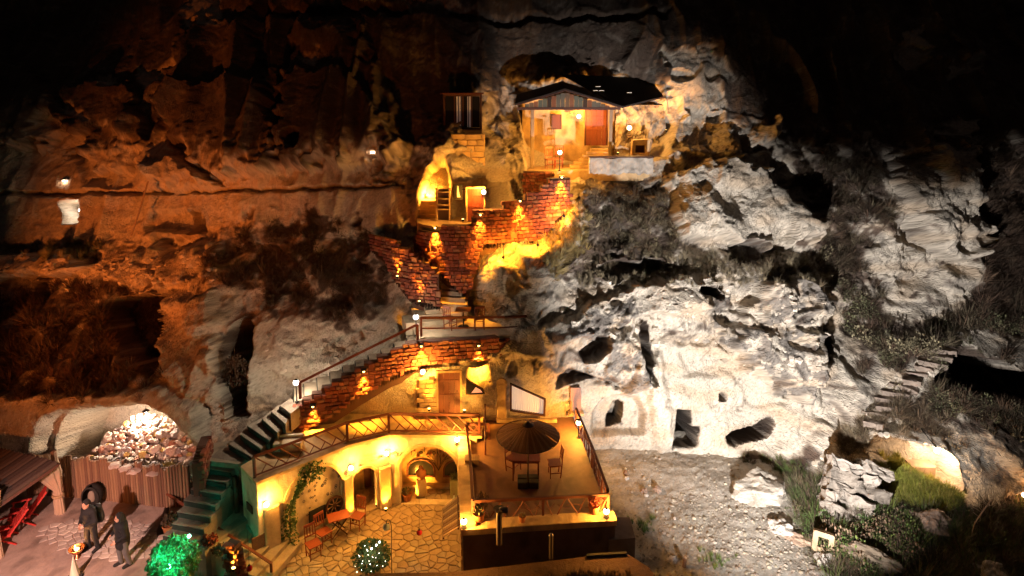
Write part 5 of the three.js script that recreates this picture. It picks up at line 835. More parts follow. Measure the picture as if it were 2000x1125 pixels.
function table(name, label, p, turn, w, d, h, m = MT.redwood) {
  const t = thing(name, label, 'table', p, turn); part('table_top', chamfer(w, 0.035, d, 0.008), m, t, [0, h, 0]);
  const leg = chamfer(0.05, h - 0.02, 0.05, 0.006); for (const x of [-1, 1]) for (const z of [-1, 1]) part('leg', leg, m, t, [x * (w / 2 - 0.06), h / 2 - 0.01, z * (d / 2 - 0.06)]);
  part('apron', merge([box(w - 0.16, 0.08, 0.02, 0, h - 0.06, d / 2 - 0.06), box(w - 0.16, 0.08, 0.02, 0, h - 0.06, -d / 2 + 0.06)]), m, t); return t;
}
const c0 = chair('wooden_chair', 'orange wooden chair nearest the lower stairs, its back to the vine', onY(613, 1086, LC), 0.7);
copy(c0, onY(633, 1062, LC), 0.9, 'orange wooden chair between the black menu board and the folding table');
copy(c0, onY(699, 1030, LC), -0.35, 'tall backed orange chair right of the folding table by the pier');
{ const p = onY(662, 1042, LC), t = thing('folding_table', 'small orange folding table between the chairs of the lower court', 'table', p, 0.45); part('table_top', chamfer(0.72, 0.03, 0.5, 0.008), MT.redwood, t, [0, 0.66, 0]); for (const z of [-0.2, 0.2]) { part('leg', barGeo(V(-0.26, 0, z), V(0.26, 0.64, z), 0.035, 0.022), MT.frame, t); part('leg', barGeo(V(0.26, 0, z * 0.82), V(-0.26, 0.64, z * 0.82), 0.035, 0.022), MT.frame, t); } part('brace', box(0.03, 0.03, 0.36, 0, 0.32, 0), MT.frame, t); }
copy(c0, onY(1083, 928, DY), -1.45, 'red wooden chair standing alone to the right of the parasol table');
copy(c0, onY(1003, 918, DY), 0.9, 'chair half hidden behind the left side of the parasol table');
table('deck_table', 'red legged wooden table under the straw parasol', onY(1027, 928, DY), -0.03, 0.95, 0.75, 0.72);
copy(c0, onY(880, 642, 4.72), 2.6, 'left chair at the little table on the round terrace'); copy(c0, onY(936, 642, 4.72), 3.3, 'right chair at the little table on the round terrace');
{ const p = onY(905, 638, 4.72), t = thing('pedestal_table', 'small orange topped table between the chairs of the round terrace', 'table', p); part('table_top', chamfer(0.6, 0.04, 0.5, 0.01), mat(0.45, 0.17, 0.05, { map: wood2, rough: 0.5 }), t, [0, 0.72, 0]); part('stem', new THREE.CylinderGeometry(0.025, 0.03, 0.7, 8), MT.iron, t, [0, 0.36, 0]); part('foot', new THREE.CylinderGeometry(0.2, 0.22, 0.03, 16), MT.iron, t, [0, 0.015, 0]); }
copy(c0, onD(1074, 330, 30.3), 0.2, 'left red chair on the porch behind the globe lamp'); copy(c0, onD(1091, 328, 30.5), -0.2, 'right red chair on the porch behind the globe lamp');
// ---------- straw parasol ----------
{
  const p = onY(1031, 948, DY), t = thing('straw_parasol', 'wide conical straw parasol shading the deck table', 'parasol', p), R = 1.03, y0 = 1.72, y1 = 2.16;
  part('pole', new THREE.CylinderGeometry(0.028, 0.03, 2.1, 10), MT.timber, t, [0, 1.05, 0]);
  for (let i = 0; i < 72; i++) { const a = i / 72 * 6.2832, w = 6.2832 / 72, r = R * rr(0.96, 1.02), dy = rr(-0.012, 0.012); const g = new THREE.BufferGeometry(); const P = (ang, rad, y) => [Math.cos(ang) * rad, y, Math.sin(ang) * rad]; const m = (y0 + y1) / 2 + 0.03; g.setAttribute('position', new THREE.BufferAttribute(new Float32Array([P(a, 0.04, y1), P(a + w * 0.96, R * 0.5, m + dy), P(a, R * 0.5, m + dy + 0.012), P(a, R * 0.5, m + dy + 0.012), P(a + w * 0.96, R * 0.5, m + dy), P(a + w * 0.94, r, y0 + dy), P(a, R * 0.5, m + dy + 0.012), P(a + w * 0.94, r, y0 + dy), P(a, r, y0 + dy + 0.014)].flat()), 3)); g.computeVertexNormals(); metreUV(g); part('reed_strip', g, i % 3 ? MT.thatchD : MT.thatchL, t); }
  part('rim', new THREE.TorusGeometry(R * 0.985, 0.016, 6, 60).rotateX(Math.PI / 2), MT.frame, t, [0, y0 + 0.01, 0]); part('cap', new THREE.ConeGeometry(0.19, 0.14, 20), MT.frame, t, [0, y1 + 0.02, 0]);
  for (let i = 0; i < 8; i++) { const a = i / 8 * 6.2832 + 0.2; part('rib', rodGeo(V(0, y1 - 0.08, 0), V(Math.cos(a) * R * 0.97, y0 - 0.015, Math.sin(a) * R * 0.97), 0.011), MT.frame, t); }
  const b = thing('parasol_base', 'dark stone blocks weighing down the parasol foot', 'parasol base', p); for (const [x, z] of [[-0.17, 0.1], [0.19, 0.08], [-0.17, -0.17], [0.19, -0.18]]) part('block', chamfer(0.32, 0.22, 0.24, 0.02), MT.riser, b, [x, 0.11, z], [0, rr(-0.1, 0.1), 0]);
}
// ---------- plants ----------
function leaves(n, f, size, o = {}) { // f() gives the place of a leaf
  const pos = new Float32Array(n * 18), q = new THREE.Quaternion(), e = new THREE.Euler();
  for (let i = 0; i < n; i++) {
    const c = f(), s = size * rr(0.6, 1.3), w = s * (o.slim ?? 0.5); q.setFromEuler(e.set(rr(-1.3, 1.3), rr(0, 6.3), rr(-1, 1)));
    const a = V(0, 0, 0), b = V(w, s * 0.5, 0.06 * s), d = V(0, s, 0), k = V(-w, s * 0.5, 0.06 * s); [a, b, d, a, d, k].forEach((v, j) => { const u = v.clone().applyQuaternion(q).add(c); pos.set([u.x, u.y, u.z], i * 18 + j * 3); });
  }
  const g = new THREE.BufferGeometry(); g.setAttribute('position', new THREE.BufferAttribute(pos, 3)); g.computeVertexNormals(); return metreUV(g);
}
const inBall = (rx, ry, rz, cx = 0, cy = 0, cz = 0, k = 0.5) => () => { let v; do v = V(rr(-1, 1), rr(-1, 1), rr(-1, 1)); while (v.length() > 1 || v.length() < k * rnd() || n3(v.x * 2.2 + cx, v.y * 2.2 + cy, v.z * 2.2) < -0.25); return V(cx + v.x * rx, cy + v.y * ry, cz + v.z * rz); };
function shrub(name, label, category, p, rx, ry, rz, n, size, m, o = {}) {
  const t = thing(name, label, category, p, 0, o.group); const st = []; for (let i = 0; i < (o.stems ?? 7); i++) { const a = rr(0, 6.3), b = V(Math.cos(a) * rx * rr(0.2, 0.8), ry * rr(0.8, 1.7), Math.sin(a) * rz * rr(0.2, 0.8)); st.push(tube([V(0, 0, 0), b.clone().multiplyScalar(0.5).add(V(rr(-0.05, 0.05), 0.08, 0)), b], o.sr ?? 0.012, 8, 5)); }
  part('stems', merge(st), MT.twig, t); part('foliage', leaves(n, inBall(rx, ry, rz, 0, ry * (o.up ?? 1), 0), size, o), m, t); return t;
}
const leafM = (r, g, b) => { const m = new THREE.MeshPhysicalMaterial({ color: col(r, g, b), roughness: 0.75, side: THREE.DoubleSide, transmission: 0.25, thickness: 0 }); return m; };
const LM = { green: leafM(0.06, 0.12, 0.03), olive: leafM(0.1, 0.11, 0.04), dry: mat(0.13, 0.075, 0.04, { side: THREE.DoubleSide }), brown: mat(0.07, 0.042, 0.025, { side: THREE.DoubleSide }), pale: mat(0.3, 0.24, 0.15, { side: THREE.DoubleSide }), red: mat(0.22, 0.035, 0.02, { side: THREE.DoubleSide }) };
{ // green lit tree
  const p = onD(345, 1165, 16.8); p.y = 0; const t = thing('lit_tree', 'small round tree lit emerald green from inside', 'tree', p), cy = onD(345, 1098, 16.8).y; part('trunk', tube([V(0, 0, 0), V(0.03, cy * 0.5, 0.02), V(0, cy, 0)], 0.05, 10, 8), MT.twig, t);
  const br = []; for (let i = 0; i < 12; i++) { const a = rr(0, 6.3), b = V(Math.cos(a) * 0.5, cy + rr(-0.1, 0.5), Math.sin(a) * 0.5); br.push(tube([V(0, cy - 0.3, 0), V(b.x * 0.5, cy, b.z * 0.5), b], 0.012, 8, 5)); } part('limbs', merge(br), MT.twig, t);
  part('crown', leaves(1900, inBall(0.7, 0.66, 0.7, 0, cy, 0, 1.3), 0.1), leafM(0.1, 0.2, 0.06), t);
  part('bulb', sph(0.06).translate(0.02, cy + 0.12, 0.32), glow(col(0.25, 1, 0.7), 20), t); addLight(t, V(0.02, cy + 0.12, 0.32), col(0.02, 1, 0.52), 12, { r: 3 }); part('added_bulb', sph(0.05).translate(0.35, cy + 0.62, -0.25), glow(col(0.25, 1, 0.7), 12), t); addLight(t, V(0.35, cy + 0.62, -0.25), col(0.02, 1, 0.6), 2.2, { r: 3 });  // second bulb added outside the crown to spill green on the stairs
}
{ // vine on the arcade
  const f1 = frame(A1, A2, LC), t = thing('climbing_vine', 'leafy vine climbing over the left pier of the arcade', 'vine', f1.p(0.95, 0, 0.15)); const path = [[0.95, 0], [1.0, 0.8], [1.05, 1.4], [1.35, 1.9], [1.7, 2.35], [2.1, 2.5]].map(([u, v]) => f1.p(u, v, 0.1)); partW('stem', tube(path, 0.022, 30, 6), MT.twig, t);
  const cv = new THREE.CatmullRomCurve3(path); partW('foliage', leaves(1500, () => { const u = Math.pow(rnd(), 0.8), c = cv.getPoint(u), s = (u < 0.35 ? 0.3 : 0.22 + 0.16 * Math.sin(u * 9)) * Math.sqrt(rnd()), a = rr(0, 6.3); return c.add(V(Math.cos(a) * s, Math.sin(a) * s * 0.9, Math.abs(Math.cos(a * 1.7)) * s * 0.5)); }, 0.085), LM.green, t);
}
{ // fairy light bush
  const p = onY(727, 1116, LC); const t = shrub('fairy_bush', 'green bush wound with white fairy lights in the lower court', 'bush', p, 0.62, 0.52, 0.5, 2200, 0.08, LM.green, { up: 1.0 }), L = []; for (let i = 0; i < 28; i++) { const u = i / 28, an = u * 17, r = 0.18 + 0.42 * u; L.push(sph(i < 3 ? 0.026 : rr(0.006, 0.011)).translate(0.05 + Math.cos(an) * r + rr(-0.05, 0.05), 1.08 - 0.75 * u + rr(-0.06, 0.06), 0.06 + Math.abs(Math.sin(an)) * (0.25 + 0.3 * u))); } stuffPart(part('fairy_lights', merge(L), glow(col(1, 0.97, 0.9), 14), t)); addLight(t, V(0.1, 1.0, 0.62), col(1, 0.9, 0.65), 0.8, { r: 6 });
}
shrub('cave_bush', 'dark dry bush growing in the tall cave mouth above the stairs', 'bush', CLIFF.on(462, 815, 0.1).p, 0.62, 1.0, 0.45, 1800, 0.09, LM.brown, { up: 0.95, stems: 12 });
shrub('trailing_bush', 'leafy dark bush hanging higher in the tall cave mouth', 'bush', onD(462, 745, 24.2), 0.5, 0.75, 0.3, 520, 0.08, LM.brown, { up: 0.5 });
{ const mk = (p, label, n, m, s, h = 0.25) => { const t = thing('flower_pot', label, 'potted plant', p); part('pot', lathe([[0, 0], [0.13, 0], [0.175, 0.26], [0.19, 0.27], [0.19, 0.31], [0.165, 0.31], [0.155, 0.27], [0, 0.25]], 20), MT.terracotta, t); part('foliage', leaves(n, inBall(0.2, h, 0.2, 0, 0.28 + h, 0), s), m, t); return t; };
  mk(onY(1160, 1004, DY), 'terracotta pot with red flowers at the near right corner of the deck', 130, LM.red, 0.07, 0.14); mk(onY(935, 1020, DY), 'terracotta pot behind the crossed branches at the near left corner of the deck', 90, LM.olive, 0.07, 0.1);
  mk(onY(1020, 1018, DY + 0.06), 'small pale potted succulent on the middle of the deck kerb', 120, LM.pale, 0.05, 0.06).scale.setScalar(0.6); mk(onY(795, 978, LC), 'clay pot with herbs at the foot of the yellow pier', 120, LM.olive, 0.07, 0.12); mk(onY(330, 1042, 0), 'dark leafy pot at the edge of the left court', 200, LM.brown, 0.1, 0.2); }
shrub('dry_shrub', 'feathery dry shrub inside the near left corner of the deck railing', 'shrub', onY(940, 1000, DY), 0.26, 0.3, 0.22, 380, 0.11, LM.dry, { slim: 0.12 });
{ const q = [[352, 1020], [368, 1032], [385, 1046], [410, 1065], [430, 1085]]; q.forEach(([x, y], i) => shrub('red_leaf_plant', ['low red leaved plant nearest the log fence end', 'low red leaved plant second along the court handrail', 'low red leaved plant in the middle of the bed by the court handrail', 'low red leaved plant next to the broken red pier', 'low red leaved plant at the lower end of the bed'][i], 'plant', onY(x, y, -0.05), 0.24, 0.16, 0.22, 220, 0.09, i % 2 ? LM.red : LM.dry, { stems: 4 })); }
// ---------- lower court odds and ends ----------
{ const t = thing('clay_jar', 'tall pale clay jar with orange neck standing in the wide arch', 'jar', onY(823, 968, LC)); part('body', lathe([[0, 0], [0.14, 0], [0.2, 0.15], [0.21, 0.42], [0.17, 0.66], [0.13, 0.72]], 20), MT.plaster, t); part('neck', lathe([[0.13, 0.72], [0.2, 0.84], [0.19, 0.98], [0.1, 1.08], [0.07, 1.1], [0.085, 1.18], [0.05, 1.18], [0.05, 1.08]], 20), MT.terracotta, t); }
{ const t = thing('stone_trough', 'mossy carved stone planter against the deck house wall', 'planter', onY(889, 968, LC)); part('body', chamfer(0.34, 0.7, 0.36, 0.04), mat(0.28, 0.26, 0.14, { map: mottle05, bump: grain1, bs: 0.03 }), t, [0, 0.35, 0]); part('foliage', leaves(160, inBall(0.18, 0.14, 0.18, 0, 0.78, 0), 0.07), LM.olive, t); const w = thing('glass_bottle', 'pale glass bottle by the foot of the deck house wall', 'bottle', onY(887, 985, LC)); part('body', lathe([[0, 0], [0.07, 0], [0.075, 0.2], [0.03, 0.3], [0.025, 0.38], [0, 0.38]], 14), mat(0.5, 0.55, 0.5, { rough: 0.15 }), w); part('stopper', new THREE.CylinderGeometry(0.028, 0.028, 0.04, 10).translate(0, 0.4, 0), MT.timber, w); }
{ const p = onD(765, 1100, 18); p.y = LC; const h = onD(762, 1022, 18).y - LC, t = thing('crook_stand', 'iron crook with a hanging glass globe beside the fairy light bush', 'stand', p); part('rod', tube([V(0, 0, 0), V(0, h * 0.6, 0), V(0.01, h, 0), V(-0.05, h + 0.13, 0), V(-0.13, h + 0.07, 0), V(-0.1, h - 0.03, 0), V(-0.05, h, 0)], 0.012, 36, 6), MT.iron, t); part('glass_globe', sph(0.11).translate(-0.13, h - 0.12, 0), mat(0.4, 0.45, 0.48, { rough: 0.12 }), t); }
for (const [x, y, d, l] of [[819, 1040, 17.7, 'red glass ball hanging over the lower court'], [487, 1110, 16.5, 'red glass ball hanging beside the broken red pier']]) { const t = thing('red_ball', l, 'ornament', onD(x, y, d)); part('ball', sph(0.085), mat(0.4, 0.012, 0.03, { rough: 0.15 }), t); part('cap', new THREE.CylinderGeometry(0.03, 0.03, 0.03, 10).translate(0, 0.095, 0), MT.iron, t); part('cord', rodGeo(V(0, 0.1, 0), V(0.02, 1.2, 0.03), 0.004), MT.iron, t); }
{ const p = onY(463, 1000, 0.0), t = thing('tree_stump_post', 'rough wooden post leaning against the arcade end wall', 'post', p); part('post', tube([V(0, 0, 0), V(0.02, 0.5, 0), V(-0.05, 1.25, -0.1)], 0.09, 10, 8), MT.frame, t); part('side_branch', tube([V(0, 0.75, 0), V(-0.15, 0.95, 0.03), V(-0.22, 1.05, 0)], 0.035, 8, 6), MT.frame, t); }
{ const b = onY(1003, 882, DY); const t = thing('wood_crate', 'small pale wooden crate by the back corner of the deck', 'crate', onY(922, 905, DY)); for (let i = 0; i < 4; i++) part('slat', chamfer(0.5, 0.02, 0.075, 0.004), MT.paleTimber, t, [0, 0.22, -0.13 + i * 0.09]); part('body', box(0.46, 0.2, 0.34, 0, 0.1, 0), MT.timber, t); }
// ---------- left court ----------
{ // fence of upright logs
  const P = [[55, 966], [110, 968], [200, 976], [270, 984], [330, 990], [372, 985]].map(([x, y]) => onY(x, y, 0)), cv = new THREE.CatmullRomCurve3(P), L = cv.getLength(), t = thing('log_fence', 'fence of upright split logs in front of the stone heap', 'fence', P[1]), g = [0, 1, 2].map((k) => new THREE.CylinderGeometry(0.045 + 0.006 * k, 0.05, 1, 7, 1)), mm = [[0.26, 0.14, 0.08], [0.32, 0.18, 0.1], [0.2, 0.1, 0.06]].map((c) => mat(...c, { map: wood2 }));
  const n = Math.round(L / 0.098); for (let i = 0; i < n; i++) { const p = cv.getPointAt((i + 0.5) / n), h = 1.5 + 0.07 * Math.sin(i * 0.9) + rr(-0.03, 0.03) + (i % 7 === 3 ? 0.07 : 0); part('log', pick(g), pick(mm), t, [p.x - t.position.x, h / 2, p.z - t.position.z + rr(-0.012, 0.012)], [rr(-0.01, 0.01), rr(0, 6), rr(-0.014, 0.014)], [1, h, 1]); }
  partW('backing', (() => { const q = P.map(xd), r = q.map(([x, d]) => [x, d + 0.1]).reverse(); return prismGeo([...q.map(([x, d]) => [x, d + 0.05]), ...r], 0, 1.42); })(), MT.mortar, t);
  const xs2 = [[225, 915], [245, 920], [262, 926], [300, 930]]; xs2.forEach(([x, y], i) => { const p = onD(x, y - 6, 20.75); const c = thing('flat_stone', ['flat pale stone lying on the fence top left of centre', 'flat pale stone in the middle of the fence top', 'flat pale stone just right of the middle of the fence top', 'flat pale stone near the right end of the fence top'][i], 'stone', p); part('stone', stoneGeo(0.2, 2, i + 2, 0.28), mat(0.5, 0.4, 0.35, { bump: grain1, bs: 0.01 }), c); });
}
{ // heap of stones in the cave
  const q = [[100, 925], [118, 905], [170, 893], [195, 872], [212, 850], [240, 829], [265, 814], [306, 812], [340, 828], [365, 853], [384, 880], [388, 915], [385, 935], [300, 935], [200, 925]], ins = poly(q), D = (y) => lerp(21.3, 23.3, clamp((930 - y) / 120)), t = thing('stone_heap', 'big heap of rounded river stones piled in the lit cave', 'stone heap', onD(260, 925, 21.3)), G = []; for (let k = 0; k < 6; k++) G.push(stoneGeo(1, 2, k + 11, rr(0.6, 0.85)));
  const mm = [[0.5, 0.42, 0.36], [0.42, 0.33, 0.28], [0.55, 0.47, 0.4], [0.36, 0.3, 0.27], [0.5, 0.36, 0.28], [0.3, 0.26, 0.25], [0.5, 0.36, 0.12], [0.42, 0.2, 0.13]].map((c) => mat(...c, { bump: grain1, bs: 0.015 }));
  const bed = []; for (let y = 800; y < 950; y += 4) for (let x = 92; x < 396; x += 4) if (ins(x, y) && ins(x + 4, y + 4)) { const a = onD(x, y, D(y) + 0.22), b = onD(x + 4, y, D(y) + 0.22), c = onD(x + 4, y + 4, D(y + 4) + 0.22), d = onD(x, y + 4, D(y + 4) + 0.22); bed.push(a, d, c, a, c, b); } const bg = new THREE.BufferGeometry().setFromPoints(bed); bg.computeVertexNormals(); partW('bed', metreUV(bg), MT.concrete, t);
  const S = []; let tries = 0; while (S.length < 330 && tries++ < 26000) { const x = rr(98, 390), y = rr(802, 935); if (!ins(x, y)) continue; const r = (0.075 + 0.13 * Math.pow(rnd(), 1.8)) * (y > 890 ? 1.15 : 1), p = onD(x, y, D(y) + rr(-0.05, 0.12)); if (S.some((s) => s.p.distanceTo(p) < (s.r + r) * 0.72)) continue; S.push({ p, r }); }
  S.sort((a, b) => b.r - a.r); const rest = []; S.forEach((s, i) => { const m = i % 9 === 0 ? mm[6] : i % 13 === 0 ? mm[7] : mm[i % 6], rt = [rr(0, 6), rr(0, 6), rr(-0.5, 0.5)]; if (i < 298) part('stone', G[i % 6], m, t, s.p.clone().sub(t.position), rt, [s.r * 1.2, s.r, s.r]); else rest.push(G[i % 6].clone().applyMatrix4(new THREE.Matrix4().compose(s.p, new THREE.Quaternion().setFromEuler(new THREE.Euler(...rt)), V(s.r * 1.2, s.r, s.r)))); }); if (rest.length) stuffPart(partW('stones', merge(rest), mm[1], t));
}
{ // reed roofed shelter at the left edge
  const K1 = onD(113, 904, 19.9), K2 = onD(-120, 1066, 17.2), K3 = onD(-150, 842, 21), t = thing('reed_shelter', 'shelter with a sloping dark reed roof at the left edge', 'shelter', V(-17, 0, -18.5)), u = K2.clone().sub(K1), v = K3.clone().sub(K1), n = 34; const nn = u.clone().cross(v).normalize(); if (nn.y < 0) nn.negate();
  const mm = [[0.075, 0.05, 0.042], [0.05, 0.033, 0.028], [0.1, 0.07, 0.055]].map((c) => mat(...c, { map: wood2 }));
  for (let i = 0; i < n; i++) { const a = K1.clone().addScaledVector(v, (i + 0.5) / n).addScaledVector(nn, rr(0, 0.03)), b = a.clone().addScaledVector(u, rr(0.99, 1.02)); partW('reed_bundle', rodGeo(a, b, v.length() / n * 0.62, v.length() / n * 0.62, 7), mm[i % 3], t); }
  partW('eave_board', barGeo(K1.clone().addScaledVector(nn, -0.08), K1.clone().add(u).addScaledVector(nn, -0.08), 0.05, 0.12), MT.frame, t); partW('eave_board', barGeo(K1.clone().addScaledVector(nn, -0.08), K1.clone().add(v).addScaledVector(nn, -0.08), 0.05, 0.12), MT.frame, t);
  const f = onY(117, 1002, 0); partW('post', barGeo(f, V(f.x, K1.y + 0.1, f.z), 0.12, 0.12), MT.timber, t); const f2 = onY(-8, 1090, 0); partW('post', barGeo(f2, V(f2.x, 2.4, f2.z), 0.12, 0.12), MT.timber, t);
  // curtain gathered round the post
  const c = thing('shelter_curtain', 'cream curtain tied round the post of the reed shelter', 'curtain', f), L = [[0.16, 0.0], [0.15, 0.5], [0.12, 0.62], [0.16, 0.74], [0.13, 0.84], [0.22, 1.05], [0.42, 1.5], [0.5, 1.95]]; const g = lathe(L, 48), p = g.attributes.position; for (let i = 0; i < p.count; i++) { const a = Math.atan2(p.getZ(i), p.getX(i)), k = 1 + 0.12 * Math.sin(a * 11), y = p.getY(i); p.setX(i, p.getX(i) * k - Math.max(0, y - 0.85) * 0.45); p.setZ(i, p.getZ(i) * k * 0.7); } g.computeVertexNormals(); part('drape', g, new THREE.MeshPhysicalMaterial({ color: col(0.55, 0.38, 0.26), roughness: 0.95, side: THREE.DoubleSide, transmission: 0.3, thickness: 0 }), c); part('tie', new THREE.TorusGeometry(0.14, 0.05, 8, 18).rotateX(1.57), MT.paleTimber, c, [0, 0.66, 0]);
  const c2 = thing('shelter_drape', 'cream curtain hanging at the near post of the reed shelter', 'curtain', f2); const g2 = lathe([[0.2, 0], [0.17, 0.8], [0.13, 1.0], [0.2, 1.4], [0.32, 2.2]], 40), p2 = g2.attributes.position; for (let i = 0; i < p2.count; i++) { const a = Math.atan2(p2.getZ(i), p2.getX(i)), k = 1 + 0.12 * Math.sin(a * 11); p2.setX(i, p2.getX(i) * k); p2.setZ(i, p2.getZ(i) * k * 0.7); } g2.computeVertexNormals(); part('drape', g2, new THREE.MeshPhysicalMaterial({ color: col(0.55, 0.38, 0.26), roughness: 0.95, side: THREE.DoubleSide, transmission: 0.3, thickness: 0 }), c2); part('tie', new THREE.TorusGeometry(0.15, 0.045, 8, 18).rotateX(1.57), MT.paleTimber, c2, [0, 1.0, 0]);
}
function recliner(label, p, turn) {
  const t = thing('red_recliner', label, 'deck chair', p, turn), m = MT.red;
  for (let i = 0; i < 6; i++) part('seat_slat', chamfer(0.56, 0.025, 0.085, 0.006), m, t, [0, 0.36 + 0.018 * i, -0.25 + i * 0.1]);
  for (let i = 0; i < 7; i++) { const u = i / 6; part('back_slat', chamfer(0.54, 0.085, 0.025, 0.006), m, t, [0, 0.46 + u * 0.56, -0.32 - u * 0.42], [-0.64, 0, 0]); }
  for (const x of [-0.3, 0.3]) { part('side_rail', barGeo(V(x, 0.34, -0.3), V(x, 0.45, 0.3), 0.035, 0.05), m, t); part('back_post', barGeo(V(x, 0.36, -0.26), V(x, 1.08, -0.8), 0.035, 0.05), m, t); part('armrest', chamfer(0.07, 0.03, 0.56, 0.008), m, t, [x * 1.1, 0.64, -0.02]); part('arm_support', barGeo(V(x * 1.1, 0.44, 0.22), V(x * 1.1, 0.63, 0.2), 0.03, 0.04), m, t); part('leg', barGeo(V(x, 0, -0.42), V(x, 0.5, 0.26), 0.035, 0.045), m, t); part('leg', barGeo(V(x * 0.92, 0, 0.34), V(x * 0.92, 0.42, -0.3), 0.035, 0.045), m, t); }
  return t;
}
{ const a = recliner('red slatted recliner standing free under the shelter edge', onY(42, 1024, 0), 0.1 - 1.15); copy(a, onY(2, 1062, 0), -1.0, 'red recliner cut by the left edge, nearer than the other'); }
{ // fire bowl
  const p = onY(151, 1088, 0), t = thing('fire_bowl', 'hammered copper fire bowl with glowing embers in front of the standing people', 'fire bowl', p); part('stand', lathe([[0.19, 0], [0.17, 0.03], [0.06, 0.12], [0.06, 0.18], [0.12, 0.24]], 24), MT.copper, t); part('bowl', lathe([[0.05, 0.23], [0.22, 0.28], [0.33, 0.42], [0.36, 0.5], [0.33, 0.5], [0.22, 0.34], [0, 0.3]], 28), MT.copper, t);
  for (let i = 0; i < 9; i++) { const a = i / 9 * 6.28, r = i % 3 ? 0.18 : 0.06; part('log', rodGeo(V(Math.cos(a) * r, 0.38, Math.sin(a) * r), V(Math.cos(a + 2) * 0.16, 0.5 + rr(0, 0.05), Math.sin(a + 2) * 0.16), 0.028, 0.022), MT.dark, t); } part('ember', stoneGeo(0.1, 1, 4, 0.5).translate(0.05, 0.46, 0.05), glow(col(1, 0.42, 0.1), 7), t); part('flame', new THREE.ConeGeometry(0.05, 0.2, 8).translate(-0.06, 0.56, 0), glow(col(1, 0.5, 0.15), 6), t); addLight(t, V(0.02, 0.58, 0.04), col(1, 0.4, 0.12), 3.2, { r: 5 }); t.scale.setScalar(0.62);
}
{ const p = onY(183, 992, 0), t = thing('egg_chair', 'round black wicker seat with a pale cushion against the log fence', 'chair', p, 0.1); const g = new THREE.SphereGeometry(0.44, 26, 18, 0.75, 4.8).scale(1, 1.15, 0.9); g.rotateY(-0.02); part('shell', g.translate(0, 0.62, 0), mat(0.018, 0.016, 0.016, { bump: rep(grainTex, 3), bs: 0.02, side: THREE.DoubleSide }), t, [0, 0, 0], [0, 1.57, 0]); part('rim', new THREE.TorusGeometry(0.4, 0.04, 8, 30).scale(0.85, 1.15, 1).translate(0, 0.62, 0.2), MT.dark, t); part('cushion', new THREE.SphereGeometry(0.2, 16, 12).scale(0.8, 1.35, 0.5).translate(0.02, 0.62, 0.1), mat(0.2, 0.16, 0.13), t); part('foot', new THREE.CylinderGeometry(0.26, 0.3, 0.1, 20).translate(0, 0.05, 0), MT.dark, t); t.scale.setScalar(0.78); }
{ const p = onY(147, 1128, 0), t = thing('pointed_stake', 'pale pointed stake top at the bottom edge of the left court', 'stake', p); part('stake', new THREE.ConeGeometry(0.16, 0.75, 5).translate(0, 0.375, 0), mat(0.6, 0.55, 0.4, { rough: 0.7 }), t); part('base', new THREE.CylinderGeometry(0.2, 0.22, 0.06, 12).translate(0, 0.03, 0), MT.dark, t); }
{ const a = onD(284, 372, 27.6), b = onD(256, 460, 27.0), t = thing('leaning_pole', 'long thin pole leaning against the orange cliff', 'pole', b); partW('pole', tube([b, b.clone().lerp(a, 0.5).add(V(0.05, 0, 0.05)), a.clone().add(V(0.15, 0.4, 0))], 0.035, 14, 6), MT.paleTimber, t); partW('rope', tube([a, a.clone().add(V(-0.08, -0.05, 0.05)), a.clone().add(V(0.1, -0.12, 0.05))], 0.02, 8, 5), MT.timber, t); }
// ---------- boulders and blocks on the right ----------
function boulder(label, p, r, sd, sq, c = [0.5, 0.44, 0.37], rot = [0, 0, 0], sc = [1, 1, 1], name = 'boulder') { const t = thing(name, label, 'rock', p, 0), g = stoneGeo(r, 12, sd, sq); const q = g.attributes.position; for (let i = 0; i < q.count; i++) { const x = q.getX(i), y = q.getY(i), z = q.getZ(i), k = 1 + 0.05 * n3(x * 3, y * 3, z * 3) + 0.03 * n3(x * 9, y * 9, z * 9) - 0.05 * Math.max(0, n3(x * 2, y * 5, z * 2)); q.setXYZ(i, x * k, y * k, z * k); } g.computeVertexNormals(); part('rock', g, mat(...c, { map: mottle05, bump: grain1, bs: 0.03, flat: true }), t, [0, 0, 0], rot, sc); return t; }
boulder('big flat pale boulder at the edge of the yard under the long hole', onY(1480, 955, 0.15), 0.85, 21, 0.42, [0.5, 0.45, 0.38], [0, 0.4, 0.1], [1.1, 1, 0.85]);
boulder('rounded white stone at the yard border', onY(1527, 1034, 0.05), 0.38, 22, 0.6, [0.55, 0.5, 0.44]); boulder('long brownish stone in the yard border beside the white one', onY(1563, 1056, 0.02), 0.42, 23, 0.4, [0.4, 0.28, 0.2], [0, -0.6, 0], [1.3, 1, 0.6]); boulder('white angular stone below the square concrete ring', onY(1614, 1095, 0.1), 0.3, 24, 0.7, [0.58, 0.52, 0.46]); boulder('small pale stone at the bottom of the yard border', onY(1668, 1112, 0.1), 0.26, 25, 0.6, [0.5, 0.45, 0.4]); boulder('flat stone at the bottom centre right below the log shaped rock', onY(1600, 1122, 0.02), 0.3, 27, 0.4, [0.4, 0.35, 0.3]);
boulder('long smooth log shaped rock lying in the dark grass', onY(1705, 1090, 0.35), 0.66, 26, 0.38, [0.36, 0.28, 0.2], [0, -0.55, -0.1], [1.15, 1, 0.42]); boulder('brown weathered boulder in the dark slope under the lit grass', CLIFF.on(1825, 1025, 0.1).p, 0.55, 28, 0.7, [0.34, 0.24, 0.18]); boulder('pale rock standing at the cave house end of the round terrace', onD(990, 612, 26.2), 0.42, 29, 1.0, [0.4, 0.31, 0.23]); boulder('low rock showing at the bottom right corner', CLIFF.on(1930, 1115, 0.1).p, 0.4, 30, 0.5, [0.4, 0.35, 0.3]);
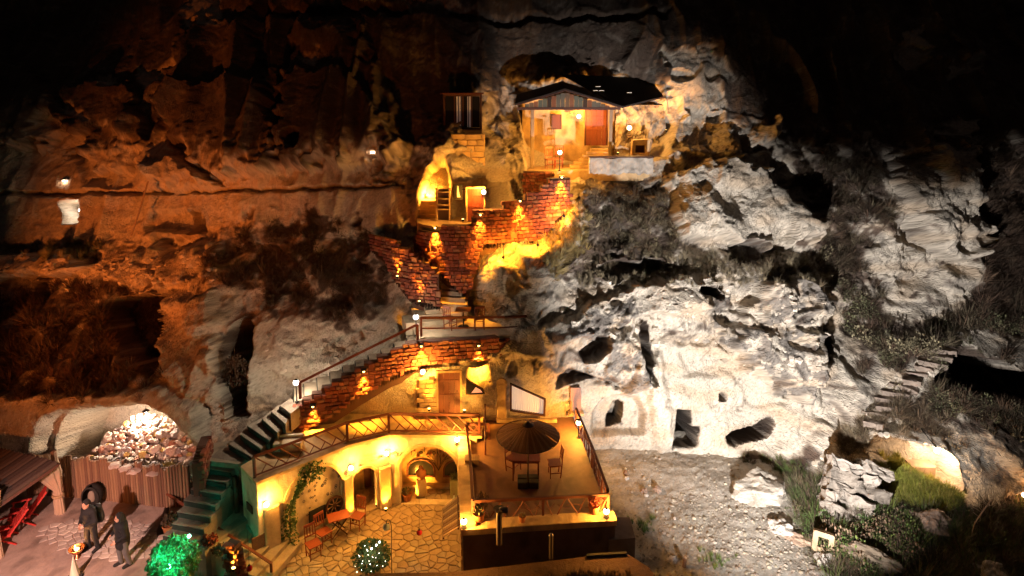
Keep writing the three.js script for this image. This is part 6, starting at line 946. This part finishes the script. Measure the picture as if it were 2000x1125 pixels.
{ // block of layered tuff
  const p = CLIFF.on(1642, 985, 0).p, t = thing('layered_block', 'tilted block of cracked layered tuff beside the earth path', 'rock', p.add(V(0, 0.25, 0.1)), -0.25), M2 = [[0.36, 0.31, 0.26], [0.28, 0.24, 0.2], [0.4, 0.35, 0.3]].map((c) => mat(...c, { map: mottle05, bump: grain1, bs: 0.035, flat: true }));
  for (let r = 0; r < 6; r++) { let x = -0.8; while (x < 0.4) { const w = rr(0.3, 1.15), g = new THREE.BoxGeometry(w - 0.02, rr(0.3, 0.38), 1.1, 10, 6, 8), q = g.attributes.position; for (let i = 0; i < q.count; i++) { const X = q.getX(i) + x, Y = q.getY(i) + r * 0.33, Z = q.getZ(i); q.setXYZ(i, q.getX(i) + 0.11 * n3(X * 2.4, Y * 2.4, Z * 2.4), q.getY(i) + 0.08 * n3(X * 2.4 + 5, Y * 2.4, Z * 2.4), Z + 0.18 * n3(X * 1.7, Y * 1.7 + 7, Z * 1.7) + 0.05 * n3(X * 6, Y * 6, Z * 6)); } g.computeVertexNormals(); metreUV(g); part('slab', g, pick(M2), t, [x + w / 2 + 0.1 * r, r * 0.29 - 0.6, -r * 0.2 + 0.3], [-0.5, rr(-0.05, 0.05), -0.28]); x += w; } }
}
{ const p = onY(1606, 1073, 0.05), t = thing('concrete_ring', 'square concrete ring standing on edge among the border stones', 'concrete block', p, -0.42), s = new THREE.Shape(); const rnd4 = (s, h, c) => { s.moveTo(-h + c, -h); s.lineTo(h - c, -h); s.quadraticCurveTo(h, -h, h, -h + c); s.lineTo(h, h - c); s.quadraticCurveTo(h, h, h - c, h); s.lineTo(-h + c, h); s.quadraticCurveTo(-h, h, -h, h - c); s.lineTo(-h, -h + c); s.quadraticCurveTo(-h, -h, -h + c, -h); }; rnd4(s, 0.29, 0.06); const h = new THREE.Path(); rnd4(h, 0.16, 0.04); s.holes.push(h); part('ring', metreUV(new THREE.ExtrudeGeometry(s, { depth: 0.24, bevelEnabled: true, bevelSize: 0.012, bevelThickness: 0.012, bevelSegments: 1 })), mat(0.5, 0.36, 0.22, { map: mottle05, bump: grain1, bs: 0.02 }), t, [0, 0.3, 0], [-0.32, 0, -0.06]); }
{ const c = CLIFF.on(1838, 935, 0.15).p, t = thing('stone_bench', 'low block bench inside the small lit cave on the right', 'bench', c); part('block', chamfer(0.85, 0.42, 0.5, 0.03), mat(0.5, 0.36, 0.25, { map: mottle05, bump: grain1 }), t); part('side_step', chamfer(0.4, 0.2, 0.5, 0.03), mat(0.5, 0.36, 0.25, { map: mottle05, bump: grain1 }), t, [-0.62, -0.1, 0.05]); }
{ const p = CLIFF.on(1893, 1050, 0).p, t = thing('bare_sapling', 'thin bare whitish sapling on the dark right slope', 'tree', p); part('trunk', tube([V(0, -0.1, 0), V(0.05, 0.5, 0), V(0.3, 1.0, 0), V(0.5, 1.35, 0)], 0.018, 14, 6), mat(0.4, 0.3, 0.22), t); const b = []; for (let i = 0; i < 8; i++) { const y = 0.55 + i * 0.1, s = V(0.05 + (y - 0.5) * 0.45, y, 0); b.push(tube([s, s.clone().add(V(rr(-0.15, 0.2), 0.15, rr(-0.1, 0.1))), s.clone().add(V(rr(-0.3, 0.4), 0.32, rr(-0.2, 0.2)))], 0.006, 6, 4)); } stuffPart(part('twigs', merge(b), mat(0.4, 0.3, 0.22), t)); }
{ const t = thing('garden_stake', 'short thick wooden stump at the near edge of the floodlit yard', 'post', onY(1336, 1108, 0)); part('stake', tube([V(0, -0.1, 0), V(0.01, 0.15, 0), V(0.03, 0.35, 0.02)], 0.06, 8, 8), MT.timber, t); part('top', new THREE.CylinderGeometry(0.045, 0.06, 0.05, 8).translate(0.03, 0.37, 0.02), MT.paleTimber, t); }
for (const [x, y, r, l, c] of [[1222, 925, 0.09, 'small brown cone shaped stone standing in the middle of the yard', [0.3, 0.17, 0.1]], [1224, 934, 0.08, 'small white stone beside the brown cone stone in the yard', [0.6, 0.55, 0.5]], [1258, 960, 0.12, 'reddish stone left in the row of stones across the yard', [0.35, 0.24, 0.18]], [1284, 956, 0.13, 'reddish stone right in the row of stones across the yard', [0.35, 0.24, 0.18]], [1262, 968, 0.07, 'white chip in front of the reddish stones', [0.6, 0.55, 0.5]], [1312, 1094, 0.14, 'white stone standing for the floodlight glare at the near left edge of the yard', [0.7, 0.66, 0.66]]]) boulder(l, onY(x, y, 0.03), r, x % 17, 0.8, c, [0, 0, 0], [1, x === 1222 ? 1.7 : 1, 1], 'yard_stone');  // last stone is coloured white to stand for the floodlight glare
// ---------- people: one continuous body each, clothes as shells over it ----------
function fieldMesh(bones, lo, size, res, k = 0.03) { // tapered capsules joined softly; bones: [ax,ay,az,ra, bx,by,bz,rb]
  const mc = new MarchingCubes(res, new THREE.MeshStandardMaterial(), false, false, 400000), f = mc.field, h = size / res; mc.isolation = 0;
  for (let z = 0; z < res; z++) for (let y = 0; y < res; y++) for (let x = 0; x < res; x++) {
    const px = lo[0] + x * h, py = lo[1] + y * h, pz = lo[2] + z * h; let s = 1;
    for (const b of bones) { const ex = b[4] - b[0], ey = b[5] - b[1], ez = b[6] - b[2], wx = px - b[0], wy = py - b[1], wz = pz - b[2], t = clamp((wx * ex + wy * ey + wz * ez) / (ex * ex + ey * ey + ez * ez + 1e-9)), dx = wx - ex * t, dy = wy - ey * t, dz = wz - ez * t, d = Math.sqrt(dx * dx + dy * dy + dz * dz) - lerp(b[3], b[7], t); const q = Math.max(k - Math.abs(s - d), 0) / k; s = Math.min(s, d) - q * q * k * 0.25; }
    f[x + y * res + z * res * res] = -s;
  }
  mc.update(); const n = mc.count ?? mc.geometry.drawRange.count, g = new THREE.BufferGeometry(), P = new Float32Array(mc.positionArray.subarray(0, n * 3)), N = new Float32Array(mc.normalArray.subarray(0, n * 3));
  for (let i = 0; i < n; i++) for (let c = 0; c < 3; c++) P[3 * i + c] = lo[c] + (P[3 * i + c] + 1) / 2 * size;
  g.setAttribute('position', new THREE.BufferAttribute(P, 3)); g.setAttribute('normal', new THREE.BufferAttribute(N, 3)); g.computeVertexNormals(); return metreUV(g);
}
function handBones(w, dir, side, sc = 1) { // a curled hand: palm, four unequal fingers, a thumb leaving the side of the palm
  const f = dir.clone().normalize(), s = side.clone().normalize(), dn = f.clone().cross(s).normalize(), P = (a, b, c) => w.clone().addScaledVector(f, a * sc).addScaledVector(s, b * sc).addScaledVector(dn, c * sc), out = [], add = (a, ra, b, rb) => out.push([a.x, a.y, a.z, ra * sc, b.x, b.y, b.z, rb * sc]);
  for (const o of [-0.028, -0.01, 0.01, 0.028]) add(P(0, o * 0.6, 0), 0.016, P(0.085, o, 0), 0.0125);
  [[-0.03, 0.062], [-0.01, 0.074], [0.011, 0.07], [0.031, 0.054]].forEach(([o, L]) => { const a = P(0.085, o, 0), b = P(0.085 + L * 0.45, o, 0.012), c = P(0.085 + L * 0.72, o, 0.036), d = P(0.085 + L * 0.74, o, 0.058); add(a, 0.0095, b, 0.009); add(b, 0.009, c, 0.0085); add(c, 0.0085, d, 0.0075); });
  add(P(0.02, -0.03, 0.004), 0.0125, P(0.052, -0.056, 0.02), 0.011); add(P(0.052, -0.056, 0.02), 0.011, P(0.082, -0.05, 0.036), 0.009); return out;
}
function person(label, p, turn, o) {
  const t = thing('person', label, 'person', p, turn, undefined), B = [], S = o.h / 1.75, b = (a, ra, c, rc) => B.push([...a.map((v) => v * S), ra * S, ...c.map((v) => v * S), rc * S]);
  const hip = o.hip ?? 0.1, st = o.stance ?? 0.13, lean = o.lean ?? 0;
  const head = [o.hx ?? 0, 1.6, 0.03 + lean + (o.hz ?? 0)], feet = [[-st, o.step ?? 0.04], [st, -(o.step ?? 0.04)]];
  const legs = feet.map(([x, z]) => [[x > 0 ? hip : -hip, 0.93, 0], [x * 0.98, 0.5, z * 0.6 + 0.03], [x, 0.09, z - 0.02], [x * 1.12, 0.05, z + 0.15]]);
  const arms = o.arms; // [shoulder, elbow, wrist] each side
  const torso = (inf) => [[[0, 0.95, 0], 0.145 + inf, [0, 1.12, lean * 0.3], 0.13 + inf], [[0, 1.12, lean * 0.3], 0.13 + inf, [0, 1.34, lean * 0.8], 0.145 + inf], [[-0.13, 1.38, lean * 0.85], 0.075 + inf, [0.13, 1.38, lean * 0.85], 0.075 + inf], [[-0.09, 0.97, 0], 0.1 + inf, [0.09, 0.97, 0], 0.1 + inf]];
  for (const c of torso(0)) b(...c);
  b([0, 1.36, lean * 0.85], 0.06, [head[0] * 0.7, 1.52, head[2] - 0.02], 0.052);
  for (const L of legs) { b(L[0], 0.088, L[1], 0.062); b(L[1], 0.06, L[2], 0.04); b(L[2], 0.045, L[3], 0.035); }
  for (const A of arms) { b(A[0], 0.055, A[1], 0.043); b(A[1], 0.042, A[2], 0.028); }
  b([head[0], 1.57, head[2] + 0.012], 0.07, [head[0], 1.655, head[2] - 0.008], 0.088); b([head[0], 1.53, head[2] + 0.045], 0.035, [head[0], 1.55, head[2] + 0.05], 0.042);
  const size = 2.0 * S, skin = mat(...(o.skin ?? [0.5, 0.27, 0.18]), { rough: 0.6 }); const lo = [-size / 2, -0.05, -size / 2];
  const H = arms.map((A) => { const w = V(...A[2]).multiplyScalar(S), d = V(...A[2]).sub(V(...A[1])).normalize(); const bones = handBones(w, d, V(0, 0.2, 1).cross(d).multiplyScalar(A[0][0] > 0 ? 1 : -1), S), c = w.clone().addScaledVector(d, 0.08 * S); return fieldMesh(bones, [c.x - 0.15, c.y - 0.15, c.z - 0.15], 0.3, 72, 0.006); });
  const hd = []; const hc = V(...head).multiplyScalar(S), e = (x, y, z, r, x2 = x, y2 = y, z2 = z, r2 = r) => hd.push([hc.x + x * S, hc.y + y * S, hc.z + z * S, r * S, hc.x + x2 * S, hc.y + y2 * S, hc.z + z2 * S, r2 * S]);
  e(0, 0.055, -0.012, 0.09, 0, 0.03, 0.008, 0.08); e(0, -0.045, 0.04, 0.05, 0, -0.065, 0.05, 0.035); e(0, 0.03, 0.085, 0.012, 0, -0.005, 0.108, 0.016); e(-0.03, 0.045, 0.08, 0.016, -0.05, 0.045, 0.068, 0.014); e(0.03, 0.045, 0.08, 0.016, 0.05, 0.045, 0.068, 0.014); e(-0.02, -0.04, 0.088, 0.01, 0.02, -0.04, 0.088, 0.01); e(-0.088, 0.01, -0.005, 0.018, -0.092, 0.04, -0.01, 0.02); e(0.088, 0.01, -0.005, 0.018, 0.092, 0.04, -0.01, 0.02); e(0, -0.06, 0.0, 0.055, 0, -0.13, -0.03, 0.055);
  part('body', merge([fieldMesh(B, lo, size, 96, 0.05 * S), ...H, fieldMesh(hd, [hc.x - 0.17, hc.y - 0.2, hc.z - 0.17], 0.36, 84, 0.02)]), skin, t);
  const eyes = [-0.034, 0.034].map((x) => new THREE.SphereGeometry(0.012, 8, 6).translate(hc.x + x * S, hc.y + 0.028 * S, hc.z + 0.088 * S)); eyes.forEach((g) => part('eye', g, MT.dark, t));
  // jacket, trousers, shoes, hood or hair
  const J = [], j = (a, ra, c, rc) => J.push([...a.map((v) => v * S), ra * S, ...c.map((v) => v * S), rc * S]); for (const c of torso(0.05)) j(...c); if (o.long) j([0, 0.95, 0], 0.2, [0, 0.74, 0.01], 0.2);
  for (const A of arms) { const w = V(...A[1]).lerp(V(...A[2]), 0.9).toArray(); j(A[0], 0.085, A[1], 0.07); j(A[1], 0.07, w, 0.052); } j([0, 1.42, lean * 0.85 - 0.03], 0.1, [head[0] * 0.4, 1.47, head[2] - 0.05], 0.095);
  part('jacket', fieldMesh(J, lo, size, 100, 0.04 * S), mat(0.005, 0.005, 0.006, { bump: rep(grainTex, 4), bs: 0.012, rough: 0.8 }), t);
  const T = [], tr = (a, ra, c, rc) => T.push([...a.map((v) => v * S), ra * S, ...c.map((v) => v * S), rc * S]); for (const L of legs) { tr(L[0], 0.115, L[1], 0.085); tr(L[1], 0.083, L[2], 0.066); } tr([-0.08, 0.95, 0], 0.13, [0.08, 0.95, 0], 0.13); part('trousers', fieldMesh(T, lo, size, 96, 0.03), o.pants, t);
  for (const L of legs) part('shoe', fieldMesh([[...L[2].map((v) => v * S), 0.055, ...L[3].map((v) => v * S), 0.048], [L[2][0] * S, 0.045, (L[2][2] - 0.04) * S, 0.045, L[3][0] * S, 0.04, L[3][2] * S, 0.042]], [L[2][0] * S - 0.25, -0.05, L[2][2] * S - 0.25], 0.55, 56, 0.02), MT.dark, t);
  const C = []; const c2 = (x, y, z, r, x2, y2, z2, r2) => C.push([hc.x + x * S, hc.y + y * S, hc.z + z * S, r * S, hc.x + x2 * S, hc.y + y2 * S, hc.z + z2 * S, r2 * S]); c2(0, 0.07, -0.035, 0.1, 0, 0.045, -0.05, 0.1); c2(-0.05, 0.075, 0.0, 0.06, 0.05, 0.075, 0.0, 0.06); if (o.hood) { c2(0, 0.0, -0.07, 0.1, 0, -0.12, -0.08, 0.11); c2(-0.09, 0.02, -0.02, 0.035, -0.08, -0.1, 0.0, 0.04); c2(0.09, 0.02, -0.02, 0.035, 0.08, -0.1, 0.0, 0.04); } part(o.hood ? 'hood' : 'knit_cap', fieldMesh(C, [hc.x - 0.25, hc.y - 0.28, hc.z - 0.25], 0.5, 64, 0.03), MT.dark, t);
  if (o.bag) part('rucksack', fieldMesh([[0.03 * S, 1.32 * S, -0.24 * S, 0.12, 0.05 * S, 1.0 * S, -0.26 * S, 0.15], [0.12 * S, 1.1 * S, -0.24 * S, 0.1, 0.16 * S, 0.95 * S, -0.22 * S, 0.1]], [-0.4, 0.6, -0.75], 1.0, 64, 0.06), mat(0.015, 0.014, 0.015, { rough: 0.6 }), t);
  return t;
}
person('person in dark jacket, cap and rucksack standing with hands joined behind the copper fire bowl', onY(182, 1074, 0), -0.35, { h: 1.74, bag: 1, lean: 0.03, hz: 0.03, stance: 0.14, pants: mat(0.006, 0.006, 0.007), arms: [[[-0.19, 1.38, 0.02], [-0.27, 1.1, 0.06], [-0.1, 1.04, 0.27]], [[0.19, 1.38, 0.02], [0.27, 1.1, 0.04], [0.08, 1.02, 0.27]]] });
person('person in black hooded coat and grey trousers turned towards the fire with a raised hand', onY(244, 1104, 0), -0.75, { h: 1.74, hood: 1, long: 1, lean: 0.02, stance: 0.13, step: 0.08, pants: mat(0.1, 0.095, 0.09), arms: [[[-0.19, 1.38, 0.02], [-0.28, 1.12, 0.02], [-0.14, 1.08, 0.26]], [[0.19, 1.38, 0.02], [0.27, 1.12, 0.0], [0.16, 0.98, 0.22]]] });
// ---------- dry grass and brush on the cliff ----------
{
  const tuft = (n, h, spread, w, curl) => { const pos = []; for (let i = 0; i < n; i++) { const a = rr(0, 6.3), r = spread * Math.sqrt(rnd()), hh = h * rr(0.5, 1.1), tip = V(Math.cos(a) * r * 1.6, hh, Math.sin(a) * r * 1.6), b = V(Math.cos(a) * r * 0.25, 0, Math.sin(a) * r * 0.25), m = b.clone().lerp(tip, 0.55).add(V(0, hh * curl, 0)), s = V(-Math.sin(a), 0, Math.cos(a)).multiplyScalar(w); pos.push(b.clone().add(s), b.clone().sub(s), m.clone().addScaledVector(s, -0.7), b.clone().add(s), m.clone().addScaledVector(s, -0.7), m.clone().addScaledVector(s, 0.7), m.clone().addScaledVector(s, 0.7), m.clone().addScaledVector(s, -0.7), tip); } const g = new THREE.BufferGeometry().setFromPoints(pos); g.computeVertexNormals(); return metreUV(g); };
  const grassG = tuft(22, 0.34, 0.16, 0.007, 0.12), twigG = tuft(34, 0.42, 0.34, 0.008, 0.05), leafyG = leaves(60, inBall(0.3, 0.22, 0.3, 0, 0.18, 0), 0.07, { slim: 0.3 });
  const zone = (name, label, outline, n, geo, c, s0, s1, o = {}) => {
    const q = outline.split(' ').map((s) => s.split(',').map(Number)), ins = poly(q); let a = 1e9, b = 1e9, cc = -1e9, d = -1e9; for (const [x, y] of q) { a = Math.min(a, x); b = Math.min(b, y); cc = Math.max(cc, x); d = Math.max(d, y); }
    const L = []; for (let k = 0; k < n * 12 && L.length < n; k++) { const x = rr(a, cc), y = rr(b, d); if (!ins(x + 26 * n2(x * 0.02, y * 0.02) + 12 * n2(x * 0.07, y * 0.07), y + 20 * n2b(x * 0.02, y * 0.02) + 10 * n2b(x * 0.07, y * 0.07))) continue; const h = o.ground ? { p: (() => { const p = onY(x, y, 0); p.y = yardY(p.x, -p.z); return p; })(), n: V(0, 1, 0), K: 1 } : CLIFF.on(x, y, -0.03); if (!o.all && h.K + 0.75 * n2(h.p.x * 0.8, h.p.y * 0.9) + 0.3 * n2(h.p.x * 2.4, h.p.y * 2.6) < 0.62) continue; L.push(h); }
    const m = mat(1, 1, 1, { rough: 0.9, side: THREE.DoubleSide }), im = new THREE.InstancedMesh(geo, m, L.length), M = new THREE.Matrix4(), Q = new THREE.Quaternion(), Q2 = new THREE.Quaternion(), ck = new THREE.Color();
    L.forEach((h, i) => { const up = V(0, 1, 0).multiplyScalar(o.up ?? 1).add(h.n.clone().multiplyScalar(o.out ?? 0.7)).add(V(rr(-0.3, 0.3), 0, rr(-0.3, 0.3))).normalize(); Q.setFromUnitVectors(V(0, 1, 0), up).multiply(Q2.setFromAxisAngle(V(0, 1, 0), rr(0, 6.3))); const s = rr(s0, s1) * (0.55 + 0.75 * rnd() * rnd() + 0.2 * (1 + n2(h.p.x * 0.7, h.p.y * 0.7))); im.setMatrixAt(i, M.compose(h.p, Q, V(s, s * rr(0.7, 1.2), s))); const k = rr(0.55, 1.35), z = pick(c); im.setColorAt(i, ck.setRGB(z[0] * k, z[1] * k, z[2] * k)); });
    im.name = numbered(name); im.userData.kind = 'stuff'; tag(im, label, o.cat ?? 'brush'); scene.add(im);
  };
  const DRY = [[0.16, 0.1, 0.06], [0.1, 0.065, 0.04], [0.22, 0.15, 0.09]], PALE = [[0.3, 0.24, 0.15], [0.2, 0.16, 0.1], [0.13, 0.1, 0.06]], GREEN = [[0.09, 0.15, 0.03], [0.13, 0.17, 0.04], [0.06, 0.1, 0.025]], LIME = [[0.34, 0.34, 0.05], [0.27, 0.29, 0.045], [0.4, 0.33, 0.08]], DARK = [[0.1, 0.06, 0.04], [0.06, 0.04, 0.025], [0.15, 0.095, 0.06]];
  zone('brush', 'dense dark brush on the slope left of the curved stair wall', '430,500 470,445 540,420 620,410 700,435 750,490 765,545 740,600 700,640 600,600 520,590 440,560 400,540', 1100, twigG, DARK.concat(DRY), 0.5, 0.95);
  zone('brush', 'dark brush on the hollow slope above the stone heap cave', '-60,575 230,555 330,580 322,700 300,770 180,785 -60,780', 1300, twigG, DARK.concat([[0.1, 0.045, 0.03]]), 0.6, 1.1);
  zone('brush', 'scrub on the ledge between the retaining wall and the white rock face', '1165,380 1300,350 1320,470 1310,520 1200,540 1140,540 1150,470', 420, twigG, DRY.concat(PALE, PALE), 0.45, 0.95);
  zone('brush', 'thick scrub filling the gully between the right cliff faces', '1560,300 1700,300 1740,420 1690,480 1700,560 1760,640 1700,720 1800,640 2060,560 2060,860 1900,860 1760,790 1690,720 1640,580 1560,510 1600,420', 1900, twigG, DARK.concat(PALE.slice(1)), 0.6, 1.2);
  zone('brush', 'dark scrub on the upper right slope', '1900,300 2060,260 2060,640 1900,640', 1300, twigG, DARK, 0.7, 1.2);
  zone('dry_grass', 'dry grass hanging over the slope right of the red retaining wall', '1095,402 1125,395 1150,440 1125,500 1080,560 1050,530 1090,470', 380, grassG, [[0.34, 0.24, 0.09], [0.26, 0.18, 0.07], [0.4, 0.3, 0.12]], 0.7, 1.2, { all: 1, up: 0.5, out: 0.8, cat: 'grass' });
  zone('dry_grass', 'pale grass on the ledge under the square cave window', '70,478 190,472 205,492 150,508 80,500', 320, grassG, [[0.22, 0.22, 0.1], [0.3, 0.25, 0.14]], 0.6, 1.0, { all: 1, cat: 'grass' });
  zone('dry_grass', 'dry tufts on the white ledge below the scrub', '1130,530 1300,505 1400,490 1560,500 1640,560 1500,560 1300,540 1150,560', 700, grassG, PALE, 0.5, 1.0, { all: 1, cat: 'grass' });
  zone('green_grass', 'yellow green grass slope in front of the small lit cave', '1705,905 1760,912 1840,945 1880,975 1860,1000 1760,985 1710,945', 2300, grassG, LIME, 0.6, 1.0, { all: 1, cat: 'grass' });
  zone('green_grass', 'green grass along the foot of the white cave wall', '1412,900 1500,890 1560,905 1600,960 1560,1000 1500,985 1440,925', 1100, grassG, GREEN.concat(DARK), 0.45, 0.85, { all: 1, cat: 'grass' });
  zone('undergrowth', 'dark weeds and brambles on the bank right of the yard', '1500,985 1580,930 1690,900 1710,940 1780,1000 1900,1000 2060,960 2060,1180 1620,1180 1560,1060', 3600, twigG, DARK.concat(GREEN, PALE.slice(1)), 0.45, 0.95, { all: 1, cat: 'weeds' });
  zone('undergrowth', 'leafy weeds between the layered block and the log shaped rock', '1560,1000 1640,1060 1760,1010 1800,1060 1720,1125 1640,1100', 420, leafyG, GREEN.concat(DRY), 0.6, 1.0, { all: 1, cat: 'weeds' });
  zone('green_grass', 'small green tufts at the near edge of the floodlit yard', '1355,1075 1385,1070 1440,1098 1430,1120 1370,1110', 34, grassG, [[0.1, 0.16, 0.03], [0.15, 0.19, 0.04]], 0.3, 0.55, { all: 1, ground: 1, cat: 'grass' });
  zone('green_grass', 'small weeds near the annex corner of the deck house', '1225,1015 1270,1010 1280,1045 1235,1050', 40, grassG, GREEN, 0.4, 0.6, { all: 1, ground: 1, cat: 'grass' });
  zone('brush', 'low dry bushes along the foot of the right path', '1640,860 1700,800 1760,790 1900,870 1800,850 1720,835 1680,890', 700, twigG, PALE.concat(DRY), 0.5, 0.9, { all: 1 });
  const chipG = stoneGeo(0.16, 1, 31, 0.7), RUB = [[0.48, 0.42, 0.34], [0.4, 0.34, 0.27], [0.55, 0.48, 0.4]];
  for (const [l, q, n] of [['loose stones on the pale slope beside the stairs', '500,640 600,640 700,660 790,600 800,640 690,720 600,790 520,800', 80], ['stones fallen along the right earth path', '1560,950 1650,850 1720,780 1820,690 1840,720 1740,830 1660,930', 220], ['stones scattered on the dark bank right of the yard', '1500,985 1700,900 1900,1000 2040,1000 2040,1150 1620,1150', 260], ['stones on the ledges of the white rocks', '1100,560 1400,520 1600,560 1640,700 1560,760 1300,660 1100,640', 260], ['stones under the orange cliff band on the left', '-40,500 440,490 440,560 -40,575', 200]]) zone('rubble', l, q, n, chipG, RUB, 0.2, 0.9, { all: 1, cat: 'stones' });
  zone('shrubs', 'small leafy shrubs among the dark brush left of the curved stair wall', '430,500 540,430 700,440 760,545 700,640 600,600 440,560', 170, leafyG, [[0.1, 0.08, 0.04], [0.14, 0.09, 0.05]], 0.5, 1.1, { cat: 'shrubs' });
  zone('shrubs', 'small leafy shrubs in the gully between the right cliff faces', '1580,480 1700,560 1760,640 1900,640 2040,600 2040,860 1760,790 1690,720', 380, leafyG, [[0.12, 0.12, 0.06], [0.2, 0.17, 0.1]], 0.5, 1.2, { cat: 'shrubs' });
  zone('shrubs', 'small leafy shrubs on the ledge right of the retaining wall', '1165,380 1300,350 1320,520 1140,540', 120, leafyG, [[0.16, 0.13, 0.07], [0.25, 0.2, 0.12]], 0.4, 0.9, { cat: 'shrubs' });
  // dry stalks along the edge of the earth roof
  const L = 420, im = new THREE.InstancedMesh(grassG, mat(0.12, 0.06, 0.035, { side: THREE.DoubleSide }), L), M = new THREE.Matrix4(), Q = new THREE.Quaternion(); for (let i = 0; i < L; i++) { const u = rnd(), x = lerp(-4.2, 3.6, u), d = lerp(16.0, 16.75, sstep(-2.2, 2.4, x)) - rr(0.02, 0.9) * rnd() - (x > 3.3 ? (x - 3.3) * 0.9 : 0); Q.setFromAxisAngle(V(0, 1, 0), rr(0, 6.3)); const s = rr(0.25, 0.65); im.setMatrixAt(i, M.compose(V(x, 0.79, -d), Q, V(s, s * 0.8, s))); } im.name = 'dry_grass_roof'; im.name = numbered('dry_grass'); im.userData.kind = 'stuff'; tag(im, 'dry stalks growing on the edge of the earth roof', 'grass'); scene.add(im);
}
renderer.render(scene, camera);
